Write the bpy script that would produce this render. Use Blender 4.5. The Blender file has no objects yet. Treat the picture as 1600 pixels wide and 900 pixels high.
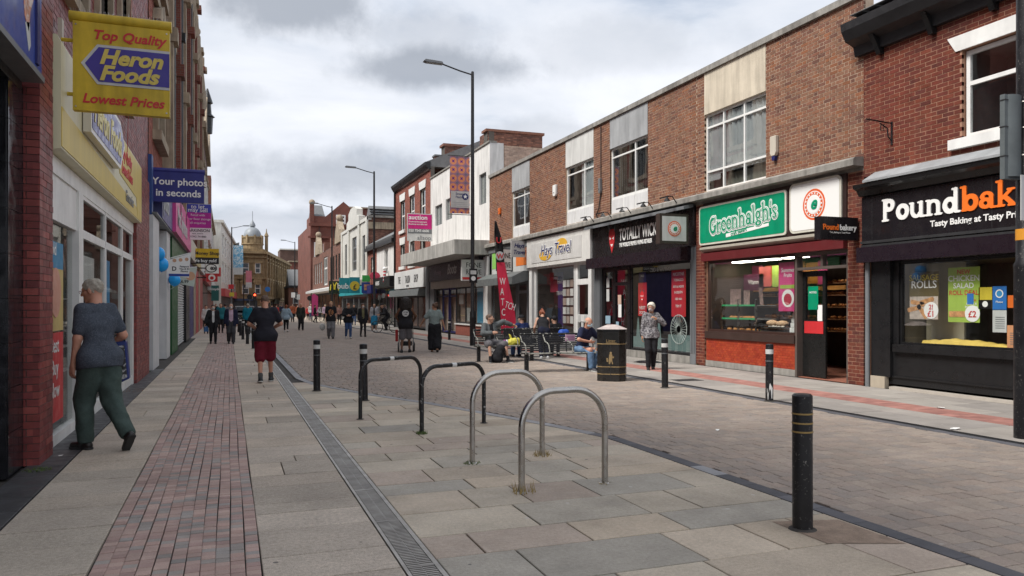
import bpy, math, random
import numpy as np
from mathutils import Vector, Matrix
rnd = random.Random(11)
SC = bpy.context.scene
COL = SC.collection
RAD = math.radians

# ---------------------------------------------------------------- camera
EYE = 1.55
cd = bpy.data.cameras.new('camera'); cam = bpy.data.objects.new('camera', cd); COL.objects.link(cam)
cam.location = (0, 0, EYE); cam.rotation_euler = (RAD(90), 0, RAD(-20.26))
cd.sensor_width = 36; cd.lens = 27; cd.shift_y = 0.0175; cd.clip_end = 2000; cd.clip_start = 0.05
SC.camera = cam

# ---------------------------------------------------------------- light
SUN_AZ, SUN_EL = 262.0, 52.0          # compass degrees from +Y clockwise
sd = bpy.data.lights.new('sun', 'SUN'); sd.energy = 1.9; sd.angle = RAD(22); sd.color = (1, .96, .9)
sun = bpy.data.objects.new('sun', sd); COL.objects.link(sun)
sdir = Vector((math.sin(RAD(SUN_AZ))*math.cos(RAD(SUN_EL)), math.cos(RAD(SUN_AZ))*math.cos(RAD(SUN_EL)), math.sin(RAD(SUN_EL))))
sun.rotation_euler = sdir.to_track_quat('Z', 'Y').to_euler()

class NT:
    """small helper round a node tree"""
    def __init__(s, tree): s.t = tree; s.t.nodes.clear()
    def n(s, typ, ins=None, **kw):
        nd = s.t.nodes.new('ShaderNode'+typ)
        for k, v in kw.items(): setattr(nd, k, v)
        for k, v in (ins or {}).items():
            sock = nd.inputs[k]
            if isinstance(v, bpy.types.NodeSocket): s.t.links.new(v, sock)
            else: sock.default_value = v
        return nd
    def m(s, op, a, b=0.0, c=None, clamp=False):
        nd = s.n('Math', {0: a, 1: b}, operation=op, use_clamp=clamp)
        if c is not None:
            if isinstance(c, bpy.types.NodeSocket): s.t.links.new(c, nd.inputs[2])
            else: nd.inputs[2].default_value = c
        return nd.outputs[0]
    def mix(s, f, a, b, blend='MIX'):
        nd = s.n('Mix', data_type='RGBA', blend_type=blend)
        for k, v in ((0, f), (6, a), (7, b)):
            if isinstance(v, bpy.types.NodeSocket): s.t.links.new(v, nd.inputs[k])
            else: nd.inputs[k].default_value = v if k == 0 else (tuple(v)+(1,))[:4]
        return nd.outputs[2]
    def ramp(s, f, stops, interp='LINEAR'):
        nd = s.n('ValToRGB', {0: f}); cr = nd.color_ramp; cr.interpolation = interp
        while len(cr.elements) < len(stops): cr.elements.new(0.5)
        for e, (p, c) in zip(cr.elements, stops):
            e.position = p; e.color = (tuple(c)+(1,))[:4] if not isinstance(c, (int, float)) else (c, c, c, 1)
        return nd.outputs[0]

W = bpy.data.worlds.new('World'); SC.world = W; W.use_nodes = True
t = NT(W.node_tree)
tc = t.n('TexCoord'); sep = t.n('SeparateXYZ', {0: tc.outputs['Generated']})
X, Y, Z = sep.outputs
zc = t.m('MAXIMUM', Z, 0.0)
den = t.m('ADD', zc, 0.16)
pl = t.n('CombineXYZ', {0: t.m('DIVIDE', X, den), 1: t.m('DIVIDE', Y, den), 2: 0.0}).outputs[0]
n1 = t.n('TexNoise', {'Vector': pl, 'Scale': 1.15, 'Detail': 8, 'Roughness': .55, 'Distortion': .35}).outputs[0]
n2 = t.n('TexNoise', {'Vector': pl, 'Scale': .42, 'Detail': 4, 'Roughness': .5}).outputs[0]
n3 = t.n('TexNoise', {'Vector': tc.outputs['Generated'], 'Scale': 9.0, 'Detail': 7, 'Roughness': .6}).outputs[0]
mixn = t.m('ADD', t.m('MULTIPLY', n1, .65), t.m('MULTIPLY', n2, .35))
cloud = t.ramp(mixn, [(.34, (4.3, 4.75, 5.4)), (.42, (5.6, 5.95, 6.5)), (.49, (6.5, 6.7, 7.05)), (.57, (7.5, 7.6, 7.85))])
sky = t.n('TexSky', sky_type='NISHITA', sun_disc=False, sun_elevation=RAD(SUN_EL), sun_rotation=RAD(SUN_AZ), air_density=1.3, dust_density=2.0)
az = t.m('ARCTAN2', X, Y); el = t.m('ARCSINE', Z)
def blob(a0, e0, wa, we, rag):
    da = t.m('DIVIDE', t.m('SUBTRACT', az, RAD(a0)), RAD(wa)); de = t.m('DIVIDE', t.m('SUBTRACT', el, RAD(e0)), RAD(we))
    r = t.m('SQRT', t.m('ADD', t.m('MULTIPLY', da, da), t.m('MULTIPLY', de, de)))
    r = t.m('ADD', r, t.m('MULTIPLY', t.m('SUBTRACT', n3, .5), rag))
    v = t.n('MapRange', {0: r, 1: 1.15, 2: .4, 3: 0.0, 4: 1.0}, interpolation_type='SMOOTHSTEP').outputs[0]
    return v
dark = (3.0, 3.25, 3.65)
c = cloud
thin = t.m('MULTIPLY', t.ramp(n1, [(.3, 1.0), (.42, 0.0)]), .4)
c = t.mix(thin, c, sky.outputs[0])
hz = t.n('MapRange', {0: Z, 1: .0, 2: .16, 3: .55, 4: 0.0}).outputs[0]
c = t.mix(hz, c, (5.2, 5.6, 6.3))
for (a0, e0, wa, we, f, rg) in ((4.2, 20.6, 6.5, 2.9, .85, 1.9), (14.0, 17.0, 7.6, 1.9, .85, 1.7), (13.4, 19.4, 6.0, 2.0, .35, 2.0), (6.5, 9.5, 9.5, 2.6, .62, 2.0),
                            (21, 12.5, 5.0, 1.6, .35, 2.2), (-1.5, 14.5, 5.5, 1.1, .3, 2.2), (2.0, 5.8, 9, 1.4, .35, 2.0), (33, 13.5, 5.5, 1.3, .3, 2.0), (28, 18.5, 9, 2.4, .25, 1.8)):
    c = t.mix(t.m('MULTIPLY', blob(a0, e0, wa, we, rg), f), c, dark)
c = t.mix(1.0, c, (.98, .995, 1.03), 'MULTIPLY')
bg = t.n('Background', {'Color': c, 'Strength': .052})
t.n('OutputWorld', {'Surface': bg.outputs[0]})
SC.view_settings.view_transform = 'Standard'; SC.view_settings.look = 'None'
SC.view_settings.exposure = 1.36; SC.view_settings.gamma = 1.0; SC.view_settings.use_curve_mapping = False
SC.render.engine = 'CYCLES'
SC.cycles.max_bounces = 6; SC.cycles.transparent_max_bounces = 12; SC.cycles.use_denoising = True
SC.cycles.caustics_reflective = False; SC.cycles.caustics_refractive = False

# ---------------------------------------------------------------- materials
MATS = {}
def mat(name, col, rough=.7, metal=0.0, var=.0, vs=4.0, bump=0.0, bs=60.0, island=0.0, pal=None, spec=.4, speck=0.0, gum=0.0, coat=0.0,
        stripes=None, streak=0.0, dirt=0.0, obj=False, pattern=None, mottle=0.0):
    if name in MATS: return MATS[name]
    m = bpy.data.materials.new(name); m.use_nodes = True; t = NT(m.node_tree)
    pos = t.n('TexCoord').outputs['Object'] if obj else t.n('NewGeometry').outputs['Position']
    isl = t.n('NewGeometry').outputs['Random Per Island']; oi = t.n('ObjectInfo').outputs['Random']
    rn = t.m('FRACT', t.m('ADD', isl, t.m('MULTIPLY', oi, 7.31)))
    c = t.ramp(rn, [(i/len(pal), p) for i, p in enumerate(pal)], 'CONSTANT') if pal else t.n('RGB').outputs[0]
    if not pal: c.default_value = tuple(col)+(1,)
    k = None
    def mul(v):
        nonlocal k
        k = v if k is None else t.m('MULTIPLY', k, v)
    if island: mul(t.m('ADD', t.m('MULTIPLY', t.m('FRACT', t.m('MULTIPLY', rn, 13.7)), island), 1-island/2))
    if var:
        nz = t.n('TexNoise', {'Vector': pos, 'Scale': vs, 'Detail': 6, 'Roughness': .62}).outputs[0]
        mul(t.n('MapRange', {0: nz, 1: .3, 2: .7, 3: 1-var, 4: 1+var}, clamp=False).outputs[0])
    if mottle:
        nz = t.n('TexNoise', {'Vector': pos, 'Scale': 34.0, 'Detail': 4, 'Roughness': .7}).outputs[0]
        mul(t.n('MapRange', {0: nz, 1: .32, 2: .68, 3: 1-mottle, 4: 1+mottle}, clamp=False).outputs[0])
    if speck:
        nz = t.n('TexNoise', {'Vector': pos, 'Scale': 190.0, 'Detail': 2}).outputs[0]
        mul(t.n('MapRange', {0: nz, 1: .3, 2: .7, 3: 1-speck, 4: 1+speck}, clamp=False).outputs[0])
    if streak:
        sp = t.n('Mapping', {0: pos, 3: (3.0, 3.0, .35)}).outputs[0]
        nz = t.n('TexNoise', {'Vector': sp, 'Scale': 2.2, 'Detail': 5}).outputs[0]
        mul(t.n('MapRange', {0: nz, 1: .35, 2: .75, 3: 1.0, 4: 1-streak}).outputs[0])
    if k is not None:
        kc = t.n('CombineColor', {0: k, 1: k, 2: k}).outputs[0]
        c = t.mix(1.0, c, kc, 'MULTIPLY')
    if dirt:
        nz = t.n('TexNoise', {'Vector': pos, 'Scale': .9, 'Detail': 7, 'Roughness': .65}).outputs[0]
        c = t.mix(t.n('MapRange', {0: nz, 1: .5, 2: .72, 3: 0.0, 4: dirt}).outputs[0], c, (.07, .06, .052))
    if gum:
        vr = t.n('TexVoronoi', {'Vector': pos, 'Scale': 3.2, 'Randomness': 1.0})
        hit = t.m('LESS_THAN', t.m('ADD', vr.outputs['Distance'], t.m('MULTIPLY', t.n('TexNoise', {'Vector': pos, 'Scale': 60.0}).outputs[0], .04)), .075)
        g = t.n('SeparateColor', {0: vr.outputs['Color']})
        c = t.mix(t.m('MULTIPLY', hit, t.m('MULTIPLY', t.m('GREATER_THAN', g.outputs[0], .3), gum)), c, t.mix(t.m('GREATER_THAN', g.outputs[1], .6), (.10, .095, .09), (.5, .48, .45)))
    if stripes:
        c2, sc, axis = stripes
        sx = t.n('SeparateXYZ', {0: pos}).outputs[axis]
        c = t.mix(t.m('GREATER_THAN', t.m('FRACT', t.m('MULTIPLY', sx, sc)), .5), c, c2)
    if pattern:                    # (colour2, scale, threshold, colour3)
        nz = t.n('TexNoise', {'Vector': pos, 'Scale': pattern[1], 'Detail': 3, 'Distortion': 1.2}).outputs[0]
        c = t.mix(t.ramp(nz, [(pattern[2]-.03, 0.0), (pattern[2]+.03, 1.0)]), c, pattern[0])
    b = t.n('BsdfPrincipled', {'Base Color': c, 'Metallic': metal, 'Specular IOR Level': spec, 'Coat Weight': coat})
    if var or speck:
        rz = t.n('TexNoise', {'Vector': pos, 'Scale': 7.0, 'Detail': 5}).outputs[0]
        t.t.links.new(t.n('MapRange', {0: rz, 1: .3, 2: .7, 3: max(rough-.12, .03), 4: min(rough+.12, 1)}).outputs[0], b.inputs['Roughness'])
    else: b.inputs['Roughness'].default_value = rough
    if bump:
        bz = t.n('TexNoise', {'Vector': pos, 'Scale': bs, 'Detail': 5, 'Roughness': .6}).outputs[0]
        bn = t.n('Bump', {'Height': bz, 'Strength': bump, 'Distance': .01})
        t.t.links.new(bn.outputs[0], b.inputs['Normal'])
    t.n('OutputMaterial', {'Surface': b.outputs[0]})
    MATS[name] = m
    return m
def glassmat(name, tint=(.75, .78, .78), refl=1.0):
    if name in MATS: return MATS[name]
    m = bpy.data.materials.new(name); m.use_nodes = True; t = NT(m.node_tree)
    lw = t.n('Fresnel', {'IOR': 1.5})
    pos = t.n('NewGeometry').outputs['Position']
    nz = t.n('TexNoise', {'Vector': pos, 'Scale': .8, 'Detail': 2}).outputs[0]
    bn = t.n('Bump', {'Height': nz, 'Strength': .06, 'Distance': .05})
    a = t.n('BsdfTransparent', {'Color': tuple(tint)+(1,)}); g = t.n('BsdfGlossy', {'Roughness': .02, 'Normal': bn.outputs[0]})
    f = t.m('MULTIPLY', t.m('ADD', t.m('MULTIPLY', lw.outputs[0], .55), .012), refl, clamp=True)
    mx = t.n('MixShader', {0: f, 1: a.outputs[0], 2: g.outputs[0]})
    t.n('OutputMaterial', {'Surface': mx.outputs[0]}); MATS[name] = m
    return m
def emit(name, col, st):
    if name in MATS: return MATS[name]
    m = bpy.data.materials.new(name); m.use_nodes = True; t = NT(m.node_tree)
    e = t.n('Emission', {'Color': tuple(col)+(1,), 'Strength': st}); t.n('OutputMaterial', {'Surface': e.outputs[0]}); MATS[name] = m
    return m
def paint(col, rough=.5, **k):
    nm = 'paint_%02x%02x%02x_%d' % (*[int(min(c, 1)*255) for c in col], int(rough*100))
    k.setdefault('var', .08); k.setdefault('vs', 3.0)
    if k['var']: k.setdefault('streak', .14)
    return mat(nm, col, rough, **k)
WHITE = paint((.76, .76, .74), .45, streak=.12); DIRTYWHITE = mat('dirty_render', (.74, .73, .71), .8, var=.08, vs=1.5, streak=.3, bump=.15, bs=30)
BLACK = paint((.012, .012, .013), .35); DARK = paint((.03, .03, .032), .5)
GREYM = paint((.17, .18, .19), .45); CONC = mat('weathered_concrete', (.30, .285, .26), .9, var=.22, vs=3, streak=.4, bump=.4, bs=40, dirt=.5)
LEAD = mat('lead_flashing', (.27, .28, .29), .6, var=.2, vs=2.5, bump=.3, bs=6)
CREAM = mat('cream_render', (.60, .53, .42), .9, var=.1, vs=2, streak=.3, bump=.5, bs=50)
GREYPANEL = mat('grey_render_panel', (.36, .37, .38), .85, var=.12, vs=1.2, streak=.3, bump=.2)
GLASS = glassmat('window_glass'); SHOPGLASS = glassmat('shop_glass', (.9, .92, .91), .5); INTERIOR = mat('dim_interior', (.11, .105, .10), .9, var=.3, vs=1)
BRICK_O = mat('orange_brick', (0.358, 0.153, 0.084), .9, island=.2, var=.14, vs=9, streak=.18, dirt=.12, bump=.35, bs=70, pal=[(0.222, 0.099, 0.058), (0.210, 0.091, 0.056), (0.239, 0.117, 0.070), (0.198, 0.083, 0.053), (0.174, 0.078, 0.053), (0.234, 0.104, 0.061), (0.216, 0.107, 0.065), (0.139, 0.062, 0.043), (0.245, 0.096, 0.047), (0.204, 0.101, 0.064)])
BRICK_R = mat('red_brick', (0.264, 0.069, 0.038), .9, island=.22, var=.18, vs=8, bump=.35, bs=70, dirt=.3, streak=.2, pal=[(0.145, 0.031, 0.018), (0.133, 0.029, 0.017), (0.158, 0.037, 0.020), (0.126, 0.027, 0.018), (0.102, 0.023, 0.016), (0.151, 0.035, 0.018)])
BRICK_M = mat('maroon_glazed_brick', (0.230, 0.048, 0.038), .5, island=.4, var=.15, vs=8, bump=.2, bs=50, pal=[(0.218, 0.048, 0.043), (0.184, 0.040, 0.038), (0.241, 0.057, 0.049), (0.167, 0.038, 0.038)])
BRICK_V = mat('victorian_brick', (.36, .1, .06), .9, island=.35, var=.15, vs=6, bump=.3, pal=[(.27, .085, .06), (.24, .075, .055), (.30, .10, .07)])
BRICK_D = mat('brown_brick', (.2, .1, .08), .9, island=.4, var=.2, vs=6, bump=.3, pal=[(.20, .09, .065), (.17, .08, .06), (.24, .115, .08), (.13, .065, .05)])
BRICK_P = mat('pale_brick', (.45, .36, .3), .9, island=.3, var=.2, vs=6, bump=.3, pal=[(.42, .30, .24), (.46, .34, .27), (.37, .27, .22)])
TILE_R = mat('orange_red_tile', (0.367, 0.046, 0.019), .5, island=.18, var=.06, vs=6, spec=.5, pal=[(0.331, 0.042, 0.015), (0.352, 0.051, 0.017), (0.309, 0.036, 0.014), (0.285, 0.032, 0.014), (0.346, 0.046, 0.017)])
MORTAR = mat('pale_mortar', (0.480, 0.368, 0.275), .95, var=.2, vs=6, bump=.4, dirt=.3)
MORTAR_R = mat('ruddy_mortar', (0.350, 0.197, 0.131), .95, var=.2, vs=6)
MORTAR_D = mat('dark_mortar', (.10, .09, .08), .95, var=.2, vs=6)
STONE = mat('sandstone', (.34, .25, .14), .9, var=.25, vs=1.3, streak=.4, bump=.4, bs=25, island=.35)
STONE_B = mat('buff_stone_trim', (.36, .29, .21), .9, var=.25, vs=2, streak=.45, bump=.4)
SLATE = mat('roof_slate', (.15, .155, .16), .7, island=.5, var=.2, vs=4)
BLACKMETAL = mat('black_street_paint', (.010, .010, .012), .42, var=.3, vs=9, bump=.2, bs=25, spec=.4, pattern=((.16, .15, .14), 44.0, .67), obj=True)
STEEL = mat('brushed_steel', (.46, .44, .41), .3, 1.0, var=.12, vs=14, bump=.06, bs=120)

def farbrick(name, c1, c2, mo):
    m = bpy.data.materials.new(name); m.use_nodes = True; t = NT(m.node_tree); sp = t.n('SeparateXYZ', {0: t.n('NewGeometry').outputs['Position']})
    v = t.n('CombineXYZ', {0: t.m('ADD', sp.outputs[0], sp.outputs[1]), 1: sp.outputs[2], 2: 0.0}).outputs[0]
    br = t.n('TexBrick', {'Vector': v, 'Color1': c1+(1,), 'Color2': c2+(1,), 'Mortar': mo+(1,), 'Scale': 1.0, 'Mortar Size': .012, 'Brick Width': .24, 'Row Height': .08})
    nz = t.n('TexNoise', {'Vector': t.n('NewGeometry').outputs['Position'], 'Scale': .5, 'Detail': 8, 'Roughness': .7}).outputs[0]
    k = t.n('MapRange', {0: nz, 1: .3, 2: .7, 3: .6, 4: 1.3}).outputs[0]
    c = t.mix(1.0, br.outputs[0], t.n('CombineColor', {0: k, 1: k, 2: k}).outputs[0], 'MULTIPLY')
    b = t.n('BsdfPrincipled', {'Base Color': c, 'Roughness': .9}); t.n('OutputMaterial', {'Surface': b.outputs[0]}); return m
FARRED = farbrick('far_red_brick', (.19, .05, .032), (.14, .04, .03), (.16, .09, .07)); FARBROWN = farbrick('far_brown_brick', (.12, .06, .045), (.09, .045, .035), (.14, .10, .08))
# ---------------------------------------------------------------- mesh builder
FR = lambda u, n, z: (11.6-n, u, z)          # right hand facades: u along the street, n out towards it
FL = lambda u, n, z: (-1.8+n, u, z)          # left hand facades
def FY(y0): return lambda u, n, z: (u, y0-n, z)   # faces that look back down the street
FG = lambda u, n, z: (u, n, z)
class MB:
    def __init__(s): s.v = []; s.f = []
    def q(s, *p):
        i = len(s.v); s.v += [tuple(x) for x in p]; s.f.append(tuple(range(i, i+len(p))))
    def box(s, F, u0, u1, n0, n1, z0, z1):
        i = len(s.v)
        s.v += [F(u, n, z) for z in (z0, z1) for n in (n0, n1) for u in (u0, u1)]
        s.f += [tuple(i+k for k in q) for q in ((0, 2, 3, 1), (4, 5, 7, 6), (0, 1, 5, 4), (2, 6, 7, 3), (0, 4, 6, 2), (1, 3, 7, 5))]
        return s
    def obox(s, c, ax, ay, az, hx, hy, hz):
        c, ax, ay, az = Vector(c), Vector(ax), Vector(ay), Vector(az); i = len(s.v)
        s.v += [tuple(c+ax*(hx*a)+ay*(hy*b)+az*(hz*d)) for d in (-1, 1) for b in (-1, 1) for a in (-1, 1)]
        s.f += [tuple(i+k for k in q) for q in ((0, 2, 3, 1), (4, 5, 7, 6), (0, 1, 5, 4), (2, 6, 7, 3), (0, 4, 6, 2), (1, 3, 7, 5))]
        return s
    def prism(s, F, pts, n0, n1):          # polygon in (u, z), thickness in n
        i = len(s.v); k = len(pts)
        s.v += [F(u, n0, z) for u, z in pts]+[F(u, n1, z) for u, z in pts]
        s.f.append(tuple(range(i, i+k))); s.f.append(tuple(range(i+2*k-1, i+k-1, -1)))
        for a in range(k): b = (a+1) % k; s.f.append((i+a, i+k+a, i+k+b, i+b))
        return s
    def profile(s, F, pts, u0, u1):        # polygon in (n, z), swept along u
        i = len(s.v); k = len(pts)
        s.v += [F(u0, n, z) for n, z in pts]+[F(u1, n, z) for n, z in pts]
        s.f.append(tuple(range(i, i+k))); s.f.append(tuple(range(i+2*k-1, i+k-1, -1)))
        for a in range(k): b = (a+1) % k; s.f.append((i+a, i+k+a, i+k+b, i+b))
        return s
    def tube(s, pts, r, n=8, cap=True):
        pts = [Vector(p) for p in pts]; rs = r if isinstance(r, (list, tuple)) else [r]*len(pts)
        i0 = len(s.v); up = Vector((0, 0, 1)); ref = None
        for j, p in enumerate(pts):
            d = (pts[min(j+1, len(pts)-1)]-pts[max(j-1, 0)]).normalized()
            if ref is None: ref = d.orthogonal().normalized() if abs(d.z) > .9 else d.cross(up).normalized()
            ref = (ref-d*ref.dot(d)).normalized(); b = d.cross(ref)
            for a in range(n):
                w = 2*math.pi*a/n; s.v.append(tuple(p+(ref*math.cos(w)+b*math.sin(w))*rs[j]))
        for j in range(len(pts)-1):
            for a in range(n):
                b2 = (a+1) % n; o = i0+j*n
                s.f.append((o+a, o+b2, o+n+b2, o+n+a))
        if cap: s.f.append(tuple(range(i0+n-1, i0-1, -1))); e = i0+(len(pts)-1)*n; s.f.append(tuple(range(e, e+n)))
        return s
    def lathe(s, c, prof, n=20, sx=1, sy=1):
        i0 = len(s.v)
        for r, z in prof:
            for a in range(n):
                w = 2*math.pi*a/n; s.v.append((c[0]+math.cos(w)*r*sx, c[1]+math.sin(w)*r*sy, c[2]+z))
        for j in range(len(prof)-1):
            for a in range(n):
                b2 = (a+1) % n; o = i0+j*n; s.f.append((o+a, o+b2, o+n+b2, o+n+a))
        s.f.append(tuple(range(i0+n-1, i0-1, -1))); e = i0+(len(prof)-1)*n; s.f.append(tuple(range(e, e+n)))
        return s
    def ball(s, c, r, n=12, sx=1, sy=1, sz=1):
        return s.lathe(c, [(max(r*math.sin(math.pi*k/8), .0005), -r*sz*math.cos(math.pi*k/8)) for k in range(9)], n, sx, sy)
    def disc(s, F, u, n, z, r, ru=None, k=24, n2=None):
        pts = [(u+(ru or r)*math.cos(2*math.pi*a/k), z+r*math.sin(2*math.pi*a/k)) for a in range(k)]
        return s.prism(F, pts, n, n if n2 is None else n2) if n2 is not None else (s.q(*[F(a, n, b) for a, b in pts]) or s)
    def build(s, name, m, parent=None, smooth=False, bevel=0.0, label=None):
        me = bpy.data.meshes.new(name); me.from_pydata(s.v, [], s.f)
        if m: me.materials.append(m)
        o = obj(name, me, parent)
        if smooth: smooth_by_angle(me, 40)
        if bevel:
            md = o.modifiers.new('bevel', 'BEVEL'); md.width = bevel; md.segments = 2; md.limit_method = 'ANGLE'
        if label: o['label'] = label
        return o
def smooth_by_angle(me, deg):
    me.polygons.foreach_set('use_smooth', [True]*len(me.polygons)); me.update()
    import bmesh
    bm = bmesh.new(); bm.from_mesh(me); c = RAD(deg)
    bmesh.ops.recalc_face_normals(bm, faces=bm.faces)
    for e in bm.edges:
        if len(e.link_faces) == 2 and e.calc_face_angle(0) > c: e.smooth = False
    bm.to_mesh(me); bm.free()
def obj(name, me, parent=None):
    o = bpy.data.objects.new(name, me); COL.objects.link(o); o.parent = parent
    return o
REBASE = []
def tag(o, label=None, cat=None, group=None, kind=None):
    for k, v in (('label', label), ('category', cat), ('group', group), ('kind', kind)):
        if v: o[k] = v
    return o
def thing(name, label, cat, group=None, base=None):
    o = obj(name, None); tag(o, label, cat, group)
    if base: REBASE.append((o, Vector(base)))
    return o
def rebase():
    kids = {}
    for o in bpy.data.objects:
        if o.parent: kids.setdefault(o.parent.name, []).append(o)
    for o, b in REBASE:
        o.location = b
        for c in kids.get(o.name, []): c.matrix_parent_inverse = Matrix.Translation(-b)
def copy_tree(o, parent=None, kids=None):
    if kids is None:
        kids = {}
        for x in bpy.data.objects:
            if x.parent: kids.setdefault(x.parent.name, []).append(x)
    c = o.copy(); COL.objects.link(c); c.parent = parent
    for ch in kids.get(o.name, []): copy_tree(ch, c, kids)
    return c

# ---------------------------------------------------------------- text
def text(s, F, u, n, z, size, m, parent, side='R', align='LEFT', bold=0.0, shear=0.0, xs=1.0, ex=.004, slope=0.0, name='lettering', sp=1.0):
    """lettering on a wall: side R = right facades, L = left facades, C = faces that look down the street to the camera"""
    cu = bpy.data.curves.new('lettering', 'FONT'); cu.body = s; cu.size = size; cu.align_x = align; cu.offset = bold*size; cu.shear = shear
    cu.extrude = ex; cu.resolution_u = 3; cu.space_character = sp
    tmp = bpy.data.objects.new('tmp', cu); me = bpy.data.meshes.new_from_object(tmp); bpy.data.objects.remove(tmp); bpy.data.curves.remove(cu)
    xd = {'R': (0, -1, 0), 'L': (0, 1, 0), 'C': (1, 0, 0), 'B': (-1, 0, 0)}[side]
    xv = Vector(xd); up = Vector((0, 0, 1)); nv = xv.cross(up)
    p = Vector(F(u, n, z)); ca, sa = math.cos(RAD(slope)), math.sin(RAD(slope))
    xv, up = xv*ca+up*sa, up*ca-xv*sa
    M = Matrix(((xv.x*xs, up.x, nv.x, p.x), (xv.y*xs, up.y, nv.y, p.y), (xv.z*xs, up.z, nv.z, p.z), (0, 0, 0, 1)))
    me.transform(M); me.materials.clear(); me.materials.append(m)
    return obj(name, me, parent)

# ---------------------------------------------------------------- shared pieces
UNIT = {}
def piece_mesh(sx, sy, sz, m, ch=0.0):
    key = (round(sx, 3), round(sy, 3), round(sz, 3), m.name, ch)
    if key not in UNIT:
        b = MB(); x, y, z = sx/2, sy/2, sz/2
        if ch:
            for (zz, d) in ((-z, 0), (z-ch*.7, 0), (z, ch)):
                b.v += [(-x+d, -y+d, zz), (x-d, -y+d, zz), (x-d, y-d, zz), (-x+d, y-d, zz)]
            for o in (0, 4):
                for a in range(4): e = (a+1) % 4; b.f.append((o+a, o+e, o+4+e, o+4+a))
            b.f.append((8, 9, 10, 11))
        else: b.box(FG, -x, x, -y, y, -z, z)
        me = bpy.data.meshes.new('piece'); me.from_pydata(b.v, [], b.f); me.materials.append(m); UNIT[key] = me
    return UNIT[key]
def pieces(parent, name, stuff_name, items, m, cap=300, ch=0.0, quant=.005):
    """items: (cx,cy,cz,sx,sy,sz,tilt). The nearest CAP become objects of their own, the rest one joined part."""
    items = sorted(items, key=lambda a: a[0]**2+a[1]**2+(a[2]-EYE)**2)
    for it in items[:cap]:
        cx, cy, cz, sx, sy, sz, tl = it
        o = obj(name, piece_mesh(round(sx/quant)*quant, round(sy/quant)*quant, round(sz/quant)*quant, m, ch), parent)
        o.location = (cx, cy, cz)
        if tl: o.rotation_euler = (tl*rnd.uniform(-1, 1), tl*rnd.uniform(-1, 1), 0)
    rest = items[cap:]
    if rest:
        A = np.array([r[:6] for r in rest]); n = len(A)
        if ch:
            lv = [(-.5, -.5, -.5, 0), (.5, -.5, -.5, 0), (.5, .5, -.5, 0), (-.5, .5, -.5, 0)]
            T = []
            for (zz, d, dz) in ((-.5, 0, 0), (.5, 0, -ch*.7), (.5, ch, 0)):
                for sx_, sy_ in ((-1, -1), (1, -1), (1, 1), (-1, 1)): T.append((sx_*.5, sy_*.5, zz, -sx_*d, -sy_*d, dz))
            T = np.array(T); V = A[:, None, :3]+T[None, :, :3]*A[:, None, 3:]+T[None, :, 3:]
            fq = [(4+a, 4+(a+1) % 4, 8+(a+1) % 4, 8+a) for a in range(4)]+[(a, (a+1) % 4, 4+(a+1) % 4, 4+a) for a in range(4)]+[(8, 9, 10, 11)]; k = 12
        else:
            T = np.array([(x, y, z) for z in (-.5, .5) for y in (-.5, .5) for x in (-.5, .5)]); V = A[:, None, :3]+T[None]*A[:, None, 3:]
            fq = [(0, 2, 3, 1), (4, 5, 7, 6), (0, 1, 5, 4), (2, 6, 7, 3), (0, 4, 6, 2), (1, 3, 7, 5)]; k = 8
        FF = (np.array(fq)[None]+(np.arange(n)*k)[:, None, None]).reshape(-1, 4)
        me = bpy.data.meshes.new(stuff_name); V = V.reshape(-1, 3)
        me.vertices.add(len(V)); me.vertices.foreach_set('co', V.ravel()); me.loops.add(FF.size); me.loops.foreach_set('vertex_index', FF.ravel().astype(np.int32))
        me.polygons.add(len(FF)); me.polygons.foreach_set('loop_start', np.arange(0, FF.size, 4, dtype=np.int32)); me.polygons.foreach_set('use_smooth', [False]*len(FF)); me.update(calc_edges=True); me.validate()
        me.materials.append(m); o = obj(stuff_name, me, parent); o['kind'] = 'stuff'
def courses(F, axis, u0, u1, z0, z1, holes, n=0.0, bl=.215, bh=.064, j=.012, proud=.004, depth=.05, flemish=False):
    """brick boxes of a wall in frame F, clipped round holes (u0,u1,z0,z1)"""
    out = []; z = z0; row = 0
    while z+bh*.6 < z1:
        h = min(bh, z1-z)
        solid = [(u0, u1)]
        for a, b, c, d in holes:
            if c < z+h-.01 and d > z+.01:
                ns = []
                for s0, s1 in solid:
                    if b <= s0 or a >= s1: ns.append((s0, s1))
                    else:
                        if a-s0 > .02: ns.append((s0, a))
                        if s1-b > .02: ns.append((b, s1))
                solid = ns
        hl = (bl-j)/2; per = (bl+j)+(hl+j) if flemish else bl+j
        off = (row % 2)*per/2
        for s0, s1 in solid:
            k = math.floor((s0-u0-off)/per); p = u0+off+k*per; st = 0
            while p < s1:
                ln = hl if (flemish and st % 2) else bl; st += 1
                a, b = max(p, s0), min(p+ln, s1)
                if b-a > .03:
                    pr = proud+rnd.uniform(-.002, .002)
                    cu, cn, cz = (a+b)/2, n+pr-depth/2, z+h/2
                    x, y, zz = F(cu, cn, cz)
                    out.append((x, y, zz, depth, b-a, h, 0) if axis == 'x' else (x, y, zz, b-a, depth, h, 0))
                p += ln+j
        z += bh+j; row += 1
    return out
def holed_wall(F, u0, u1, z0, z1, holes, n0, n1):
    b = MB(); us = sorted({u0, u1, *[min(max(h[i], u0), u1) for h in holes for i in (0, 1)]}); zs = sorted({z0, z1, *[min(max(h[i], z0), z1) for h in holes for i in (2, 3)]})
    for a0, a1 in zip(us, us[1:]):
        for b0, b1 in zip(zs, zs[1:]):
            cu, cz = (a0+a1)/2, (b0+b1)/2
            if not any(h[0] < cu < h[1] and h[2] < cz < h[3] for h in holes): b.box(F, a0, a1, n0, n1, b0, b1)
    return b
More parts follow.
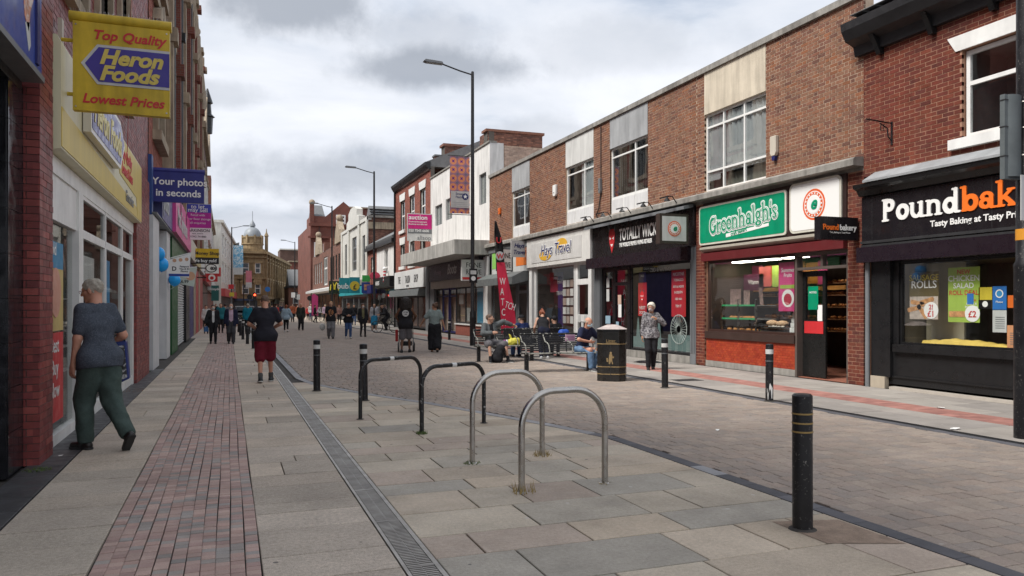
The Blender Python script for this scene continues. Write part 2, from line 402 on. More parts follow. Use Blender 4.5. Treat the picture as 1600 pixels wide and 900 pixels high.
def brick_wall(parent, F, axis, u0, u1, z0, z1, holes, bm, mm, cap=300, n=0.0, th=.25, name='wall', **k):
    w = holed_wall(F, u0, u1, z0, z1, holes, n-th, n).build(name, mm, parent)
    pieces(w, 'brick', 'brickwork', courses(F, axis, u0, u1, z0, z1, holes, n, **k), bm, cap)
    return w
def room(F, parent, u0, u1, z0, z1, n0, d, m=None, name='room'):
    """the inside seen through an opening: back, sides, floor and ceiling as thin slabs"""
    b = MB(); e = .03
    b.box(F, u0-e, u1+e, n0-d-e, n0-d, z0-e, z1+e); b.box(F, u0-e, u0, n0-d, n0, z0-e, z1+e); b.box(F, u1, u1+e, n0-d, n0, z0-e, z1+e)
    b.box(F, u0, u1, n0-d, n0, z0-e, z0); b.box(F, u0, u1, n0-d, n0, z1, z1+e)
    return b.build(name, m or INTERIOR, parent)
def window(F, parent, u0, u1, z0, z1, n, cols, rows, m, fw=.05, glass=None, deep=.8, inner=None, fd=.06, name='window'):
    """cols, rows: lists of fractions 0..1 where the mullions and transoms stand"""
    b = MB(); us = [u0+(u1-u0)*c for c in [0]+list(cols)+[1]]; zs = [z0+(z1-z0)*c for c in [0]+list(rows)+[1]]
    b.box(F, u0, u1, n-fd, n, z0, z0+fw); b.box(F, u0, u1, n-fd, n, z1-fw, z1)
    b.box(F, u0, u0+fw, n-fd, n, z0+fw, z1-fw); b.box(F, u1-fw, u1, n-fd, n, z0+fw, z1-fw)
    for c in us[1:-1]: b.box(F, c-fw/2, c+fw/2, n-fd, n-.002, z0+fw, z1-fw)
    for c in zs[1:-1]: b.box(F, u0+fw, u1-fw, n-fd+.003, n-.005, c-fw/2, c+fw/2)
    w = b.build(name, m, parent)
    for a0, a1 in zip(us, us[1:]):
        for b0, b1 in zip(zs, zs[1:]):
            g = MB(); g.q(F(a0, n-fd/2, b0), F(a1, n-fd/2, b0), F(a1, n-fd/2, b1), F(a0, n-fd/2, b1)); g.build('pane', glass or GLASS, w)
    if deep: room(F, parent, u0, u1, z0, z1, n-fd, deep, inner)
    return w
def at(px, py):
    """the ground point seen at a photograph pixel"""
    D = 1200*EYE/(py-478); l = (px-800)*D/1200
    return (.3463*D+.9381*l, .9381*D-.3463*l)
def yr(px, X=11.6): return X*(1402.8-.3463*px)/(.9381*px-334.9)
# ================================================================ GROUND
SLAB_L = mat('worn_concrete_slab', (0.424, 0.382, 0.327), .85, island=.24, var=.13, vs=2.2, mottle=.20, bump=.45, bs=120, speck=.28, gum=.8, dirt=.18, pal=[(0.436, 0.371, 0.304), (0.478, 0.405, 0.327), (0.394, 0.342, 0.283), (0.455, 0.393, 0.327)])
SLAB_R = mat('sawn_stone_slab', (0.453, 0.401, 0.323), .75, island=.24, var=.14, vs=1.7, mottle=.13, bump=.4, bs=35, speck=.16, gum=.8, dirt=.3, pal=[(0.441, 0.383, 0.304), (0.396, 0.355, 0.291), (0.453, 0.375, 0.286), (0.418, 0.341, 0.277), (0.486, 0.421, 0.332), (0.373, 0.341, 0.288), (0.464, 0.390, 0.304)])
PAVER = mat('clay_paver', (0.366, 0.236, 0.209), .85, island=.22, var=.14, vs=3, bump=.4, bs=90, speck=.14, dirt=.25, pal=[(0.410, 0.283, 0.245), (0.431, 0.309, 0.271), (0.389, 0.272, 0.240), (0.296, 0.272, 0.256), (0.410, 0.298, 0.260), (0.317, 0.283, 0.260), (0.441, 0.320, 0.277), (0.369, 0.256, 0.230)])
SETT = mat('concrete_sett', (0.291, 0.251, 0.215), .88, island=.08, var=.15, vs=1.1, mottle=.12, bump=.5, bs=80, speck=.14, gum=.35, pal=[(0.309, 0.249, 0.207), (0.290, 0.237, 0.201), (0.317, 0.262, 0.218), (0.278, 0.233, 0.201), (0.295, 0.246, 0.207), (0.269, 0.230, 0.201)])
KERB = mat('slate_grey_kerb', (0.099, 0.099, 0.110), .8, island=.3, var=.15, vs=3, bump=.3, bs=60, speck=.1)
KERBPALE = mat('pale_granite_kerb', (.28, .28, .29), .8, island=.2, var=.12, vs=3, bump=.3, speck=.12)
REDP = mat('red_clay_paving', (0.312, 0.150, 0.130), .9, island=.3, var=.18, vs=3, bump=.35, pal=[(0.306, 0.144, 0.117), (0.282, 0.131, 0.111), (0.336, 0.163, 0.137)])
JOINT = mat('joint_sand', (.055, .05, .045), .98, var=.4, vs=8, bump=.6, bs=50)
TARMAC = mat('tarmac', (.07, .066, .062), .95, var=.25, vs=.6, bump=.4)
THRESH = mat('dark_tile_threshold', (.055, .056, .06), .5, var=.3, vs=3, island=.3, dirt=.3)

g = MB(); g.q((-400, -60, -.06), (500, -60, -.06), (500, 900, -.06), (-400, 900, -.06)); ground = g.build('ground', TARMAC); tag(ground, 'flat ground under the whole street', None, None, 'structure')
YE = 150.0
# kerb line of the build-out: (X, Y)
EDGE = [(4.17, 1.0), (4.17, 8.0), (3.87, 9.17), (3.45, 10.39), (2.94, 11.87), (2.27, 13.4), (1.52, 15.6), (1.34, 17.0), (1.34, 60.0)]
def edge_x(y):
    for (x0, y0), (x1, y1) in zip(EDGE, EDGE[1:]):
        if y0 <= y <= y1: return x0+(x1-x0)*(y-y0)/(y1-y0)
    return EDGE[0][0] if y < 1 else EDGE[-1][0]
pv = MB(); pv.box(FG, -2.3, 8.35, -3, YE, -.045, -.024); pavement = pv.build('pavement', JOINT); tag(pavement, 'worn paved footway of slabs and clay pavers along the left hand shops', None, None, 'structure')
rd = MB(); rd.box(FG, 8.352, 11.9, -3, YE, -.045, -.024); rpave = rd.build('pavement', JOINT); tag(rpave, 'slab footway with a red paver strip in front of the right hand shops', None, None, 'structure')
H = .05; zc0 = .0-H/2
L = []                                                              # slabs left of the paver strip
def slab_rows(L, x0, x1, y0, y1, rows, lens, j=.010, xf=None, full=.0):
    y = y0
    while y < y1:
        h = rnd.choice(rows); x = x0; xe = x1 if xf is None else min(xf(y), xf(y+h))
        if rnd.random() < full: L.append(((x0+xe)/2, y+h/2, zc0+rnd.uniform(-.0015, .0015), xe-x0-j, h-j-.005, H, 0)); y += h; continue
        x -= rnd.uniform(0, .5) if xf else 0
        while x < xe-.03:
            l = rnd.choice(lens); e = x+l
            if xe-e < .28: e = xe
            a = max(x, x0)
            if e-a > .06: L.append(((a+e)/2, y+h/2, zc0+rnd.uniform(-.0015, .0015), e-a-j, h-j-.005, H, .0015))
            x = e
        y += h
slab_rows(L, -1.48, -.77, 1.5, 40, [.42, .6, .6, .45], [.35, .71], full=.6)
slab_rows(L, .185, .965, 1.5, 40, [.45, .6, .6, .3], [.3, .45, .78], full=.55)
pieces(pavement, 'paving_slab', 'paving_slabs', L, SLAB_L, 300, .004)
L = []                                                              # sawn stone in the build-out
y = 1.5
while y < 17:
    h = rnd.choice([.38, .45, .6, .52, .6]); xa = 1.19; xe0, xe1 = edge_x(y), edge_x(y+h); x = xa-rnd.uniform(0, .15)
    if min(xe0, xe1) < 1.45: break
    while x < max(xe0, xe1):
        e = x+rnd.choice([.45, .6, .75, .9, 1.05]); a = max(x, xa); e2 = e
        if min(xe0, xe1)-e < .35: e2 = max(xe0, xe1)+1
        if e2-a > .05: L.append((a, e2, y, h, xe0, xe1))
        x = e2
    y += h
kids_n = 0
for a, e, y, h, xe0, xe1 in L:
    j = .0055; zt = rnd.uniform(-.0015, .0015); r0, r1 = min(e, xe0)-j, min(e, xe1)-j
    if r0-a < .06 and r1-a < .06: continue
    r0, r1 = max(r0, a+.02), max(r1, a+.02)
    b = MB(); c = .004; y0, y1 = y+j+.003, y+h-j-.003; a0 = a+j
    def ring(d, z): return [(a0+d, y0+d, z), (r0-d, y0+d, z), (r1-d, y1-d, z), (a0+d, y1-d, z)]
    b.v += ring(0, -.05)+ring(0, zt-.004)+ring(c, zt)
    for o in (0, 4):
        for k in range(4): e_ = (k+1) % 4; b.f.append((o+k, o+e_, o+4+e_, o+4+k))
    b.f.append((8, 9, 10, 11)); b.build('paving_slab', SLAB_R, pavement)
# brick strip of eleven pavers
L = []; y = 1.5; w = .95/11
cw = [0.0]
while y < 60:
    for k in range(11):
        L.append((-.765+w*(k+.5)+.004*math.sin(y*1.7+k), y+.034+rnd.uniform(-.003, .003)+.012*math.sin(k*1.3), zc0-.001+rnd.uniform(-.003, .002)+.003*math.sin(y*.9+k*.4), w-.005, .0695-rnd.uniform(0, .003), H, .010))
    y += .074
pieces(pavement, 'paver', 'paver_strip', L, PAVER, 300, .004)
L = [(-1.66, 2+.45*k, zc0+.002, .34, .44, H, 0) for k in range(42)]
pieces(pavement, 'threshold_tile', 'threshold_tiles', L, THRESH, 60, .003)
# far part of the left footway (joints below one pixel)
b = MB(); b.box(FG, -2.2, -.77, 40, YE, -.05, -.004); b.box(FG, .185, .965, 40, YE, -.05, -.004); b.build('far_slab_sheet', SLAB_L, pavement)
b = MB(); b.box(FG, -.765, .18, 60, YE, -.05, -.004); b.build('far_paver_sheet', PAVER, pavement)
# drain channel
GR = mat('galvanised_grating', (.33, .31, .285), .45, .75, var=.25, vs=5, bump=.2)
dr = MB(); dr.box(FG, .970, .992, 1, 60, -.04, .001); dr.box(FG, 1.158, 1.188, 1, 60, -.04, .001)
dr = dr.build('drain_channel', GR, pavement); MB().box(FG, .992, 1.158, 1, 34, -.04, -.016).build('channel_bed', mat('silted_channel', (.045, .04, .035), .9, var=.4, vs=5), dr)
L = []; y = 1.5
while y < 34:
    for q in range(2): L.append((1.034+q*.083, y, -.012, .074, .015, .024, 0))
    L.append((1.075, y, -.0105, .010, .02, .02, 0)); y += .031
A = MB()
for c in L: A.box(FG, c[0]-c[3]/2, c[0]+c[3]/2, c[1]-c[4]/2+(.006 if c[0] > 1.08 else 0), c[1]+c[4]/2+(.006 if c[0] > 1.08 else 0), c[2]-c[5]/2, c[2]+c[5]/2)
tag(A.build('grating_bars', GR, dr), kind='stuff')
b = MB(); b.box(FG, .992, 1.158, 34, YE, -.04, -.003); b.build('far_grating', GR, dr)
b = MB()
for k in range(60): b.box(FG, .993, 1.157, 1.5+k*1.0-.01, 1.5+k*1.0+.01, -.03, .0015)
b.build('grating_frame', GR, dr)
# kerb course round the build-out
L = []
s = 0; pts = []
for (x0, y0), (x1, y1) in zip(EDGE, EDGE[1:]):
    d = math.hypot(x1-x0, y1-y0); n = max(1, round(d/.42)) if y1 < 20 else 90
    for k in range(n): pts.append((x0+(x1-x0)*k/n, y0+(y1-y0)*k/n, x0+(x1-x0)*(k+1)/n, y0+(y1-y0)*(k+1)/n))
for i, (x0, y0, x1, y1) in enumerate(pts):
    d = Vector((x1-x0, y1-y0, 0)); l = d.length; d.normalize(); nn = Vector((d.y, -d.x, 0)); c = Vector(((x0+x1)/2, (y0+y1)/2, zc0+.002))+nn*.075
    b = MB().obox(c, d, nn, (0, 0, 1), l/2-.003, .07, H/2); far = y0 > 8.3
    b.build('kerb_block', KERBPALE if (far or i == 12) else KERB, pavement)
# the road
rm = MB(); rm.box(FG, .0, .01, 0, .01, -.05, -.045); 
rb = MB(); rb.box(FG, 1.36, 8.2, 0, YE, -.021, -.018); road = rb.build('road', JOINT); tag(road, 'pedestrian street surfaced in pinkish brown setts', None, None, 'structure')
L = []; y = 1.0; row = 0
while y < 55:
    h = rnd.choice([.13, .16, .16, .18]) if y < 26 else .2; x = 1.3+rnd.uniform(0, .12)
    while x < 8.18:
        l = rnd.choice([.12, .16, .16, .2])
        if y > 26: l *= 1.6
        e = min(x+l, 8.18); lim = edge_x(y+h/2)+.155
        if y < 17.2: lim = max(edge_x(y), edge_x(y+h))+.15
        if x >= lim-.02 or e-lim > .06:
            a = max(x, lim)
            if e-a > .04: L.append(((a+e)/2, y+h/2+.008*math.sin(x*2.1+y), zc0+rnd.uniform(-.0035, .002), e-a-.007, h-.007, H, .012))
        x += l
    y += h
pieces(road, 'sett', 'setts', L, SETT, 300, .006)
b = MB(); b.box(FG, 1.5, 8.18, 55, YE, -.03, -.003); b.build('far_sett_sheet', SETT, road)
# right footway: dark border, drain line, slabs, red strip, slabs
L = [(8.26, .2+.45*k, zc0, .14, .44, H, 0) for k in range(120)]
pieces(rpave, 'border_block', 'border_blocks', L, KERB, 60, .004)
b = MB(); b.box(FG, 8.34, 8.36, 0, 60, -.04, .001); b.box(FG, 8.44, 8.46, 0, 60, -.04, .001)
for k in range(900): b.box(FG, 8.36, 8.44, 3+k*.03, 3.014+k*.03, -.03, -.001)
tag(b.build('drain_channel', DARK, rpave), kind='stuff')
L = []; slab_rows(L, 8.47, 9.5, 2, 60, [.6, .75, .9], [.5, .6], full=.3); slab_rows(L, 10.12, 11.55, 2, 60, [.6, .6, .9], [.45, .6, .9], full=0)
pieces(rpave, 'paving_slab', 'paving_slabs', L, mat('pinkish_grey_slab', (0.288, 0.260, 0.243), .88, island=.2, var=.13, vs=2, bump=.3, speck=.12, gum=.4, dirt=.2, pal=[(0.294, 0.267, 0.243), (0.270, 0.247, 0.227), (0.312, 0.286, 0.257)]), 220, .004)
L = []; y = 2
while y < 45:
    for k in range(3): L.append((9.51+.2*(k+.5), y+.05, zc0, .193, .098, H, 0))
    y += .105
pieces(rpave, 'red_paver', 'red_pavers', L, REDP, 300, .003)
b = MB(); b.box(FG, 8.3, 11.8, 60, YE, -.03, -.002); b.build('far_slab_sheet', SLAB_L, rpave)
# sandy made-up patch round the near bollard
px_, py_ = at(1254, 827)
b = MB(); b.q((px_-.08, py_-.32, .0035), (px_+.40, py_-.50, .0035), (px_+.40, py_+.10, .0035), (px_-.08, py_+.22, .0035))
b.build('sandy_patch', mat('sandy_mortar_patch', (.27, .20, .15), .95, var=.25, vs=9, bump=.6, speck=.2), pavement)
# a covered inspection plate on the right footway
x_, y_ = at(1072, 594)
b = MB(); b.box(FG, x_-.3, x_+.3, y_-.2, y_+.2, -.02, .004); b.build('inspection_cover', DARK, rpave)


# soft heavy slab letters drawn as strokes (x, y, x, y, radius) or rings ('o', cx, cy, rx, ry, radius)
GL = {
 'P': (.72, [(.16, .08, .16, .92, .085), (.05, .045, .30, .045, .045), (.05, .955, .3, .955, .045), ('o', .36, .70, .17, .20, .085), (.16, .93, .36, .93, .06), (.16, .48, .36, .48, .06)]),
 'G': (.84, [('o', .40, .48, .29, .38, .10), ('x', .50, .52, .9, .80), (.62, .70, .66, .93, .05), (.64, .12, .64, .40, .085), (.48, .42, .76, .42, .05)]),
 'o': (.66, [('o', .32, .34, .21, .26, .085)]), 'e': (.62, [('o', .31, .34, .21, .26, .08), ('x', .40, .16, .8, .33), (.14, .36, .5, .36, .045), (.4, .1, .52, .18, .05)]),
 'u': (.76, [(.14, .60, .14, .25, .08), ('u', .33, .24, .17, .18, .075), (.54, .62, .54, .08, .08), (.04, .635, .16, .635, .04), (.42, .635, .56, .635, .04), (.54, .045, .70, .045, .045)]),
 'n': (.78, [(.16, .60, .16, .08, .08), ('n', .36, .42, .19, .19, .075), (.56, .42, .56, .08, .08), (.05, .64, .17, .64, .04), (.05, .045, .28, .045, .045), (.45, .045, .69, .045, .045)]),
 'd': (.74, [('o', .30, .33, .20, .25, .085), (.54, .08, .54, .95, .08), (.42, .965, .56, .965, .045), (.54, .045, .70, .045, .045)]),
 'b': (.74, [('o', .42, .33, .20, .25, .085), (.17, .08, .17, .95, .08), (.04, .965, .18, .965, .045), (.10, .045, .24, .045, .045)]),
 'a': (.68, [('o', .28, .22, .16, .15, .075), (.49, .08, .49, .45, .08), ('n', .32, .44, .17, .17, .07), (.49, .045, .64, .045, .045), (.15, .47, .17, .46, .08)]),
 'k': (.76, [(.17, .08, .17, .95, .08), (.04, .965, .18, .965, .045), (.06, .045, .30, .045, .045), (.25, .32, .54, .60, .06), (.34, .36, .60, .08, .08), (.44, .635, .66, .635, .04), (.48, .045, .72, .045, .045)]),
 'r': (.56, [(.16, .60, .16, .08, .08), (.05, .64, .17, .64, .04), (.05, .045, .30, .045, .045), (.22, .48, .38, .58, .07), (.42, .54, .43, .54, .09)]),
 'y': (.72, [(.15, .60, .34, .12, .08), (.56, .60, .30, -.10, .055), (.14, -.14, .24, -.15, .08), (.03, .64, .28, .64, .04), (.46, .64, .68, .64, .04)]),
 'h': (.78, [(.16, .95, .16, .08, .08), ('n', .36, .42, .19, .19, .075), (.56, .42, .56, .08, .08), (.04, .965, .17, .965, .045), (.05, .045, .28, .045, .045), (.45, .045, .69, .045, .045)]),
 'l': (.36, [(.17, .95, .17, .08, .08), (.04, .965, .18, .965, .045), (.05, .045, .30, .045, .045)]),
 'g': (.68, [('o', .30, .42, .17, .17, .075), ('o', .31, -.02, .20, .11, .065), (.46, .58, .62, .64, .045), (.16, .2, .3, .12, .055)]),
 "'": (.24, [(.12, .92, .10, .74, .06)]), 's': (.52, [('n', .26, .46, .13, .13, .065), (.14, .44, .38, .22, .075), ('u', .26, .19, .14, .13, .065)]),
}
def fat2d(txt, grow=0.0, sp=-.03):
    """distance function of the word in letter units and its width"""
    prim = []; x = 0.0
    for ch in txt:
        w, st = GL[ch]; prim.append((x, w, st)); x += w+sp
    def f(X, Y):
        D = np.full(X.shape, 9.0)
        for x0, w, st in prim:
            m = (X > x0-.25) & (X < x0+w+.25)
            if not m.any(): continue
            px, py = X[m]-x0, Y[m]; d = np.full(px.shape, 9.0); cut = None
            for s_ in st:
                if s_[0] == 'x': cut = s_; continue
                if isinstance(s_[0], str):
                    k, cx, cy, rx, ry, r = s_; qx, qy = (px-cx)/rx, (py-cy)/ry; rr = np.hypot(qx, qy); e = np.abs(rr-1)*min(rx, ry)*1.0-r*(1.0+.12*(np.abs(qx)-np.abs(qy)))
                    if k == 'u': e = np.maximum(e, (py-cy))
                    if k == 'n': e = np.maximum(e, -(py-cy))
                    if cut is not None: pass
                    d = np.minimum(d, e)
                    if any(t_[0] == 'x' for t_ in st): 
                        c = [t_ for t_ in st if t_[0] == 'x'][0]; box = np.maximum(np.maximum(c[1]-px, px-c[3]), np.maximum(c[2]-py, py-c[4])); d = np.maximum(d, -box)
                else:
                    x1, y1, x2, y2, r = s_; bx, by = x2-x1, y2-y1; t_ = np.clip(((px-x1)*bx+(py-y1)*by)/max(bx*bx+by*by, 1e-9), 0, 1); e = np.hypot(px-x1-t_*bx, py-y1-t_*by)-r
                    d = np.minimum(d, e)
            D[m] = np.minimum(D[m], d)
        return D-grow
    return f, x
def fat_text(txt, F, u, n, z, size, m, par, side='R', grow=0.0, slope=0.0, xs=1.0, thick=.02):
    """marching squares of the word, extruded"""
    f, W_ = fat2d(txt, grow); h = .018; gx = np.arange(-.2, W_+.2, h); gy = np.arange(-.35, 1.2, h); X, Y = np.meshgrid(gx, gy, indexing='ij'); D = f(X, Y)
    s_ = -1 if side == 'R' else 1; b = MB(); ca, sa = math.cos(RAD(slope)), math.sin(RAD(slope))
    def W3(x, y, k): a, c = x*ca-y*sa, x*sa+y*ca; return F(u+s_*a*size*xs, n+k, z+c*size)
    for i in range(len(gx)-1):
        for j in range(len(gy)-1):
            c = [(gx[i], gy[j], D[i, j]), (gx[i+1], gy[j], D[i+1, j]), (gx[i+1], gy[j+1], D[i+1, j+1]), (gx[i], gy[j+1], D[i, j+1])]
            if all(q[2] >= 0 for q in c): continue
            P = []; E_ = []
            for a in range(4):
                p, q = c[a], c[(a+1) % 4]
                if p[2] < 0: P.append((p[0], p[1]))
                if (p[2] < 0) != (q[2] < 0): t_ = p[2]/(p[2]-q[2]); e = (p[0]+(q[0]-p[0])*t_, p[1]+(q[1]-p[1])*t_); P.append(e); E_.append(e)
            if len(P) > 2: b.q(*[W3(x, y, thick) for x, y in P])
            if len(E_) == 2: b.q(W3(*E_[0], thick), W3(*E_[1], thick), W3(*E_[1], 0), W3(*E_[0], 0))
    return b.build('lettering', m, par)

# ================================================================ RIGHT HAND BUILDINGS
ROOFM = mat('roof_felt', (.09, .09, .09), .9, var=.2)
def body(t, F, u0, u1, z1, deep=9.0, front=-.27, m=None, z0=0.0, name='rear_block'):
    """the mass of the building behind its rooms"""
    b = MB(); b.box(F, u0, u1, -deep, -4.1, z0, z1-.25); b.build(name, m or BRICK_D, t)
    b = MB(); b.box(F, u0, u1, -4.1, front, z1-.4, z1-.25); b.build('roof', ROOFM, t)
    b = MB(); b.box(F, u0, u0+.12, -4.1, front, z0, z1-.4); b.box(F, u1-.12, u1, -4.1, front, z0, z1-.4); b.build('party_wall', m or BRICK_D, t)
def poster(F, parent, u, n, z, w, h, m, name='poster', lines=(), side='R'):
    b = MB(); b.box(F, u-w/2, u+w/2, n-.004, n, z-h/2, z+h/2); p = b.build(name, m, parent)
    s = -1 if side == 'R' else 1
    for (dx, dz, sz, tx, tm) in lines: text(tx, F, u+s*dx*w, n+.003, z+dz*h, sz, tm, p, side, 'CENTER', bold=.01, ex=.001)
    return p
RED = paint((.55, .03, .035), .5); ORANGE = paint((.75, .16, .025), .5); YEL = paint((.62, .50, .05), .5); LIME = paint((.35, .5, .08), .5); PINK = paint((.62, .06, .22), .5)
BLUE = paint((.03, .17, .5), .5); GREEN = paint((.0, .26, .13), .4); PALE = paint((.55, .56, .55), .5); MAG = paint((.45, .02, .30), .5); NAVY = paint((.02, .022, .12), .5)
PURPLEBLACK = paint((.016, .010, .015), .3); CREAMP = paint((.55, .5, .42), .6); TXT = paint((.8, .8, .78), .5, var=0); KHAKI = paint((.42, .40, .33), .7); OXBLOOD = paint((.12, .018, .02), .4)
SKINTONE = paint((.6, .35, .22), .6); BREAD = mat('baked_crust', (.45, .2, .06), .8, var=.35, vs=14, bump=.4); FOOD = mat('food_picture', (.5, .25, .1), .6, var=.5, vs=18)
TUBE = emit('shop_ceiling_tube', (1, .93, .8), 7.0)

# ---- bakery with the black front (nearest on the right)
T = thing('bakery_building', 'red brick bakery with black shopfront under a dark bracketed cornice, nearest on the right', 'building', base=(11.6, 8, 0))
F = FR
hol = [(7.6, 9.52, 4.38, 5.86)]
# brickwork grows by the camera's nearest pieces
brick_wall(T, F, 'x', 4.0, 11.65, 4.05, 6.5, hol, BRICK_R, MORTAR_R, 300)
body(T, F, 4.0, 11.65, 7.0)
b = MB(); b.profile(F, [(0, 6.42), (.10, 6.42), (.14, 6.6), (.34, 6.68), (.44, 6.86), (.46, 7.0), (.38, 7.04), (0, 7.04)], 3.8, 11.78); cor = b.build('cornice', mat('black_gutter_paint', (.02, .02, .022), .5, var=.3, vs=3, bump=.2), T)
for k in range(6):
    u = 11.2-k*1.15; MB().profile(F, [(.01, 6.3), (.1, 6.3), (.2, 6.5), (.3, 6.66), (.01, 6.6)], u-.05, u+.05).build('bracket', BLACK, cor)
b = MB(); b.profile(F, [(.36, 7.05), (-3.9, 8.7), (-3.9, 8.6), (.2, 6.95)], 3.8, 11.7); rf = b.build('roof', SLATE, T)
L = []
for r in range(8):
    for k in range(26):
        MBn = None
        L.append((11.6-.30+r*.2, 3.9+k*.3, 7.1+r*.078, .3, .29, .012, 0))
pieces(rf, 'slate', 'slates', L, SLATE, 60)
w = window(F, T, 7.6, 9.50, 4.38, 5.84, -.08, [], [.62], WHITE, .07, deep=.9)
b = MB(); b.prism(F, [(7.3, 5.86), (9.62, 5.86), (9.78, 6.12), (7.3, 6.12)], 0, .03); b.build('lintel', WHITE, T)
b = MB(); b.box(F, 7.3, 9.72, -.05, .09, 4.2, 4.37); b.build('sill', WHITE, T)
# shop cornice, fascia
b = MB(); b.profile(F, [(.0, 4.1), (.03, 4.1), (.34, 3.92), (.34, 3.88), (.0, 3.9)], 4.0, 11.35); b.build('lead_flashing', LEAD, T)
b = MB(); b.profile(F, [(.0, 3.89), (.32, 3.87), (.30, 3.80), (.22, 3.76), (.16, 3.66), (.0, 3.64)], 4.0, 11.62); b.build('shop_cornice', BLACK, T)
b = MB(); b.box(F, 4.0, 11.6, 0, .1, 2.72, 3.639); fas = b.build('fascia', paint((.014, .012, .014), .25), T)
b = MB(); b.box(F, 4.0, 11.6, .1, .14, 2.74, 2.79); b.box(F, 4.0, 11.6, .1, .13, 2.68, 2.719); b.build('trim', DARK, fas)
b = MB(); b.box(F, 4.0, 11.6, .0, .24, 2.38, 2.67); b.build('shutter_box', PURPLEBLACK, T)
# fat lettering
OR = paint((.82, .17, .02), .45, var=0)
fat_text('Pound', F, 11.10, .102, 3.12, .42, TXT, fas, xs=1.11)
fat_text('bakery', F, 9.46, .102, 3.12, .42, OR, fas, xs=1.11)
text('Tasty Baking at Tasty Prices', F, 10.05, .108, 2.93, .15, TXT, fas, bold=.02, xs=1.05)
for u in (6.4, 8.9, 11.35): MB().box(F, u-.004, u+.004, .1, .1015, 2.8, 3.63).build('panel_seam', DARK, fas)
# slab serifs on the big letters
def _serif(F, u, z, w, h, m, par, n=.112): MB().box(F, u-w, u, n-.004, n+.003, z, z+h).build('serif', m, par)
# shopfront
hol = [(5.2, 10.88, .84, 2.36)]
holed_wall(F, 4.0, 11.1, 0.09, 2.38, hol, -.22, -.06).build('shopfront', BLACK, T)
b = MB(); b.box(F, 11.0, 11.45, -.06, .02, 0.22, 2.38); b.build('pilaster', BLACK, T)
b = MB(); b.box(F, 11.1, 11.44, -.05, .05, 0, .22); b.build('plinth_block', paint((.42, .36, .28), .8), T)
b = MB(); b.box(F, 5.0, 10.95, -.06, .02, .70, .84); b.box(F, 5.0, 11.0, -.06, -.03, .22, .25); b.build('sill', BLACK, T)
b = MB(); b.box(F, 4.0, 11.0, -.1, .05, 0, .05); b.build('step', paint((.42, .38, .33), .8), T)
b = MB(); b.tube([(11.54, 11.50, 0), (11.54, 11.50, 2.3), (11.54, 11.50, 2.6)], .045, 10); b.build('drainpipe', GREYM, T, smooth=True)
sw = window(F, T, 5.2, 10.88, .84, 2.36, -.1, [.42], [], BLACK, .04, SHOPGLASS, deep=0, name='shop_window')
room(F, T, 5.2, 10.88, .84, 2.36, -.14, 2.2, paint((.22, .19, .14), .8, var=.2))
b = MB(); b.box(F, 10.05, 10.84, -.75, -.7, .86, 2.34); b.build('back_panel', paint((.50, .45, .33), .8), T)
b = MB(); b.box(F, 5.5, 8.9, -1.6, -1.5, .9, 2.3); b.build('shelving', DARK, T)
for k in range(4): MB().box(F, 5.5, 8.9, -1.5, -1.2, 1.0+k*.33, 1.03+k*.33).build('shelf', PALE, T)
p = poster(F, sw, 10.42, -.16, 1.735, .62, .86, paint((.12, .09, .03), .5), lines=[(-.0, .32, .15, 'SAUSAGE', YEL), (0, .16, .19, 'ROLLS', TXT)])
b = MB(); b.box(F, 10.12, 10.72, -.158, -.1565, 1.31, 1.72); b.build('picture_print', paint((.5, .42, .36), .6, var=.3, vs=12), p)
for (u, z, a) in ((10.55, 1.60, .2), (10.35, 1.64, -.25), (10.45, 1.45, .9), (10.62, 1.5, -.2)):
    pts = [(u+.14*math.cos(a)*c-.04*math.sin(a)*s_, z+.14*math.sin(a)*c+.04*math.cos(a)*s_) for c, s_ in ((-1, -1), (1, -1), (1.1, 0), (1, 1), (-1, 1), (-1.1, 0))]
    MB().prism(F, pts, -.1565, -.153).build('sausage_roll_print', FOOD, p)
MB().disc(F, 10.26, -.154, 1.47, .15, n2=-.151).build('price_disc', TXT, p)
text('2!', F, 10.26, -.149, 1.49, .12, RED, p, align='CENTER', bold=.02, ex=.001); text('£1', F, 10.26, -.149, 1.36, .15, RED, p, align='CENTER', bold=.02, ex=.001)
p = poster(F, sw, 9.62, -.16, 1.74, .60, .94, LIME, lines=[(0, .38, .11, 'NEW', RED), (0, .25, .14, 'CHICKEN', TXT), (0, .12, .13, 'SALAD', TXT), (0, .0, .11, 'ROLL DEAL', RED), (.28, -.12, .05, 'WITH', RED), (.25, -.18, .05, 'CRISPS &', TXT), (.25, -.24, .05, 'POPCORN', TXT)])
MB().disc(F, 9.45, -.154, 1.42, .14, n2=-.151).build('price_disc', TXT, p)
text('£2', F, 9.45, -.149, 1.36, .15, RED, p, align='CENTER', bold=.02, ex=.001)
MB().box(F, 9.56, 9.9, -.157, -.155, 1.36, 1.46).build('roll_print', FOOD, p); MB().box(F, 9.43, 9.55, -.157, -.155, 1.58, 1.76).build('crisp_print', BLUE, p)
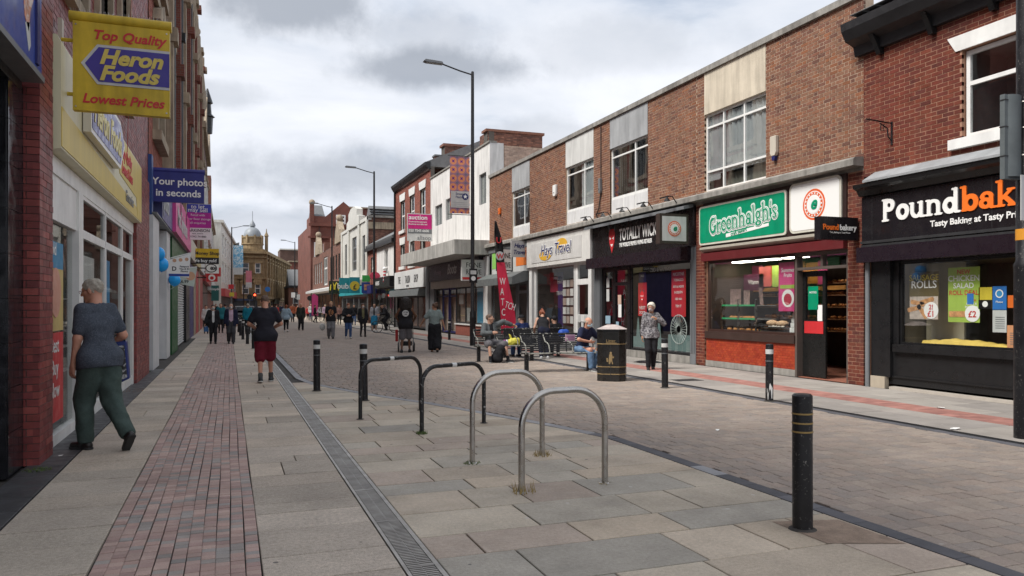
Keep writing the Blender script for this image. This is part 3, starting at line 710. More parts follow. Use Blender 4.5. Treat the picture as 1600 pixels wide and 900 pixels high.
for (u, z, w, h, m, nm) in ((9.22, 1.68, .24, .36, YEL, 'yellow'), (8.97, 1.68, .24, .38, BLUE, 'b'), (8.97, 1.3, .24, .36, PALE, 'p'), (8.72, 1.62, .22, .2, ORANGE, 'o'), (8.72, 1.05, .24, .38, paint((.65, .3, .15), .5), 'p')):
    p = poster(F, sw, u, -.16, z, w, h, m, 'notice')
    if nm == 'yellow': MB().box(F, u-.12, u+.12, -.158, -.156, z-.18, z-.03).build('print', BLACK, p); MB().disc(F, u, -.155, z-.1, .05).build('print', TXT, p)
    elif nm == 'b': MB().disc(F, u, -.1565, z+.07, .07).build('print', TXT, p); MB().disc(F, u, -.155, z+.07, .05).build('print', paint((.05, .3, .6), .5), p); text('Please', F, u, -.155, z-.08, .05, TXT, p, align='CENTER', ex=.001)
    elif nm == 'p':
        for k in range(6): MB().box(F, u-.09, u+.07, -.158, -.1565, z+.06-k*.035, z+.07-k*.035).build('print', GREYM, p)
# yellow cloth over the window tray
b = MB(); NX, NY = 44, 10
for i in range(NX+1):
    for k in range(NY+1):
        u = 10.5-1.9*i/NX; n = -.55+.36*k/NY; zz = .90+.07*math.exp(-((i/NX-.35)*3)**2)*(1-((k-5)/6)**2)+.010*math.sin(i*.55+k*.25)+.006*math.sin(i*1.25-k*.4)
        if k in (0, NY): zz = .855
        b.v.append(F(u, n, zz))
for i in range(NX):
    for k in range(NY): o = i*(NY+1)+k; b.f.append((o, o+1, o+NY+2, o+NY+1))
yc = b.build('cloth', mat('mustard_cloth', (.62, .44, .10), .85, var=.15, vs=4), None, smooth=True); tag(yc, 'mustard yellow cloth spread over the tray in the black bakery window', 'cloth')
# old empty sign bracket
s = thing('sign_bracket', 'empty black wrought iron sign bracket high on the red brick wall', 'bracket', base=F(11.1, 0, 4.9))
yb = 10.97; zb = 4.93
b = MB(); b.tube([F(yb, .01, 4.55), F(yb, .01, 4.98)], .018, 8); b.tube([F(yb, .01, 4.95), F(yb+.0, .62, 4.98)], .014, 8); b.tube([F(yb, .02, 4.62), F(yb, .1, 4.70), F(yb, .12, 4.85), F(yb, .3, 4.93)], .012, 8); b.build('arm', BLACK, s)
b = MB(); b.tube([F(yb, .2, 4.92), F(yb, .2, 4.8), F(yb, .28, 4.8), F(yb, .28, 4.9)], .008, 6); b.build('scroll', BLACK, s)
# projecting box sign of the bakery
F2 = FY(11.82)
s = thing('projecting_sign', 'black projecting box sign with red and white bakery lettering', 'sign', base=(11.1, 11.8, 2.8))
MB().box(F2, 10.62, 11.55, -.08, .08, 2.83, 3.27).build('sign_box', paint((.012, .01, .012), .3), s)
text('Pound', F2, 10.68, .084, 3.02, .15, OR, s, 'C', bold=.03, ex=.002); text('bakery', F2, 11.09, .084, 3.02, .15, TXT, s, 'C', bold=.03, ex=.002)
text('Tasty Baking at Tasty Prices', F2, 10.84, .084, 2.955, .045, TXT, s, 'C', ex=.001)
MB().box(F2, 11.55, 11.62, -.02, .02, 3.0, 3.1).build('fixing', BLACK, s)

# ---- helper for the post-war brick row
def upper(T, u0, u1, bays, cap=300):
    """bays: (ua, ub, panel material, window bottom, curtain)"""
    hol = [(a, b_, 4.5, 7.6) for a, b_, *_ in bays]
    brick_wall(T, FR, 'x', u0, u1, 4.46, 7.58, hol, BRICK_O, MORTAR, cap, flemish=True)
    b = MB(); b.box(FR, u0, u1-.004, -.3, .07, 7.58, 7.72); b.build('coping', CONC, T)
    b = MB(); b.profile(FR, [(0, 4.46), (.22, 4.44), (.26, 4.40), (.26, 4.28), (0, 4.27)], u0, u1-.003); b.build('ledge', CONC, T)
    b = MB(); b.box(FR, u0, u1, -.3, 0, 4.2, 4.27); b.build('beam', CONC, T)
    body(T, FR, u0, u1, 7.6)
    for (a, b_, pm, zb, ztop, style) in bays:
        MB().box(FR, a+.003, b_-.003, -.14, .015, ztop, 7.575).build('render_panel', pm, T)
        if zb > 4.6:
            MB().box(FR, a+.003, b_-.003, -.14, -.05, 4.465, zb).build('apron', WHITE, T)
            for k in range(3):
                MB().box(FR, a+.05+(b_-a)*k/3, a-.03+(b_-a)*(k+1)/3, -.05, -.035, 4.52, zb-.04).build('panel', paint((.66, .66, .66), .5, streak=.15), T)
        if style == 'bakery': w = window(FR, T, a, b_, zb, ztop, -.06, [.36, .70], [.26, .83], WHITE, .05)
        elif style == 'two': w = window(FR, T, a, b_, zb, ztop, -.06, [.34, .68], [.80], WHITE, .05)
        else: w = window(FR, T, a, b_, zb, ztop, -.06, [.36], [.82], WHITE, .05)
        if style == 'blind':
            sl = MB()
            for k in range(16):
                u = a+.1+(b_-a-.2)*k/15; q = MB().obox(FR(u, -.155, zb+.75), (.5, .86, 0), (.86, -.5, 0), (0, 0, 1), .045, .002, .68); q.build('blind_slat', paint((.68, .69, .69), .7), w)
        if style in ('curtain', 'bakery'):
            c0, c1 = (a+.05, a+(b_-a)*.5) if style == 'curtain' else (a+.04, a+(b_-a)*.78)
            zb1 = zb+.05 if style == 'curtain' else zb+.42
            q = MB(); N = 70
            for i in range(N+1):
                u = c0+(c1-c0)*i/N; n = -.125+.02*math.sin(i*.9)+.014*math.sin(i*.37+1)
                q.v += [FR(u, n, zb1), FR(u, n*.97, ztop-.08)]
            for i in range(N): q.f.append((2*i, 2*i+2, 2*i+3, 2*i+1))
            cm = mat('net_curtain', (.78, .80, .81), .9, var=.1, vs=3)
            q.build('curtain', cm, w, smooth=True)
            if style == 'bakery':
                q = MB(); N = 30
                for i in range(N+1):
                    u = a+(b_-a)*(.76+.20*i/N); q.v += [FR(u+.06, -.125+.03*math.sin(i*1.3), zb+.28), FR(u, -.125+.022*math.sin(i*1.3), ztop-.08)]
                for i in range(N): q.f.append((2*i, 2*i+2, 2*i+3, 2*i+1))
                q.build('curtain', cm, w, smooth=True)
                MB().box(FR, a+.08, b_-.08, -.30, -.28, zb+.04, zb+.40).build('board', KHAKI, w)
def alarm(u, z, m, w=.2, h=.28):
    s = thing('alarm_box', {'a': 'white burglar alarm box beside the white panelled window', 'b': 'cream alarm box with a blue foot beside the curtained window', 'c': 'small orange alarm lamp on the brick of the phone shop', 'd': 'grey cable box on the narrow brick pier'}[m], 'alarm box', base=FR(u, 0, z))
    c = {'a': WHITE, 'b': CREAMP, 'c': ORANGE, 'd': GREYM}[m]
    MB().prism(FR, [(u-w/2, z), (u-w/2, z+h), (u+w/2, z+h), (u+w/2, z), (u+w*.3, z-h*.18), (u-w*.3, z-h*.18)], .012, .1).build('casing', c, s, bevel=.012)
    if m == 'b': MB().prism(FR, [(u-w*.3, z-h*.2), (u+w*.3, z-h*.2), (u+w*.2, z-h*.45), (u-w*.2, z-h*.45)], .015, .09).build('lamp', NAVY, s)
    else: MB().box(FR, u-.02, u+.02, .1, .115, z+.05, z+.08).build('lamp', DARK, s)

# ---- bakery with the green sign
T = thing('bakery_building', 'brick bakery with green and white signs, orange tiled stall riser and open door', 'building', base=(11.6, 14, 0))
upper(T, 11.653, 17.35, [(14.55, 16.98, CREAM, 4.5, 6.5, 'bakery')], 300)
for (a, b_) in ((11.653, 12.06), (16.98, 17.36)):
    brick_wall(T, FR, 'x', a, b_, 0.0, 4.2, [], BRICK_R, MORTAR_R, 130, bl=.19, name='pier')
b = MB(); b.box(FR, 12.06, 16.98, -.2, .04, 2.95, 4.2); fas = b.build('fascia', paint((.035, .02, .018), .4), T)
b = MB(); b.profile(FR, [(.04, 3.07), (.14, 3.05), (.14, 3.0), (.04, 2.93)], 12.0, 17.0); b.build('sign_moulding', paint((.4, .37, .31), .7), T)
b = MB(); b.box(FR, 12.06, 16.98, -.1, .12, 2.70, 2.90); b.build('shutter_box', OXBLOOD, T)
def panel(F, par, u0, u1, n, z0, z1, m, edge, name, r=.12, border=.05):
    def rr(a, b_, c, d, r):
        P = []
        for (cx, cz, s0) in ((b_-r, d-r, 0), (a+r, d-r, 90), (a+r, c+r, 180), (b_-r, c+r, 270)):
            P += [(cx+r*math.cos(RAD(s0+k*18)), cz+r*math.sin(RAD(s0+k*18))) for k in range(6)]
        return P
    o = MB().prism(F, rr(u0, u1, z0, z1, r), n, n+.03).build(name, edge, par)
    MB().prism(F, rr(u0+border, u1-border, z0+border, z1-border, r*.8), n+.03, n+.036).build('sign_face', m, o)
    return o
gs = panel(FR, T, 13.78, 17.12, .045, 3.12, 4.12, GREEN, paint((.6, .58, .5), .5), 'sign_panel', .08)
for k, (m_, gr) in enumerate(((TXT, .085), (GREEN, .035), (TXT, .012), (GREEN, -.022))):
    fat_text("Greenhalgh's", FR, 16.62, .082, 3.36, .44, m_, gs, grow=gr, slope=3, xs=.82, thick=.004+.004*k)
MB().prism(FR, [(15.95, 3.24), (14.35, 3.37), (14.35, 3.44), (15.95, 3.33)], .083, .087).build('ribbon', TXT, gs)
text('craft bakers', FR, 15.75, .09, 3.265, .13, GREEN, gs, slope=6, bold=.01)
ws = panel(FR, T, 12.16, 13.68, .045, 3.12, 4.2, TXT, paint((.6, .58, .5), .5), 'sign_panel', .14)
panel(FR, ws, 12.24, 13.60, .03, 3.2, 4.12, paint((.68, .68, .66), .5), RED, 'red_line', .12, .02)
RG = paint((.7, .12, .03), .5, var=0)
def rosette(F, par, u, n, z, r, side):
    for k, (q, m_) in enumerate(((1.0, RG), (.86, TXT), (.80, RG), (.62, TXT), (.56, TXT))):
        MB().disc(F, u, n+k*.003, z, r*q, n2=n+k*.003+.002).build('rosette', m_, par)
    for k in range(18):
        a = 2*math.pi*k/18; MB().disc(F, u+r*.71*math.cos(a), n+.0152, z+r*.71*math.sin(a), r*.06, k=8).build('dot', TXT, par)
    text('e', F, u, n+.018, z-r*.28, r*1.15, GREEN, par, side, 'CENTER', bold=.03, shear=.3)
for s_ in (-1, 1):
    MB().prism(FR, [(12.92+s_*.2, 3.62), (12.92+s_*.5, 3.70), (12.92+s_*.62, 3.82), (12.92+s_*.5, 3.8), (12.92+s_*.58, 3.92), (12.92+s_*.42, 3.8), (12.92+s_*.2, 3.75)], .072, .078).build('ribbon', GREEN, ws)
rosette(FR, ws, 12.92, .08, 3.68, .33, 'R')
MB().box(FR, 13.62, 16.98, -.25, -.03, 0.0, .15).build('plinth', CONC, T)
tw = holed_wall(FR, 13.62, 16.95, .15, .72, [], -.2, -.03).build('stall_riser', paint((.3, .06, .03), .6), T)
pieces(tw, 'tile', 'tiles', courses(FR, 'x', 13.64, 16.93, .16, .71, [], -.03, bl=.105, bh=.05, j=.006, proud=.004, depth=.02), TILE_R, 300)
MB().box(FR, 13.6, 16.95, -.2, .02, .721, .90).build('sill', paint((.05, .03, .025), .4), T)
sw = window(FR, T, 13.62, 16.92, .90, 2.70, -.06, [], [], paint((.05, .025, .02), .4), .06, SHOPGLASS, deep=0, name='shop_window')
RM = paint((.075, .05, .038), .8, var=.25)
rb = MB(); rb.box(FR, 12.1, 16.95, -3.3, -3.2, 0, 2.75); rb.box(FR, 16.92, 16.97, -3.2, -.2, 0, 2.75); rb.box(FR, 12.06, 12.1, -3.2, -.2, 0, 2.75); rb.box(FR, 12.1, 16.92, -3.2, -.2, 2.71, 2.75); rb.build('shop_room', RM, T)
for k in range(5): MB().box(FR, 13.7, 16.8, -1.9, -1.55, .95+k*.28, .97+k*.28).build('bread_shelf', paint((.3, .15, .06), .6), T)
b = MB()
for k in range(5):
    for q in range(24): b.ball(FR(13.8+q*.125+rnd.uniform(-.02, .02), -1.62-rnd.uniform(0, .1), 1.01+k*.28), rnd.uniform(.04, .06), 8, 1, 1.2, .7)
tag(b.build('rolls', BREAD, T, smooth=True), kind='stuff')
MB().box(FR, 13.64, 16.9, -1.5, -1.46, 1.92, 2.02).build('warm_strip', paint((.55, .28, .06), .5), T)
for (u, w, h, m_) in ((16.65, .45, .55, paint((.30, .03, .10), .5)), (16.1, .5, .5, ORANGE), (15.6, .45, .58, LIME), (15.1, .45, .6, BREAD), (14.65, .4, .5, paint((.55, .22, .02), .5)), (14.3, .3, .55, PINK)): poster(FR, T, u, -1.4, 2.33, w, h, m_, 'menu_board')
MB().box(FR, 12.1, 16.9, -3.2, -.06, 0, .012).build('shop_floor', paint((.3, .12, .08), .5), T)
for k in range(3): MB().box(FR, 14.1+k*.95, 14.75+k*.95, -.85, -.6, 2.66, 2.69).build('ceiling_light', TUBE, T)
for (u, z, w, h, m_, l) in ((16.3, 2.15, .8, .42, paint((.10, .02, .05), .5), [(0, -.1, .16, 'Warm', TXT)]), (15.85, 2.28, .45, .5, paint((.6, .12, .1), .5), []), (15.38, 2.28, .4, .52, LIME, []), (14.95, 2.25, .42, .6, BREAD, [(0, .2, .08, 'Summer', TXT)]), (14.55, 2.2, .3, .5, paint((.25, .08, .02), .5), [])):
    poster(FR, T, u, -1.0, z, w, h, m_, 'menu_board', l)
pp = poster(FR, sw, 13.98, -.14, 1.98, .62, 1.1, PINK, lines=[(0, .3, .13, 'Summer', TXT), (0, .2, .12, 'Fruits', TXT)])
MB().disc(FR, 13.98, -.139, 1.72, .2, n2=-.136).build('print', TXT, pp); MB().disc(FR, 13.98, -.135, 1.7, .13, n2=-.133).build('print', paint((.45, .02, .05), .5), pp); MB().box(FR, 13.72, 14.24, -.139, -.1365, 1.94, 2.02).build('print', LIME, pp)
# display counter in the bakery window
dc = thing('display_counter', 'glazed bakery counter with green shelf edges behind the shop window', 'counter', base=FR(15.9, -.6, .9))
for k, z in enumerate((.92, 1.22, 1.55)):
    MB().box(FR, 15.35, 16.7, -.95, -.35, z, z+.018).build('shelf', PALE, dc); MB().box(FR, 15.35, 16.7, -.35, -.335, z-.008, z+.035).build('shelf_edge', paint((.05, .4, .16), .4) if k else STEEL, dc)
for u in (15.35, 16.02, 16.72): MB().box(FR, u-.02, u+.02, -.36, -.32, .9, 1.72).build('post', STEEL, dc)
MB().box(FR, 13.7, 15.3, -.9, -.3, .92, .95).build('tray', DARK, dc); MB().box(FR, 14.3, 15.2, -.75, -.4, 1.02, 1.04).build('tray', STEEL, dc)
def heap(label, nm, pts, r, m_, grp=None):
    for (u, n, z) in pts:
        q = MB(); q.ball(FR(u, n, z), r, 10, 1.0, 1.3, .62); o = q.build(nm, m_, None, smooth=True); tag(o, label, 'pastry' if 'past' in nm else 'bread', grp)
heap('golden pastry on the bottom shelf of the green edged counter', 'pastry', [(16.6-.13*k, -.5-.08*(k % 2), .96) for k in range(9)], .062, BREAD, 'pastries on the bottom shelf')
heap('golden pastry on the middle shelf of the green edged counter', 'pastry', [(16.5-.14*k, -.5, 1.265) for k in range(7)], .062, BREAD, 'pastries on the middle shelf')
heap('floury loaf on the black tray in the bakery window', 'loaf', [(14.95, -.5, 1.14), (14.62, -.52, 1.13)], .13, mat('floury_crust', (.5, .33, .2), .9, var=.3, vs=10), 'floury loaves on the black tray')
heap('small white bun on the steel tray in the bakery window', 'bun', [(14.95-.11*k, -.44, 1.065) for k in range(5)], .042, paint((.6, .55, .48), .8), 'white buns on the steel tray')
for k in range(5):
    q = MB().box(FR, 13.75+.02*k, 14.12-.03*k, -.5+.01*k, -.3, .95+k*.11, 1.055+k*.11).build('cake_box', TXT, None, bevel=.008); tag(q, 'white cake box stacked at the door end of the bakery window', 'box', 'stacked white cake boxes')
for (u, n, w, h, tl) in ((16.35, -.5, .42, .4, 0), (15.9, -.5, .22, .36, 0), (15.38, -.5, .12, .42, .2)):
    q = MB().prism(FR, [(u-w/2-tl*.3, 1.58), (u+w/2-tl*.3, 1.58), (u+w/2, 1.58+h), (u-w/2, 1.58+h)], n, n+.015).build('display_card', mat('biscuit_picture', (.3, .2, .18), .6, var=.6, vs=14, island=.3), None)
    tag(q, {16.35: 'wide card with pictures of biscuits on top of the display counter', 15.9: 'card with a picture of burgers in the middle of the counter top', 15.38: 'narrow leaning card at the end of the counter top'}[u], 'card')
# door and transom
fr = MB(); fr.box(FR, 12.07, 12.12, -.18, -.02, 0, 2.70); fr.box(FR, 13.55, 13.61, -.18, -.02, 0, 2.70); fr.box(FR, 12.12, 13.55, -.16, -.03, 2.62, 2.70); fr.box(FR, 12.12, 13.55, -.16, -.03, 2.32, 2.38); fr.box(FR, 12.8, 12.86, -.15, -.04, 2.38, 2.62)
fr.build('door_frame', paint((.10, .08, .07), .5), T)
for a in (12.12, 12.86): 
    q = MB(); q.q(FR(a, -.1, 2.38), FR(a+.69, -.1, 2.38), FR(a+.69, -.1, 2.62), FR(a, -.1, 2.62)); q.build('transom_pane', GLASS, T)
d = MB(); d.box(FR, 13.44, 13.50, -1.0, -.1, .03, 2.3); d = MB(); hol = [(12.95, 13.44, 1.1, 2.15)]
d = holed_wall(FR, 12.86, 13.54, .03, 2.3, [(12.95, 13.45, 1.25, 2.18)], -.22, -.17).build('door', paint((.012, .012, .012), .3), T)
q = MB(); q.q(FR(12.95, -.195, 1.25), FR(13.45, -.195, 1.25), FR(13.45, -.195, 2.18), FR(12.95, -.195, 2.18)); q.build('door_pane', SHOPGLASS, d)
MB().box(FR, 12.92, 13.48, -.17, -.16, .96, 1.22).build('push_plate', RED, d)
poster(FR, d, 13.22, -.165, 1.72, .3, .5, GREEN, lines=[(0, .2, .06, 'NOTICE', TXT)]); poster(FR, d, 13.02, -.165, 1.4, .14, .34, TXT)
MB().box(FR, 12.2, 12.6, -2.6, -2.0, 0, 1.1).build('till_counter', paint((.2, .02, .02), .5), T); MB().box(FR, 12.12, 13.5, -3.1, -2.9, 1.0, 1.05).build('back_shelf', BREAD, T); MB().box(FR, 12.12, 13.5, -3.1, -2.9, 1.6, 1.65).build('back_shelf', BREAD, T)
poster(FR, T, 13.0, -2.5, 2.25, .9, .3, YEL, 'menu_board')
alarm(14.2, 5.0, 'b', .2, .38)
# projecting rosette box
F2 = FY(17.4); s = thing('projecting_sign', 'white square box sign with an orange and green rosette in a dark frame', 'sign', base=(10.9, 17.3, 3.1))
MB().box(F2, 10.46, 11.32, -.1, .1, 3.17, 3.95).build('sign_box', paint((.05, .035, .03), .4), s); MB().box(F2, 10.53, 11.25, .1, .106, 3.24, 3.88).build('sign_face', paint((.6, .61, .6), .5), s)
rosette(F2, s, 10.89, .11, 3.56, .2, 'C'); MB().box(F2, 11.32, 11.6, -.03, .03, 3.5, 3.6).build('fixing', DARK, s)

# ---- vape shop
T = thing('vape_shop_building', 'brick shop with black fascia, black shutter box and red window stickers', 'building', base=(11.6, 20, 0))
upper(T, 17.353, 23.42, [(19.85, 22.24, GREYPANEL, 5.0, 6.62, 'blind')], 300)
b = MB(); b.box(FR, 17.36, 23.42, -.2, .06, 3.15, 4.2); fas = b.build('fascia', mat('black_banner', (.014, .012, .013), .3, var=.2, vs=2, bump=.3, bs=3), T)
MB().box(FR, 17.55, 23.3, .0, .36, 2.78, 3.12).build('shutter_box', PURPLEBLACK, T)
for (a, b_) in ((17.36, 17.62), (22.95, 23.42)):
    q = MB(); q.box(FR, a, b_, -.1, .02, 0, 4.2)
    for k in range(3): q.box(FR, a+.04+k*(b_-a-.04)/3, a+.07+k*(b_-a-.04)/3, .02, .04, .3, 3.1)
    q.build('pilaster', GREYM, T)
MB().profile(FR, [(.06, 4.26), (.36, 4.18), (.36, 4.1), (.06, 4.16)], 17.4, 23.42).build('shop_cornice', GREYM, T)
text('TOTALLY WICKED', FR, 21.5, .066, 3.60, .52, TXT, fas, bold=.02, xs=.60)
text("THE WORLD'S PREMIER VAPING RETAILER", FR, 21.5, .066, 3.40, .17, TXT, fas, bold=.03, xs=.62)
def devil(F, par, u, n, z, s, side):
    k = -1 if side == 'R' else 1
    MB().prism(F, [(u+k*a*s, z+c*s) for a, c in ((-.5, .35), (-.42, -.3), (0, -1.15), (.42, -.3), (.5, .35), (.32, .7), (-.32, .7))], n, n+.006).build('devil_head', RED, par)
    for q in (-1, 1):
        MB().prism(F, [(u+k*a*s*q, z+c*s) for a, c in ((.3, .6), (.52, .5), (.56, 1.15))], n, n+.005).build('horn', GREYM, par)
        MB().prism(F, [(u+k*a*s*q, z+c*s) for a, c in ((.08, -.02), (.36, .12), (.30, -.12))], n+.006, n+.01).build('eye_mark', TXT, par)
    MB().prism(F, [(u+k*a*s, z+c*s) for a, c in ((-.22, -.45), (.22, -.45), (0, -.66))], n+.006, n+.01).build('grin', TXT, par)
devil(FR, fas, 22.0, .062, 3.72, .42, 'R')
for k in range(5):
    u = 17.9+k*1.25; s = thing('sign_lamp', 'black swan neck lamp over the black fascia, %s' % ('nearest the green bakery', 'second from the green bakery', 'middle of the five', 'second from the travel agency', 'nearest the travel agency')[k], 'lamp', 'swan neck lamps over the vape shop', base=FR(u, 0, 4.35))
    MB().tube([FR(u, .26, 4.33), FR(u, .4, 4.5), FR(u-.1, .62, 4.46)], .014, 6).build('arm', BLACK, s); MB().lathe(FR(u-.1, .62, 4.35), [(.02, .1), (.08, .02), (.09, 0)], 10).build('lamp_head', BLACK, s); MB().box(FR, u-.12, u+.3, .58, .61, 4.46, 4.49).build('bar', BLACK, s)
MB().box(FR, 17.62, 22.95, -.2, .03, 0, .2).build('plinth', CONC, T)
sw = window(FR, T, 17.65, 21.0, .2, 2.78, -.06, [.02], [], BLACK, .06, SHOPGLASS, deep=0, name='shop_window')
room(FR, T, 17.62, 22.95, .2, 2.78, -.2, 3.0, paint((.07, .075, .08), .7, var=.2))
MB().box(FR, 19.6, 20.4, -1.5, -1.4, .2, 2.6).build('display_cabinet', DARK, T); MB().box(FR, 18.2, 19.4, -1.2, -1.15, .9, 2.3).build('display_panel', paint((.2, .2, .19), .6), T)
p = poster(FR, sw, 17.62+.75, -.1, 1.9, .72, 1.3, RED, lines=[(0, .38, .12, 'NICOTINE', TXT), (0, .26, .10, 'TOBACCO', TXT), (0, .12, .09, 'KITS & MODS', TXT), (0, .0, .09, 'E-LIQUIDS', TXT), (0, -.14, .08, 'CBD OILS', TXT), (0, -.3, .1, 'TRY IT', TXT)])
p = poster(FR, sw, 20.35, -.1, 1.75, .5, 1.0, RED, lines=[(0, -.3, .14, 'NEXT', TXT), (0, -.44, .12, 'DOOR', TXT)]); devil(FR, p, 20.35, -.095, 1.85, .2, 'R')
poster(FR, sw, 20.35, -.1, 2.42, .42, .3, NAVY, lines=[(0, 0, .1, 'SALE', TXT)])
text('CBD & VAPING', FR, 19.9, -.09, 2.55, .17, paint((.4, .42, .42), .5), sw, bold=.02, ex=.001)
FROST = paint((.16, .24, .235), .4)
MB().box(FR, 17.72, 18.9, -.1, -.098, .3, .75).build('frosted_film', FROST, sw); MB().box(FR, 18.9, 20.9, -.1, -.0985, .3, .62).build('frosted_film', FROST, sw)
q = MB()
for k in range(26):
    a = 2*math.pi*k/26; q.tube([FR(18.35+.1*math.cos(a), -.095, .9+.1*math.sin(a)), FR(18.35+.42*math.cos(a), -.095, .9+.42*math.sin(a))], .008, 4)
q.tube([FR(18.35+.4*math.cos(2*math.pi*k/30), -.094, .9+.4*math.sin(2*math.pi*k/30)) for k in range(31)], .012, 4); q.build('wheel_sticker', paint((.35, .4, .38), .5), sw)
for u in (19.4, 19.9, 20.6): MB().prism(FR, [(u-.12, .6), (u+.12, .6), (u+.07, .95), (u+.02, 1.2), (u-.02, 1.2), (u-.07, .95)], -.1, -.097).build('tower_sticker', FROST, sw)
holed_wall(FR, 21.05, 22.93, .2, 2.78, [(21.2, 22.0, .35, 2.2), (21.2, 22.0, 2.3, 2.68), (22.2, 22.75, .9, 2.65)], -.14, -.06).build('door', BLACK, T)
for (a, b_, c, d_) in ((21.2, 22.0, .35, 2.2), (21.2, 22.0, 2.3, 2.68), (22.2, 22.75, .9, 2.65)):
    q = MB(); q.q(FR(a, -.1, c), FR(b_, -.1, c), FR(b_, -.1, d_), FR(a, -.1, d_)); q.build('door_pane', SHOPGLASS, T)
for (u, z, w, h, m_) in ((21.7, 1.75, .22, .3, paint((.6, .42, .33), .5)), (21.68, 1.4, .2, .42, TXT), (22.5, 1.9, .2, .4, PALE), (22.5, 2.3, .2, .3, PALE), (22.5, 1.1, .34, .26, paint((.3, .45, .55), .5)), (21.85, .98, .18, .14, paint((.3, .45, .55), .5))): poster(FR, T, u, -.05, z, w, h, m_, 'notice')
alarm(22.85, 5.35, 'd', .14, .42)
b = MB(); b.tube([FR(22.85, .03, 7.5), FR(22.85, .03, 5.8)], .014, 6); b.tube([FR(22.85, .03, 5.3), FR(22.95, .05, 4.8), FR(23.2, .04, 4.55), FR(23.0, .06, 4.5)], .02, 6); b.build('cable', DARK, T)

# ---- travel agency
T = thing('travel_agency_building', 'brick travel agency with white fascia and white panels under its window', 'building', base=(11.6, 26, 0))
upper(T, 23.424, 29.3, [(23.44, 25.72, mat('white_render', (.62, .62, .6), .8, var=.08, vs=1.5, streak=.3), 5.0, 6.6, 'curtain')], 240)
MB().box(FR, 23.42, 29.3, -.2, .14, 3.1, 4.22).build('fascia', paint((.66, .65, .62), .5, streak=.1), T)
fas = MB().box(FR, 24.1, 28.75, .14, .155, 3.25, 4.02).build('fascia_panel', paint((.6, .59, .57), .5), T)
MB().disc(FR, 25.75, .165, 3.82, .22, .5, n2=.168).build('sun_mark', paint((.7, .4, .04), .5), fas); MB().disc(FR, 27.3, .165, 3.5, .2, .6, n2=.168).build('sun_mark', paint((.7, .4, .04), .5), fas)
text('Hays Travel', FR, 27.75, .172, 3.5, .58, TXT, fas, bold=.05, shear=.3, xs=1.0); text('Hays Travel', FR, 27.75, .18, 3.5, .58, NAVY, fas, bold=.0, shear=.3, xs=1.0)
q = MB(); q.box(FR, 29.0, 29.3, -.1, .04, 0, 3.1); q.box(FR, 28.8, 28.85, -.1, .0, .3, 3.1); q.build('pilaster', WHITE, T)
sw = window(FR, T, 25.05, 28.8, .35, 3.1, -.04, [], [], WHITE, .07, SHOPGLASS, deep=0, name='shop_window')
MB().box(FR, 23.6, 28.9, -.2, -.02, 0, .35).build('stall_riser', paint((.35, .35, .35), .6), T)
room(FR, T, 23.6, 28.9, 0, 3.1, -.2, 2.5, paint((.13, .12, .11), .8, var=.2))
p = poster(FR, sw, 27.0, -.35, 1.75, .5, 2.2, NAVY, 'banner', [(0, .3, .25, 'HAYS', PALE), (0, .1, .22, 'TRAVEL', PALE)])
poster(FR, sw, 27.9, -.5, 2.4, .9, .6, paint((.3, .02, .05), .5))
for r_ in range(5):
    for k in range(4):
        q = MB().box(FR, 25.45+k*.33, 25.72+k*.33, -.33, -.32, .9+r_*.34, 1.17+r_*.34).build('offer_card', [PALE, TXT, paint((.5, .4, .35), .5)][(r_+k) % 3], sw)
holed_wall(FR, 23.7, 25.0, 0.02, 3.1, [(23.95, 24.8, 1.25, 2.3), (23.95, 24.8, 2.5, 3.0), (23.95, 24.8, .3, 1.0)], -.12, -.04).build('door', WHITE, T)
for (c, d_) in ((1.25, 2.3), (2.5, 3.0), (.3, 1.0)):
    q = MB(); q.q(FR(23.95, -.08, c), FR(24.8, -.08, c), FR(24.8, -.08, d_), FR(23.95, -.08, d_)); q.build('door_pane', SHOPGLASS, T)
for k in range(3): poster(FR, T, 24.15+k*.25, -.03, 1.1-.25*(k % 2), .2, .26, PALE, 'notice')
alarm(26.6, 5.75, 'a', .28, .36)
# ---- phone repair shop
T = thing('phone_shop_building', 'narrow brick shop with grey awning and green and orange fascia', 'building', base=(11.6, 32, 0))
upper(T, 29.304, 34.5, [(29.32, 31.4, GREYPANEL, 4.95, 6.5, 'one')], 200)
fas = MB().box(FR, 29.5, 33.9, -.1, .08, 3.0, 4.0).build('fascia', PALE, T)
MB().box(FR, 29.5, 30.7, .08, .09, 3.25, 3.98).build('orange_panel', paint((.75, .2, .04), .5), fas); MB().box(FR, 32.7, 33.85, .08, .09, 3.25, 3.98).build('green_panel', paint((.25, .55, .12), .5), fas)
MB().box(FR, 29.35, 34.3, .0, .12, 4.0, 4.22).build('shop_cornice', GREYM, T)
MB().profile(FR, [(0, 3.0), (.2, 3.0), (.7, 2.75), (.7, 2.45), (.62, 2.45), (.0, 2.6)], 29.5, 34.4).build('awning', mat('grey_awning', (.13, .14, .14), .6, var=.15), T)
MB().box(FR, 29.6, 34.3, -.15, -.02, 0, .3).build('stall_riser', GREYM, T)
window(FR, T, 31.0, 34.2, .3, 2.6, -.05, [.5], [], GREYM, .08, SHOPGLASS, deep=2.2, inner=paint((.2, .21, .2), .7, var=.2), name='shop_window')
window(FR, T, 29.7, 30.9, .05, 2.6, -.06, [], [.82], GREYM, .12, SHOPGLASS, deep=1.5, name='door')
alarm(32.9, 5.75, 'c', .22, .24)
F2 = FY(29.6); s = thing('projecting_sign', 'grey projecting sign with two navy italic words beside the white travel fascia', 'sign', base=(10.9, 29.6, 3.6))
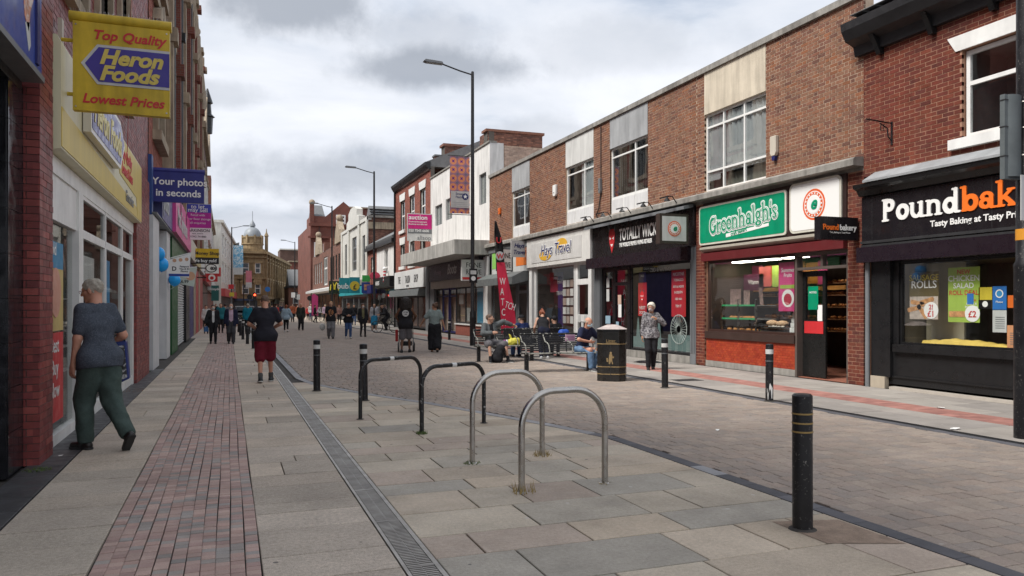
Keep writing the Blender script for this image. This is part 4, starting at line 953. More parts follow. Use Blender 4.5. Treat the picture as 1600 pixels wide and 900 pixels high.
MB().box(F2, 10.88, 11.55, -.05, .05, 3.56, 4.24).build('sign_box', paint((.5, .49, .48), .5), s); text('Hays', F2, 11.215, .055, 3.95, .25, NAVY, s, 'C', 'CENTER', shear=.3, bold=.02, xs=.9); text('Travel', F2, 11.215, .055, 3.68, .25, NAVY, s, 'C', 'CENTER', shear=.3, bold=.02, xs=.82)
MB().box(F2, 11.55, 11.62, -.02, .02, 3.6, 3.7).build('fixing', DARK, s)
F2 = FY(31.2); s = thing('projecting_sign', 'white box sign with two words in black capitals before the green panelled fascia', 'sign', base=(10.6, 31.2, 2.7))
MB().box(F2, 10.82, 11.55, -.12, .1, 3.05, 4.02).build('sign_box', DARK, s); MB().box(F2, 10.84, 11.46, .1, .11, 3.09, 3.98).build('sign_face', paint((.6, .6, .58), .5), s)
text('FONE', F2, 11.15, .115, 3.60, .34, BLACK, s, 'C', 'CENTER', xs=.62); text('REVIVE', F2, 11.15, .115, 3.20, .34, BLACK, s, 'C', 'CENTER', xs=.5)
F2 = FY(35.0); s = thing('projecting_sign', 'white two line sign with a red stripe under the canopy end behind the lamp post', 'sign', base=(11, 35, 3))
MB().box(F2, 10.35, 11.5, -.06, .06, 2.75, 3.75).build('sign_box', paint((.68, .68, .66), .5), s); text('FONE', F2, 10.95, .065, 3.38, .34, BLACK, s, 'C', 'CENTER', xs=.9); text('REVIVE', F2, 10.95, .065, 3.05, .34, BLACK, s, 'C', 'CENTER', xs=.75); MB().box(F2, 10.4, 11.45, .06, .066, 2.8, 2.92).build('stripe', RED, s)

# ---- white rendered chemist with canopy
T = thing('chemist_building', 'tall white rendered building with a deep concrete canopy over a dark purple shopfront', 'building', base=(11.6, 40, 0))
hol = [(36.2, 37.6, 6.2, 7.6), (41.2, 42.4, 6.4, 7.7), (43.3, 44.6, 6.4, 7.7)]
hol = [(35.0, 36.1, 6.5, 8.0), (41.0, 42.3, 6.4, 7.6), (43.1, 44.7, 6.3, 7.5)]
holed_wall(FR, 34.5, 45.8, 2.6, 9.3, hol, -.3, 0).build('wall', DIRTYWHITE, T)
for h in hol: window(FR, T, *h, -.1, [.5], [], GREYM, .07, paint((.25, .27, .26), .3), deep=0)
MB().box(FR, 34.5, 45.8, -8, -.3, 0, 9.2).build('rear_block', BRICK_P, T)
MB().box(FY(34.5), 11.6, 12.3, 0.002, .03, 7.6, 9.3).build('side_wall', DIRTYWHITE, T)
MB().box(FR, 34.45, 45.8, -.35, .06, 9.3, 9.38).build('coping', CONC, T)
MB().prism(FR, [(38.2, 9.38), (45.0, 9.38), (42.5, 9.9), (40, 10.0)], -1.6, -1.2).build('parapet', DIRTYWHITE, T)
brick_wall(T, FY(34.48), 'y', 12.34, 15.0, 7.5, 9.2, [], BRICK_P, MORTAR, 250, name='side_wall')
cs = thing('chimney_stack', 'long dark brick chimney stack above the white rendered building', 'chimney', base=(13, 37, 9.2)); brick_wall(cs, FY(36.9), 'y', 12.3, 15.3, 9.2, 10.4, [], BRICK_V if False else BRICK_D, MORTAR_D, 150, name='stack', th=.6)
brick_wall(cs, FR, 'x', 36.85, 38.3, 9.2, 10.4, [], BRICK_D, MORTAR_D, 60, n=-.74, name='stack_side', th=.3); MB().box(FY(36.9), 12.2, 15.4, -.7, .06, 10.4, 10.52).build('cap', BRICK_D, cs)
MB().box(FR, 34.5, 46.4, .0, 1.73, 3.98, 4.66).build('canopy', mat('stained_canopy', (.5, .49, .46), .9, var=.12, vs=1, streak=.4, dirt=.35), T)
fas = MB().box(FR, 35.2, 45.0, .0, .3, 2.98, 3.95).build('fascia', paint((.03, .022, .035), .35), T)
text('Boots', FR, 40.9, .31, 3.3, .75, paint((.55, .55, .55), .5), fas, bold=.02, shear=.35); text('Pharmacy', FR, 43.6, .31, 3.35, .36, paint((.4, .35, .4), .5), fas); text('Boots', FR, 36.6, .31, 3.35, .36, paint((.4, .35, .4), .5), fas)
MB().box(FR, 35.2, 45.0, .0, .2, 2.55, 2.979).build('blind_box', paint((.45, .42, .37), .6), T)
MB().box(FR, 34.5, 35.15, -.1, .1, 0, 3.9).build('pilaster', WHITE, T)
MB().box(FR, 35.2, 40.4, -.15, -.03, 0, .55).build('stall_riser', BRICK_V, T); MB().box(FR, 35.2, 40.4, -.15, .04, .55, .62).build('sill', WHITE, T)
sw = window(FR, T, 35.2, 40.4, .62, 2.55, -.05, [.33, .66], [], DARK, .08, SHOPGLASS, deep=0, name='shop_window'); room(FR, T, 35.2, 40.4, .62, 2.55, -.2, .9, paint((.22, .19, .17), .7))
poster(FR, sw, 36.2, -.12, 1.55, 1.2, 1.8, paint((.08, .35, .55), .5)); poster(FR, sw, 39.6, -.12, 1.9, .8, .5, PALE); poster(FR, sw, 38.2, -.12, 1.1, 1.0, .7, PALE)
for k, a in enumerate((40.5, 42.0, 43.4)): window(FR, T, a, a+1.3, .05, 2.55, -.1, [], [.82], NAVY if k < 2 else DARK, .1, SHOPGLASS, deep=.9, inner=paint((.28, .24, .2), .7), name='door')
MB().box(FR, 44.8, 45.8, -.1, .05, 0, 3.95).build('pilaster', GREYM, T)

# ---- three storey brick house
T = thing('brick_house', 'three storey red brick house with white lintels behind the auction board', 'building', base=(11.6, 51, 0))
wn = [(46.9+3.0*k+.2, 46.9+3.0*k+1.6) for k in range(3)]
hol = [(a, b_, z0, z1) for a, b_ in wn for z0, z1 in ((4.35, 5.9), (6.9, 9.0))]
brick_wall(T, FR, 'x', 45.82, 56.3, 4.0, 10.1, hol, BRICK_V, MORTAR_D, 200)
for (a, b_, c, d_) in hol:
    window(FR, T, a, b_, c, d_, -.1, [], [.5], WHITE, .1, deep=.6); MB().prism(FR, [(a-.1, d_), (b_+.1, d_), (b_+.25, d_+.5), (a-.25, d_+.5)], 0, .05).build('lintel', WHITE, T); MB().box(FR, a-.2, b_+.2, -.05, .12, c-.22, c-.003).build('sill', WHITE, T)
MB().box(FR, 45.82, 56.3, -8, -.9, 0, 10.0).build('rear_block', BRICK_D, T)
MB().profile(FR, [(0, 9.9), (.15, 9.95), (.3, 10.2), (.35, 10.35), (0, 10.4)], 45.82, 56.4).build('gutter', BLACK, T)
MB().profile(FR, [(.3, 10.36), (-4.3, 12.4), (-8.5, 10.2), (-8.5, 10.0), (0, 10.1)], 45.86, 56.3).build('roof', SLATE, T)
MB().tube([(11.52, 56.25, 0), (11.52, 56.25, 10)], .07, 8).build('drainpipe', BLACK, T)
for (y0, z0) in ((46.2, 10.4),):
    q = thing('chimney_stack', 'small dark brick chimney between the brick house and the white building', 'chimney', base=(13, y0, z0)); brick_wall(q, FY(y0), 'y', 12.6, 14.4, 10.0, 11.5, [], BRICK_D, MORTAR_D, 60, name='stack', th=.8); MB().box(FY(y0), 12.5, 14.5, -.9, .06, 11.5, 11.65).build('cap', BRICK_D, q)
q = thing('chimney_stack', 'short chimney at the near eave corner of the brick house', 'chimney', base=(12, 47, 10)); MB().box(FY(46.6), 12.1, 13.2, -.6, 0, 9.9, 10.9).build('stack', BRICK_D, q); MB().box(FY(46.6), 12.05, 13.25, -.65, .05, 10.9, 11.0).build('cap', SLATE, q)
sg = MB().box(FR, 46.6, 55.5, 0, .25, 2.75, 3.95).build('fascia', paint((.68, .69, .68), .5), T)
for tx, u in (('THE', 54.2), ('TALKIN', 51.9), ('SHOP', 49.2)): text(tx, FR, u, .26, 3.1, .72, DARK, sg, bold=.0, xs=.62)
text('EST 1988', FR, 51.5, .26, 2.83, .2, DARK, sg)
MB().profile(FR, [(0, 2.7), (.5, 2.65), (.6, 2.2), (0, 2.2)], 46.8, 56.0).build('shutter_box', mat('grey_awning', (.3, .3, .3), .6), T)
MB().box(FR, 45.84, 46.6, 0, .12, 0, 4.0).build('pilaster', GREYM, T)
window(FR, T, 46.7, 56.0, .1, 2.2, -.05, [.3, .5, .8], [], DARK, .1, SHOPGLASS, deep=.8, name='shop_window')
# auction board
F2 = FY(44.0); s = thing('auction_board', 'magenta and white auction board mounted on the white canopy', 'sign', base=(11, 44, 4.7))
u0, u1 = 9.75, 11.25
MB().box(F2, u0, u1, -.04, 0, 5.35, 6.95).build('board', paint((.62, .62, .6), .5), s); MB().box(F2, u0+.04, u1-.04, 0, .01, 6.05, 6.9).build('magenta_field', paint((.6, .01, .2), .5), s); MB().box(F2, u0+.04, u1-.04, 0, .01, 5.78, 6.049).build('grey_field', GREYM, s)
text('auction', F2, u0+.08, .015, 6.6, .36, TXT, s, 'C', bold=.02, xs=1.05); text('Freehold Investment', F2, u0+.08, .015, 6.42, .13, TXT, s, 'C', bold=.01); text('Business not affected', F2, u0+.08, .015, 6.28, .13, TXT, s, 'C', bold=.01)
text('020 7543 6600', F2, u0+.08, .015, 5.88, .2, TXT, s, 'C', bold=.02); text('allsop', F2, u1-.08, .005, 5.42, .36, GREYM, s, 'C', 'RIGHT')
MB().tube([(9.9, 44.05, 4.6), (9.9, 44.05, 5.4)], .04, 6).build('post', WHITE, s)

# ---- low white building, barber
T = thing('white_shop_building', 'low white rendered shop with a dark barber front left of the brick house', 'building', base=(11.6, 60, 0))
hol = [(59.2, 60.6, 4.0, 6.0)]
holed_wall(FR, 56.35, 64.0, 0, 6.6, hol+[(57, 67, 0.05, 3.0)], -.3, 0).build('wall', DIRTYWHITE, T); window(FR, T, *hol[0], -.1, [.5], [.3], WHITE, .1, deep=.6)
brick_wall(T, FR, 'x', 64.0, 68.2, 3.4, 6.6, [(65.3, 66.7, 3.9, 5.7)], BRICK_V, MORTAR_D, 60); window(FR, T, 65.3, 66.7, 3.9, 5.7, -.1, [], [.5], WHITE, .12, deep=.6)
MB().box(FR, 56.35, 68.2, -8, -1.4, 0, 6.5).build('rear_block', BRICK_D, T)
MB().profile(FR, [(.2, 6.6), (.25, 6.8), (-3, 8.6), (-7, 6.7), (-7, 6.5), (0, 6.5)], 56.4, 68.2).build('roof', SLATE, T); MB().box(FR, 56.4, 68.2, 0, .3, 6.3, 6.6).build('gutter', BLACK, T)
fas = MB().box(FR, 56.6, 63.5, 0, .4, 3.0, 3.8).build('fascia', BLACK, T); text('BARBERS', FR, 62.5, .41, 3.2, .45, TXT, fas)
MB().box(FR, 64, 68, 0, .5, 2.6, 3.3).build('fascia', NAVY, T)
window(FR, T, 57, 67, .05, 3.0, -.05, [.3, .6, .8], [], DARK, .15, SHOPGLASS, deep=.9, name='shop_window')
s = thing('projecting_sign', 'red barber sign with striped pole above the dark shopfront', 'sign', base=(11, 60, 3.5)); MB().disc(FY(62.5), 11.15, 0, 4.0, .32, .42, n2=.15).build('sign_board', paint((.5, .05, .1), .5), s)
MB().tube([(11.3, 59.0, 3.4), (11.3, 59.0, 4.3)], .12, 10).build('striped_pole', mat('barber_stripe', (.7, .7, .7), .4, stripes=((.5, .02, .04), 4.0, 2)), s); MB().ball((11.3, 59, 4.42), .15).build('lamp_head', TXT, s, smooth=True)
# ---- white art deco front with brick side
T = thing('deco_building', 'white faience fronted building with stepped parapet and brick side wall', 'building', base=(11.6, 76, 0))
WF = mat('white_faience', (.62, .61, .56), .5, var=.08, vs=1, streak=.25)
hol = [(69.8, 71.3, 4.8, 8.0), (74.8, 77.6, 5.0, 8.3), (81.2, 82.7, 4.8, 8.0)]
holed_wall(FR, 68.25, 85.0, 3.6, 9.2, hol, -.3, 0).build('wall', WF, T)
for h in hol: window(FR, T, *h, -.12, [.5], [.3, .7] if h[0] > 74 and h[0] < 80 else [.5], GREYM, .16, deep=.8)
for (a, b_, z0, z1, d) in ((68.2, 69.0, 3.6, 9.5, .12), (72.4, 73.3, 4.2, 9.9, .15), (79.0, 79.9, 4.2, 9.9, .15), (84.2, 85.0, 3.6, 9.5, .12)): MB().box(FR, a, b_, 0, d, z0, z1).build('pilaster', WF, T)
MB().prism(FR, [(72.2, 9.2), (80.2, 9.2), (80.2, 10.0), (78.9, 10.2), (78.9, 10.8), (77.4, 11.2), (75.2, 11.2), (73.6, 10.8), (73.6, 10.2), (72.2, 10.0)], -.4, .18).build('stepped_parapet', WF, T)
MB().profile(FR, [(0, 4.2), (.5, 4.1), (.5, 3.9), (.2, 3.4), (0, 3.4)], 68.2, 85).build('cornice', WF, T); MB().box(FR, 68.2, 72.2, -.3, .1, 9.2, 9.5).build('coping', WF, T); MB().box(FR, 80.2, 85, -.3, .1, 9.2, 9.5).build('coping', WF, T)
brick_wall(T, FY(68.25), 'y', 11.62, 20.0, 0, 9.4, [], BRICK_D, MORTAR_D, 0, name='side_wall'); MB().box(FY(68.25), 11.62, 20, 0, .1, 8.4, 9.0).build('string_course', STONE_B, T); MB().box(FR, 68.5, 85, -8.5, -1.2, 0, 9.1).build('rear_block', BRICK_D, T)
MB().box(FY(68.2), 11.6, 20.2, -.4, .15, 9.4, 9.6).build('coping', CONC, T)
TEAL = paint((.02, .28, .32), .5)
MB().box(FR, 68.3, 85, 0, .3, 2.6, 3.4).build('fascia', TEAL, T); window(FR, T, 68.6, 84.6, .1, 2.6, 0.0, [.3, .5, .8], [], GREYM, .2, SHOPGLASS, deep=0, name='shop_window'); MB().box(FR, 68.3, 85, -1.2, -.35, 0, 3.6).build('dark_room', DARK, T)
def hang(label, y0, px0, px1, py0, py1, m_, words=(), tm=None, name='hanging_sign', wall=None):
    k0 = y0/(1402.8-.3463*px0); k1 = y0/(1402.8-.3463*px1); x0 = k0*(.9381*px0-334.9); x1 = k1*(.9381*px1-334.9); z0 = EYE+(478-py1)*k0; z1 = EYE+(478-py0)*k0
    s = thing(name, label, 'sign', base=((x0+x1)/2, y0, z0)); F2 = FY(y0)
    bd = MB().box(F2, x0, x1, -.06, .06, z0, z1).build('sign_board', m_, s)
    wx = wall if wall is not None else (11.6 if x0 > 5 else -1.8)
    a, b_ = (x1, wx) if x0 > 5 else (wx, x0)
    if b_ > a: MB().box(F2, a, b_, -.02, .02, (z0+z1)/2-.03, (z0+z1)/2+.03).build('bracket', BLACK, s)
    for (fx, fz, sz, tx) in words: text(tx, F2, x0+(x1-x0)*fx, .066, z0+(z1-z0)*fz, sz*(z1-z0), tm or TXT, bd, 'C', 'CENTER', bold=.02, ex=.002)
    return s, F2, (x0, x1, z0, z1)
hang('turquoise hanging sign with a yellow pound disc', 68, 530, 546, 434, 458, TEAL, [(.5, .3, .5, 'bubs')]); s, F2, q = hang('turquoise sign with round yellow pound symbol', 67.5, 546, 562, 433, 458, paint((.02, .25, .3), .5))
MB().disc(F2, (q[0]+q[1])/2, .07, q[2]+.45*(q[3]-q[2]), .42, n2=.075).build('disc', YEL, s); text('£', F2, (q[0]+q[1])/2, .08, q[2]+.25*(q[3]-q[2]), .6, DARK, s, 'C', 'CENTER', bold=.02)
hang('green sign above the blue window sign', 66.5, 566, 578, 430, 440, paint((.05, .4, .08), .5)); s, F2, q = hang('blue sign with an orange four pane window mark', 66, 565, 578, 441, 458, paint((.02, .06, .25), .5))
for i in range(2):
    for k in range(2): MB().box(F2, q[0]+.2+i*.24, q[0]+.42+i*.24, .062, .07, q[2]+.25+k*.26, q[2]+.48+k*.26).build('mark', paint((.6, .32, .15), .5), s)
s, F2, q = hang('dark green hanging sign with a golden M', 80, 514, 531, 439, 459, paint((.02, .03, .012), .4))
uc = (q[0]+q[1])/2
for d in (-1, 1): MB().tube([(uc+d*.03, 79.9, q[2]+.42), (uc+d*.06, 79.9, q[2]+.85), (uc+d*.2, 79.9, q[2]+1.15), (uc+d*.36, 79.9, q[2]+.85), (uc+d*.42, 79.9, q[2]+.35)], .065, 6).build('golden_arch', YEL, s)

# ---- brown brick gabled row, then the tall red gable
T = thing('gabled_building', 'brown brick two storey row with small stone gables beyond the white front', 'building', base=(11.6, 98, 0))
hol = [(86.5+2.4*k, 87.8+2.4*k, 4.6, 7.4) for k in range(4)]+[(104+2.6*k, 105.4+2.6*k, 4.6, 7.4) for k in range(4)]
brick_wall(T, FR, 'x', 85.1, 116, 3.4, 8.6, hol+[(98, 102, 4.2, 7.8)], BRICK_D, MORTAR_D, 0)
for h in hol: window(FR, T, *h, -.1, [], [.5], WHITE if h[0] > 100 else DARK, .15, deep=.5)
window(FR, T, 98, 102, 4.2, 7.8, -.1, [.33, .66], [.6], WHITE, .2, deep=.5)
for u in (87.5, 109): MB().prism(FR, [(u-2.2, 8.6), (u+2.2, 8.6), (u+1.6, 10.0), (u, 11.2), (u-1.6, 10.0)], -.4, .2).build('gable', STONE_B, T); MB().ball(FR(u, -.1, 11.4), .4).build('ball_finial', STONE_B, T)
for u in (94, 101): MB().box(FR, u-.5, u+.5, -1, .1, 8.6, 9.7).build('chimney', BRICK_D, T)
MB().box(FR, 85.1, 116, -8, -.9, 0, 8.4).build('rear_block', BRICK_D, T); MB().profile(FR, [(0, 3.9), (1.0, 3.6), (1.0, 3.3), (0, 3.2)], 85.2, 116).build('canopy', PALE, T)
window(FR, T, 85.4, 115.6, .1, 3.2, -.05, [.1, .22, .35, .5, .62, .75, .9], [], DARK, .25, SHOPGLASS, deep=.8, name='shop_window')
T = thing('red_gable_building', 'tall red brick building with a plain gable end and slate roof above the row', 'building', base=(16, 120, 0))
RB = FARRED
F3 = FY(117.0)
MB().box(F3, 11.4, 21.4, -22, 0, 0, 13.6).build('wall', RB, T)
MB().prism(F3, [(11.4, 13.6), (21.4, 13.6), (21.4, 16.3), (17.3, 16.3), (16.2, 17.2), (13.6, 14.9), (11.4, 14.9)], -6, .0).build('gable_wall', RB, T)
MB().box(F3, 11.1, 17, .0, .3, 13.4, 13.8).build('string_course', RB, T); MB().box(F3, 11.0, 14, 0, .45, 11.6, 11.9).build('string_course', RB, T)
MB().profile(F3, [(-.1, 14.9), (-4, 17.0), (-8, 14.9)], 11.8, 13.5).build('roof', SLATE, T)
window(F3, T, 15.1, 16.5, 13.5, 15.2, .05, [], [.33, .66], WHITE, .2, GLASS, deep=0); window(F3, T, 11.9, 12.9, 8.6, 11.0, .05, [], [.5], WHITE, .2, GLASS, deep=0)
MB().box(F3, 11.3, 11.9, -.6, .2, 13.8, 16.6).build('turret', RB, T); MB().ball((11.6, 117, 16.9), .45).build('ball_finial', STONE_B, T)
for x_ in (12.6, 14.8): MB().box(F3, x_, x_+.08, 0, .12, 0, 13.4).build('drainpipe', DARK, T)
for (a_, z_) in ((13.2, 9.0), (14.9, 9.0), (13.2, 5.6), (14.9, 5.6)): window(F3, T, a_, a_+.9, z_, z_+1.8, .05, [], [.5], WHITE, .15, GLASS, deep=0); MB().box(F3, a_-.1, a_+1.0, 0, .2, z_-.2, z_-.01).build('sill', STONE_B, T)
MB().box(F3, 17.4, 17.55, 0, .15, 13.6, 16.3).build('buttress', RB, T); MB().box(F3, 19.0, 19.15, 0, .15, 13.6, 16.3).build('buttress', RB, T); MB().box(F3, 17.0, 21.5, -.3, .15, 16.3, 16.5).build('coping', STONE_B, T)
T = thing('slate_roof_building', 'brick building with a broad slate roof behind the white fronts', 'building', base=(18, 84, 0))
F3 = FY(84.0); MB().box(F3, 14.6, 24, -8, 0, 0, 9.6).build('wall', BRICK_D, T); MB().profile(F3, [(.2, 9.6), (-4, 13.0), (-8, 9.6)], 15.0, 22).build('roof', SLATE, T)
L = [];
for r in range(9):
    for k in range(14): L.append((15.2+k*.5, 84.0+r*.42, 9.85+r*.34, .49, .5, .03, 0))
pieces(T, 'slate', 'slates', L, SLATE, 126); MB().box(F3, 17.2, 20, -1.6, .2, 9.6, 10.9).build('chimney', BRICK_V, T)

# ================================================================ LEFT HAND BUILDINGS
def yl(px, X=-1.8): return X*(1402.8-.3463*px)/(.9381*px-334.9)
BT = mat('black_marble_tile', (.012, .012, .015), .15, var=.5, vs=9, spec=.6, island=.4)
T = thing('tiled_shop_building', 'black tiled shop with a blue picture fascia at the left edge', 'building', base=(-2, 7, 0))
MB().box(FG, -3.5, -1.87, 8.02, 8.55, 0, 3.7).build('pillar', DARK, T)
L = []
for r in range(9):
    for k in range(3): L.append((-1.862, 8.02+.09+.178*k, .2+.405*r, .02, .174, .4, 0))
    for k in range(3): L.append((-1.86-.24-.47*k, 8.012, .2+.405*r, .465, .02, .4, 0))
pieces(T, 'tile', 'tiles', L, BT, 300)
MB().box(FL, 2.0, 8.5, -2.2, -1.2, 0, 3.7).build('recessed_front', DARK, T); MB().box(FL, 2, 8.5, -1.2, -.05, 3.6, 3.72).build('soffit', BLACK, T)
fas = MB().box(FL, 2.0, 8.46, -.05, .12, 3.75, 5.6).build('fascia', paint((.02, .05, .28), .4), T)
MB().box(FL, 2.0, 8.5, -.06, .14, 3.69, 3.745).build('trim', GREYM, fas); MB().box(FL, 8.2, 8.3, .12, .14, 3.8, 5.6).build('trim', NAVY, fas)
FL1 = mat('flower_print', (.55, .25, .16), .6, var=.5, vs=7, pattern=((.6, .5, .45), 6.0, .52))
MB().prism(FL, [(7.55, 4.9), (7.72, 4.45), (7.8, 4.1), (7.95, 4.0), (8.0, 4.2), (8.12, 4.35), (8.16, 4.6), (8.05, 5.0), (8.1, 5.6), (7.6, 5.6)], .12, .124).build('picture_print', FL1, fas); MB().prism(FL, [(7.82, 4.05), (7.95, 3.83), (8.02, 3.9), (7.98, 4.1)], .12, .124).build('picture_print', PALE, fas)
MB().prism(FL, [(7.95, 4.95), (8.12, 4.8), (8.14, 5.6), (7.95, 5.6)], .124, .128).build('picture_print', paint((.25, .38, .33), .5), fas)
MB().box(FL, 1, 8.58, -3, -.02, 5.6, 12).build('upper_wall', BRICK_M, T)

T = thing('food_shop_building', 'maroon brick discount food shop with yellow fascia and white framed windows', 'building', base=(-1.8, 13, 0))
# the two piers
for (a, b_, n, zt, cap) in ((8.6, 9.2, .08, 9.0, 300), (17.0, 19.6, .08, 4.4, 300)):
    p = MB().box(FL, a+.01, b_-.01, -.5, n-.006, 0, zt).build('pier', MORTAR_D, T)
    L = courses(FL, 'x', a, b_, 0, zt, [], n-.006, proud=.004, bl=.29 if a < 10 else .215, j=.008, depth=.06)
    L += courses(FY(a+.004), 'y', -1.8-.45, -1.8+n-.012, 0, zt, [], 0, proud=.004, bl=.2, j=.008, depth=.06)
    pieces(p, 'brick', 'brickwork', L, BRICK_M, cap)
brick_wall(T, FL, 'x', 9.2, 20.3, 4.28, 9.4, [(10.3, 11.5, 5.4, 8.5), (12.6, 13.8, 5.4, 8.5), (15, 16.2, 5.4, 8.5)], BRICK_M, MORTAR_D, 200, n=-.02)
for a in (10.3, 12.6, 15): window(FL, T, a, a+1.2, 5.4, 8.5, -.12, [], [.5], STONE_B, .08, deep=.6); MB().box(FL, a-.15, a, -.05, .06, 5.3, 8.6).build('jamb', STONE_B, T); MB().box(FL, a+1.2, a+1.35, -.05, .06, 5.3, 8.6).build('jamb', STONE_B, T); MB().box(FL, a-.2, a+1.4, -.05, .1, 5.15, 5.3).build('sill', STONE_B, T)
MB().box(FL, 8.6, 20.3, -9, -1.4, 0, 9.3).build('rear_block', BRICK_M, T)
SY = mat('gloss_yellow', (.62, .46, .06), .42, spec=.5, streak=.15); CY = mat('gloss_cream', (.68, .64, .44), .42, spec=.5, streak=.15)
fas = MB().prism(lambda u, n, z: FL(n, u, z), [(-.1, 3.18), (.14, 3.22), (.14, 4.34), (.10, 4.42), (-.1, 4.42)], 9.26, 17.2).build('fascia', CY, T)
MB().prism(FL, [(16.5, 3.24), (17.19, 3.24), (17.19, 4.33), (13.6, 4.33), (13.7, 4.1), (13.9, 3.7), (16.3, 3.62)], .141, .148).build('yellow_field', SY, fas)
MB().prism(FL, [(9.27, 3.24), (16.5, 3.24), (16.3, 3.44), (9.27, 3.66)], .141, .1485).build('yellow_field', SY, fas)
hp = MB().prism(FL, [(10.5, 3.66), (10.5, 4.38), (13.2, 4.38), (13.7, 4.1), (13.2, 3.66)], .15, .24).build('arrow_panel', TXT, fas)
MB().prism(FL, [(10.56, 3.72), (10.56, 4.32), (13.15, 4.32), (13.58, 4.1), (13.15, 3.72)], .24, .247).build('arrow_face', paint((.06, .05, .26), .3), hp)
text('Heron Foods', FL, 10.65, .25, 3.84, .5, paint((.7, .6, .2), .4), hp, 'L', bold=.03, shear=.25, xs=.95)
text('Top Quality', FL, 14.1, .152, 4.02, .28, RED, fas, 'L', bold=.02, shear=.2); text('Lowest Prices', FL, 14.1, .152, 3.76, .28, RED, fas, 'L', bold=.02, shear=.2, xs=.95); text('Groceries', FL, 14.6, .152, 3.36, .28, GREYM, fas, 'L', bold=.01, shear=.2)
# windows
wn = [(11.36, 13.35), (13.4, 15.35), (15.4, 16.98)]
b = MB(); b.box(FL, 9.22, 17.0, -.1, .02, 3.0, 3.19); b.box(FL, 11.0, 11.3, -.1, .03, 0, 3.0); b.box(FL, 16.8, 17.0, -.1, .025, 0, 2.47); b.build('frame', WHITE, T)
MB().box(FL, 9.22, 11.0, -.08, .0, 2.5, 3.0).build('white_panel', WHITE, T)
for a, b_ in wn: window(FL, T, a, b_, 2.5, 3.0, .01, [], [], WHITE, .05, deep=0); window(FL, T, a, b_, .12, 2.5, .01, [], [], WHITE, .06, SHOPGLASS, deep=0, name='shop_window')
room(FL, T, 9.25, 16.98, .0, 3.0, -.1, 2.6, paint((.16, .15, .14), .8, var=.3)); MB().box(FL, 9.25, 17.0, -.1, .0, 0, .12).build('sill', WHITE, T)
dp = MB().box(FL, 10.35, 10.95, -.07, -.04, .15, 2.48).build('door_pane', SHOPGLASS, T)
dp = MB().box(FL, 9.24, 10.32, -.07, -.05, .15, 2.48).build('door_pane', SHOPGLASS, T)
for (u, z, w, h, m_, ls) in ((9.85, .75, .85, 1.0, RED, [(-.05, .28, .24, 'Best', TXT), (-.05, .03, .24, 'Buy', TXT), (-.05, -.22, .24, 'Now', TXT)]), (9.85, 1.62, .85, .7, paint((.55, .42, .15), .5), []), (9.85, 2.12, .85, .3, paint((.03, .22, .4), .5), [(-.2, .0, .2, 'Cold', TXT)])):
    p = poster(FL, dp, u, -.02, z, w, h, m_, 'poster', ls, 'L')
    if not ls: MB().disc(FL, u, -.017, z+.08, .28, n2=-.014).build('picture_print', paint((.6, .3, .22), .5), p)
for (u, z, w, h, m_) in ((12.4, 2.0, 1.0, .5, PALE), (14.2, 1.9, .6, .8, paint((.03, .3, .6), .5)), (14.4, .95, 1.1, .9, PALE)): poster(FL, T, u, -.08, z, w, h, m_, 'poster', (), 'L')
for k in range(4): MB().box(FL, 11.6, 15.9, -1.4, -.9, .4+k*.42, .43+k*.42).build('shelf', PALE, T)
L = [(-1.8-1.1+rnd.uniform(-.1, .1), 11.7+.14*k, .55+.42*r, .1, .11, .2+.1*rnd.random(), 0) for r in range(4) for k in range(28)]
pieces(T, 'tin', 'tins', L, mat('mixed_packaging', (.4, .2, .2), .5, island=.3, pal=[(.5, .06, .05), (.1, .2, .45), (.55, .45, .1), (.5, .5, .48), (.1, .35, .15), (.55, .25, .05)]), 112)
# hanging sign
F2 = FY(9.6); s = thing('hanging_sign', 'large yellow and blue hanging sign of the discount food shop', 'sign', base=(-1.1, 9.6, 3.7))
SIGNY = mat('sign_yellow', (.62, .44, .03), .5, var=.14, vs=4, streak=.4)
bd = MB().box(F2, -1.6, -.628, -.05, .05, 3.70, 4.68).build('sign_board', SIGNY, s)
MB().tube([(-1.64, 9.6, 4.735), (-.61, 9.6, 4.735)], .062, 14).build('top_tube', SIGNY, s, smooth=True)
for z in (3.88, 4.47): MB().tube([(-1.72, 9.6, z), (-1.6, 9.6, z)], .022, 8).build('bracket', SIGNY, s)
MB().box(FY(9.66), -1.76, -1.72, -.1, .02, 3.75, 4.72).build('fixing_strip', CREAMP, s)
q = MB().prism(F2, [(-1.52, 4.22), (-1.36, 4.44), (-.63, 4.44), (-.63, 4.0), (-1.36, 4.0)], .051, .056).build('arrow_border', PALE, bd)
MB().prism(F2, [(-1.48, 4.22), (-1.345, 4.41), (-.63, 4.41), (-.63, 4.03), (-1.345, 4.03)], .056, .060).build('arrow_face', paint((.06, .045, .28), .4), bd)
HY = paint((.68, .55, .12), .4)
text('Heron', F2, -1.34, .062, 4.235, .225, HY, bd, 'C', bold=.04, shear=.28, xs=1.06, ex=.003); text('Foods', F2, -1.34, .062, 4.055, .225, HY, bd, 'C', bold=.04, shear=.28, xs=1.06, ex=.003)
text('Top Quality', F2, -1.41, .053, 4.50, .145, RED, bd, 'C', bold=.025, shear=.25, xs=1.03, ex=.002); text('Lowest Prices', F2, -1.51, .053, 3.79, .145, RED, bd, 'C', bold=.025, shear=.25, xs=1.0, ex=.002)
for x_ in (-1.57, -.66):
    for z_ in (3.74, 4.64): MB().disc(F2, x_, .05, z_, .009, k=8, n2=.055).build('rivet', STEEL, bd)
b = MB()
for k in range(60): x = -1.62+k*.017; b.tube([(x, 9.6, 4.79), (x+rnd.uniform(-.02, .02), 9.6+rnd.uniform(-.03, .03), 4.83)], .0015, 3, False)
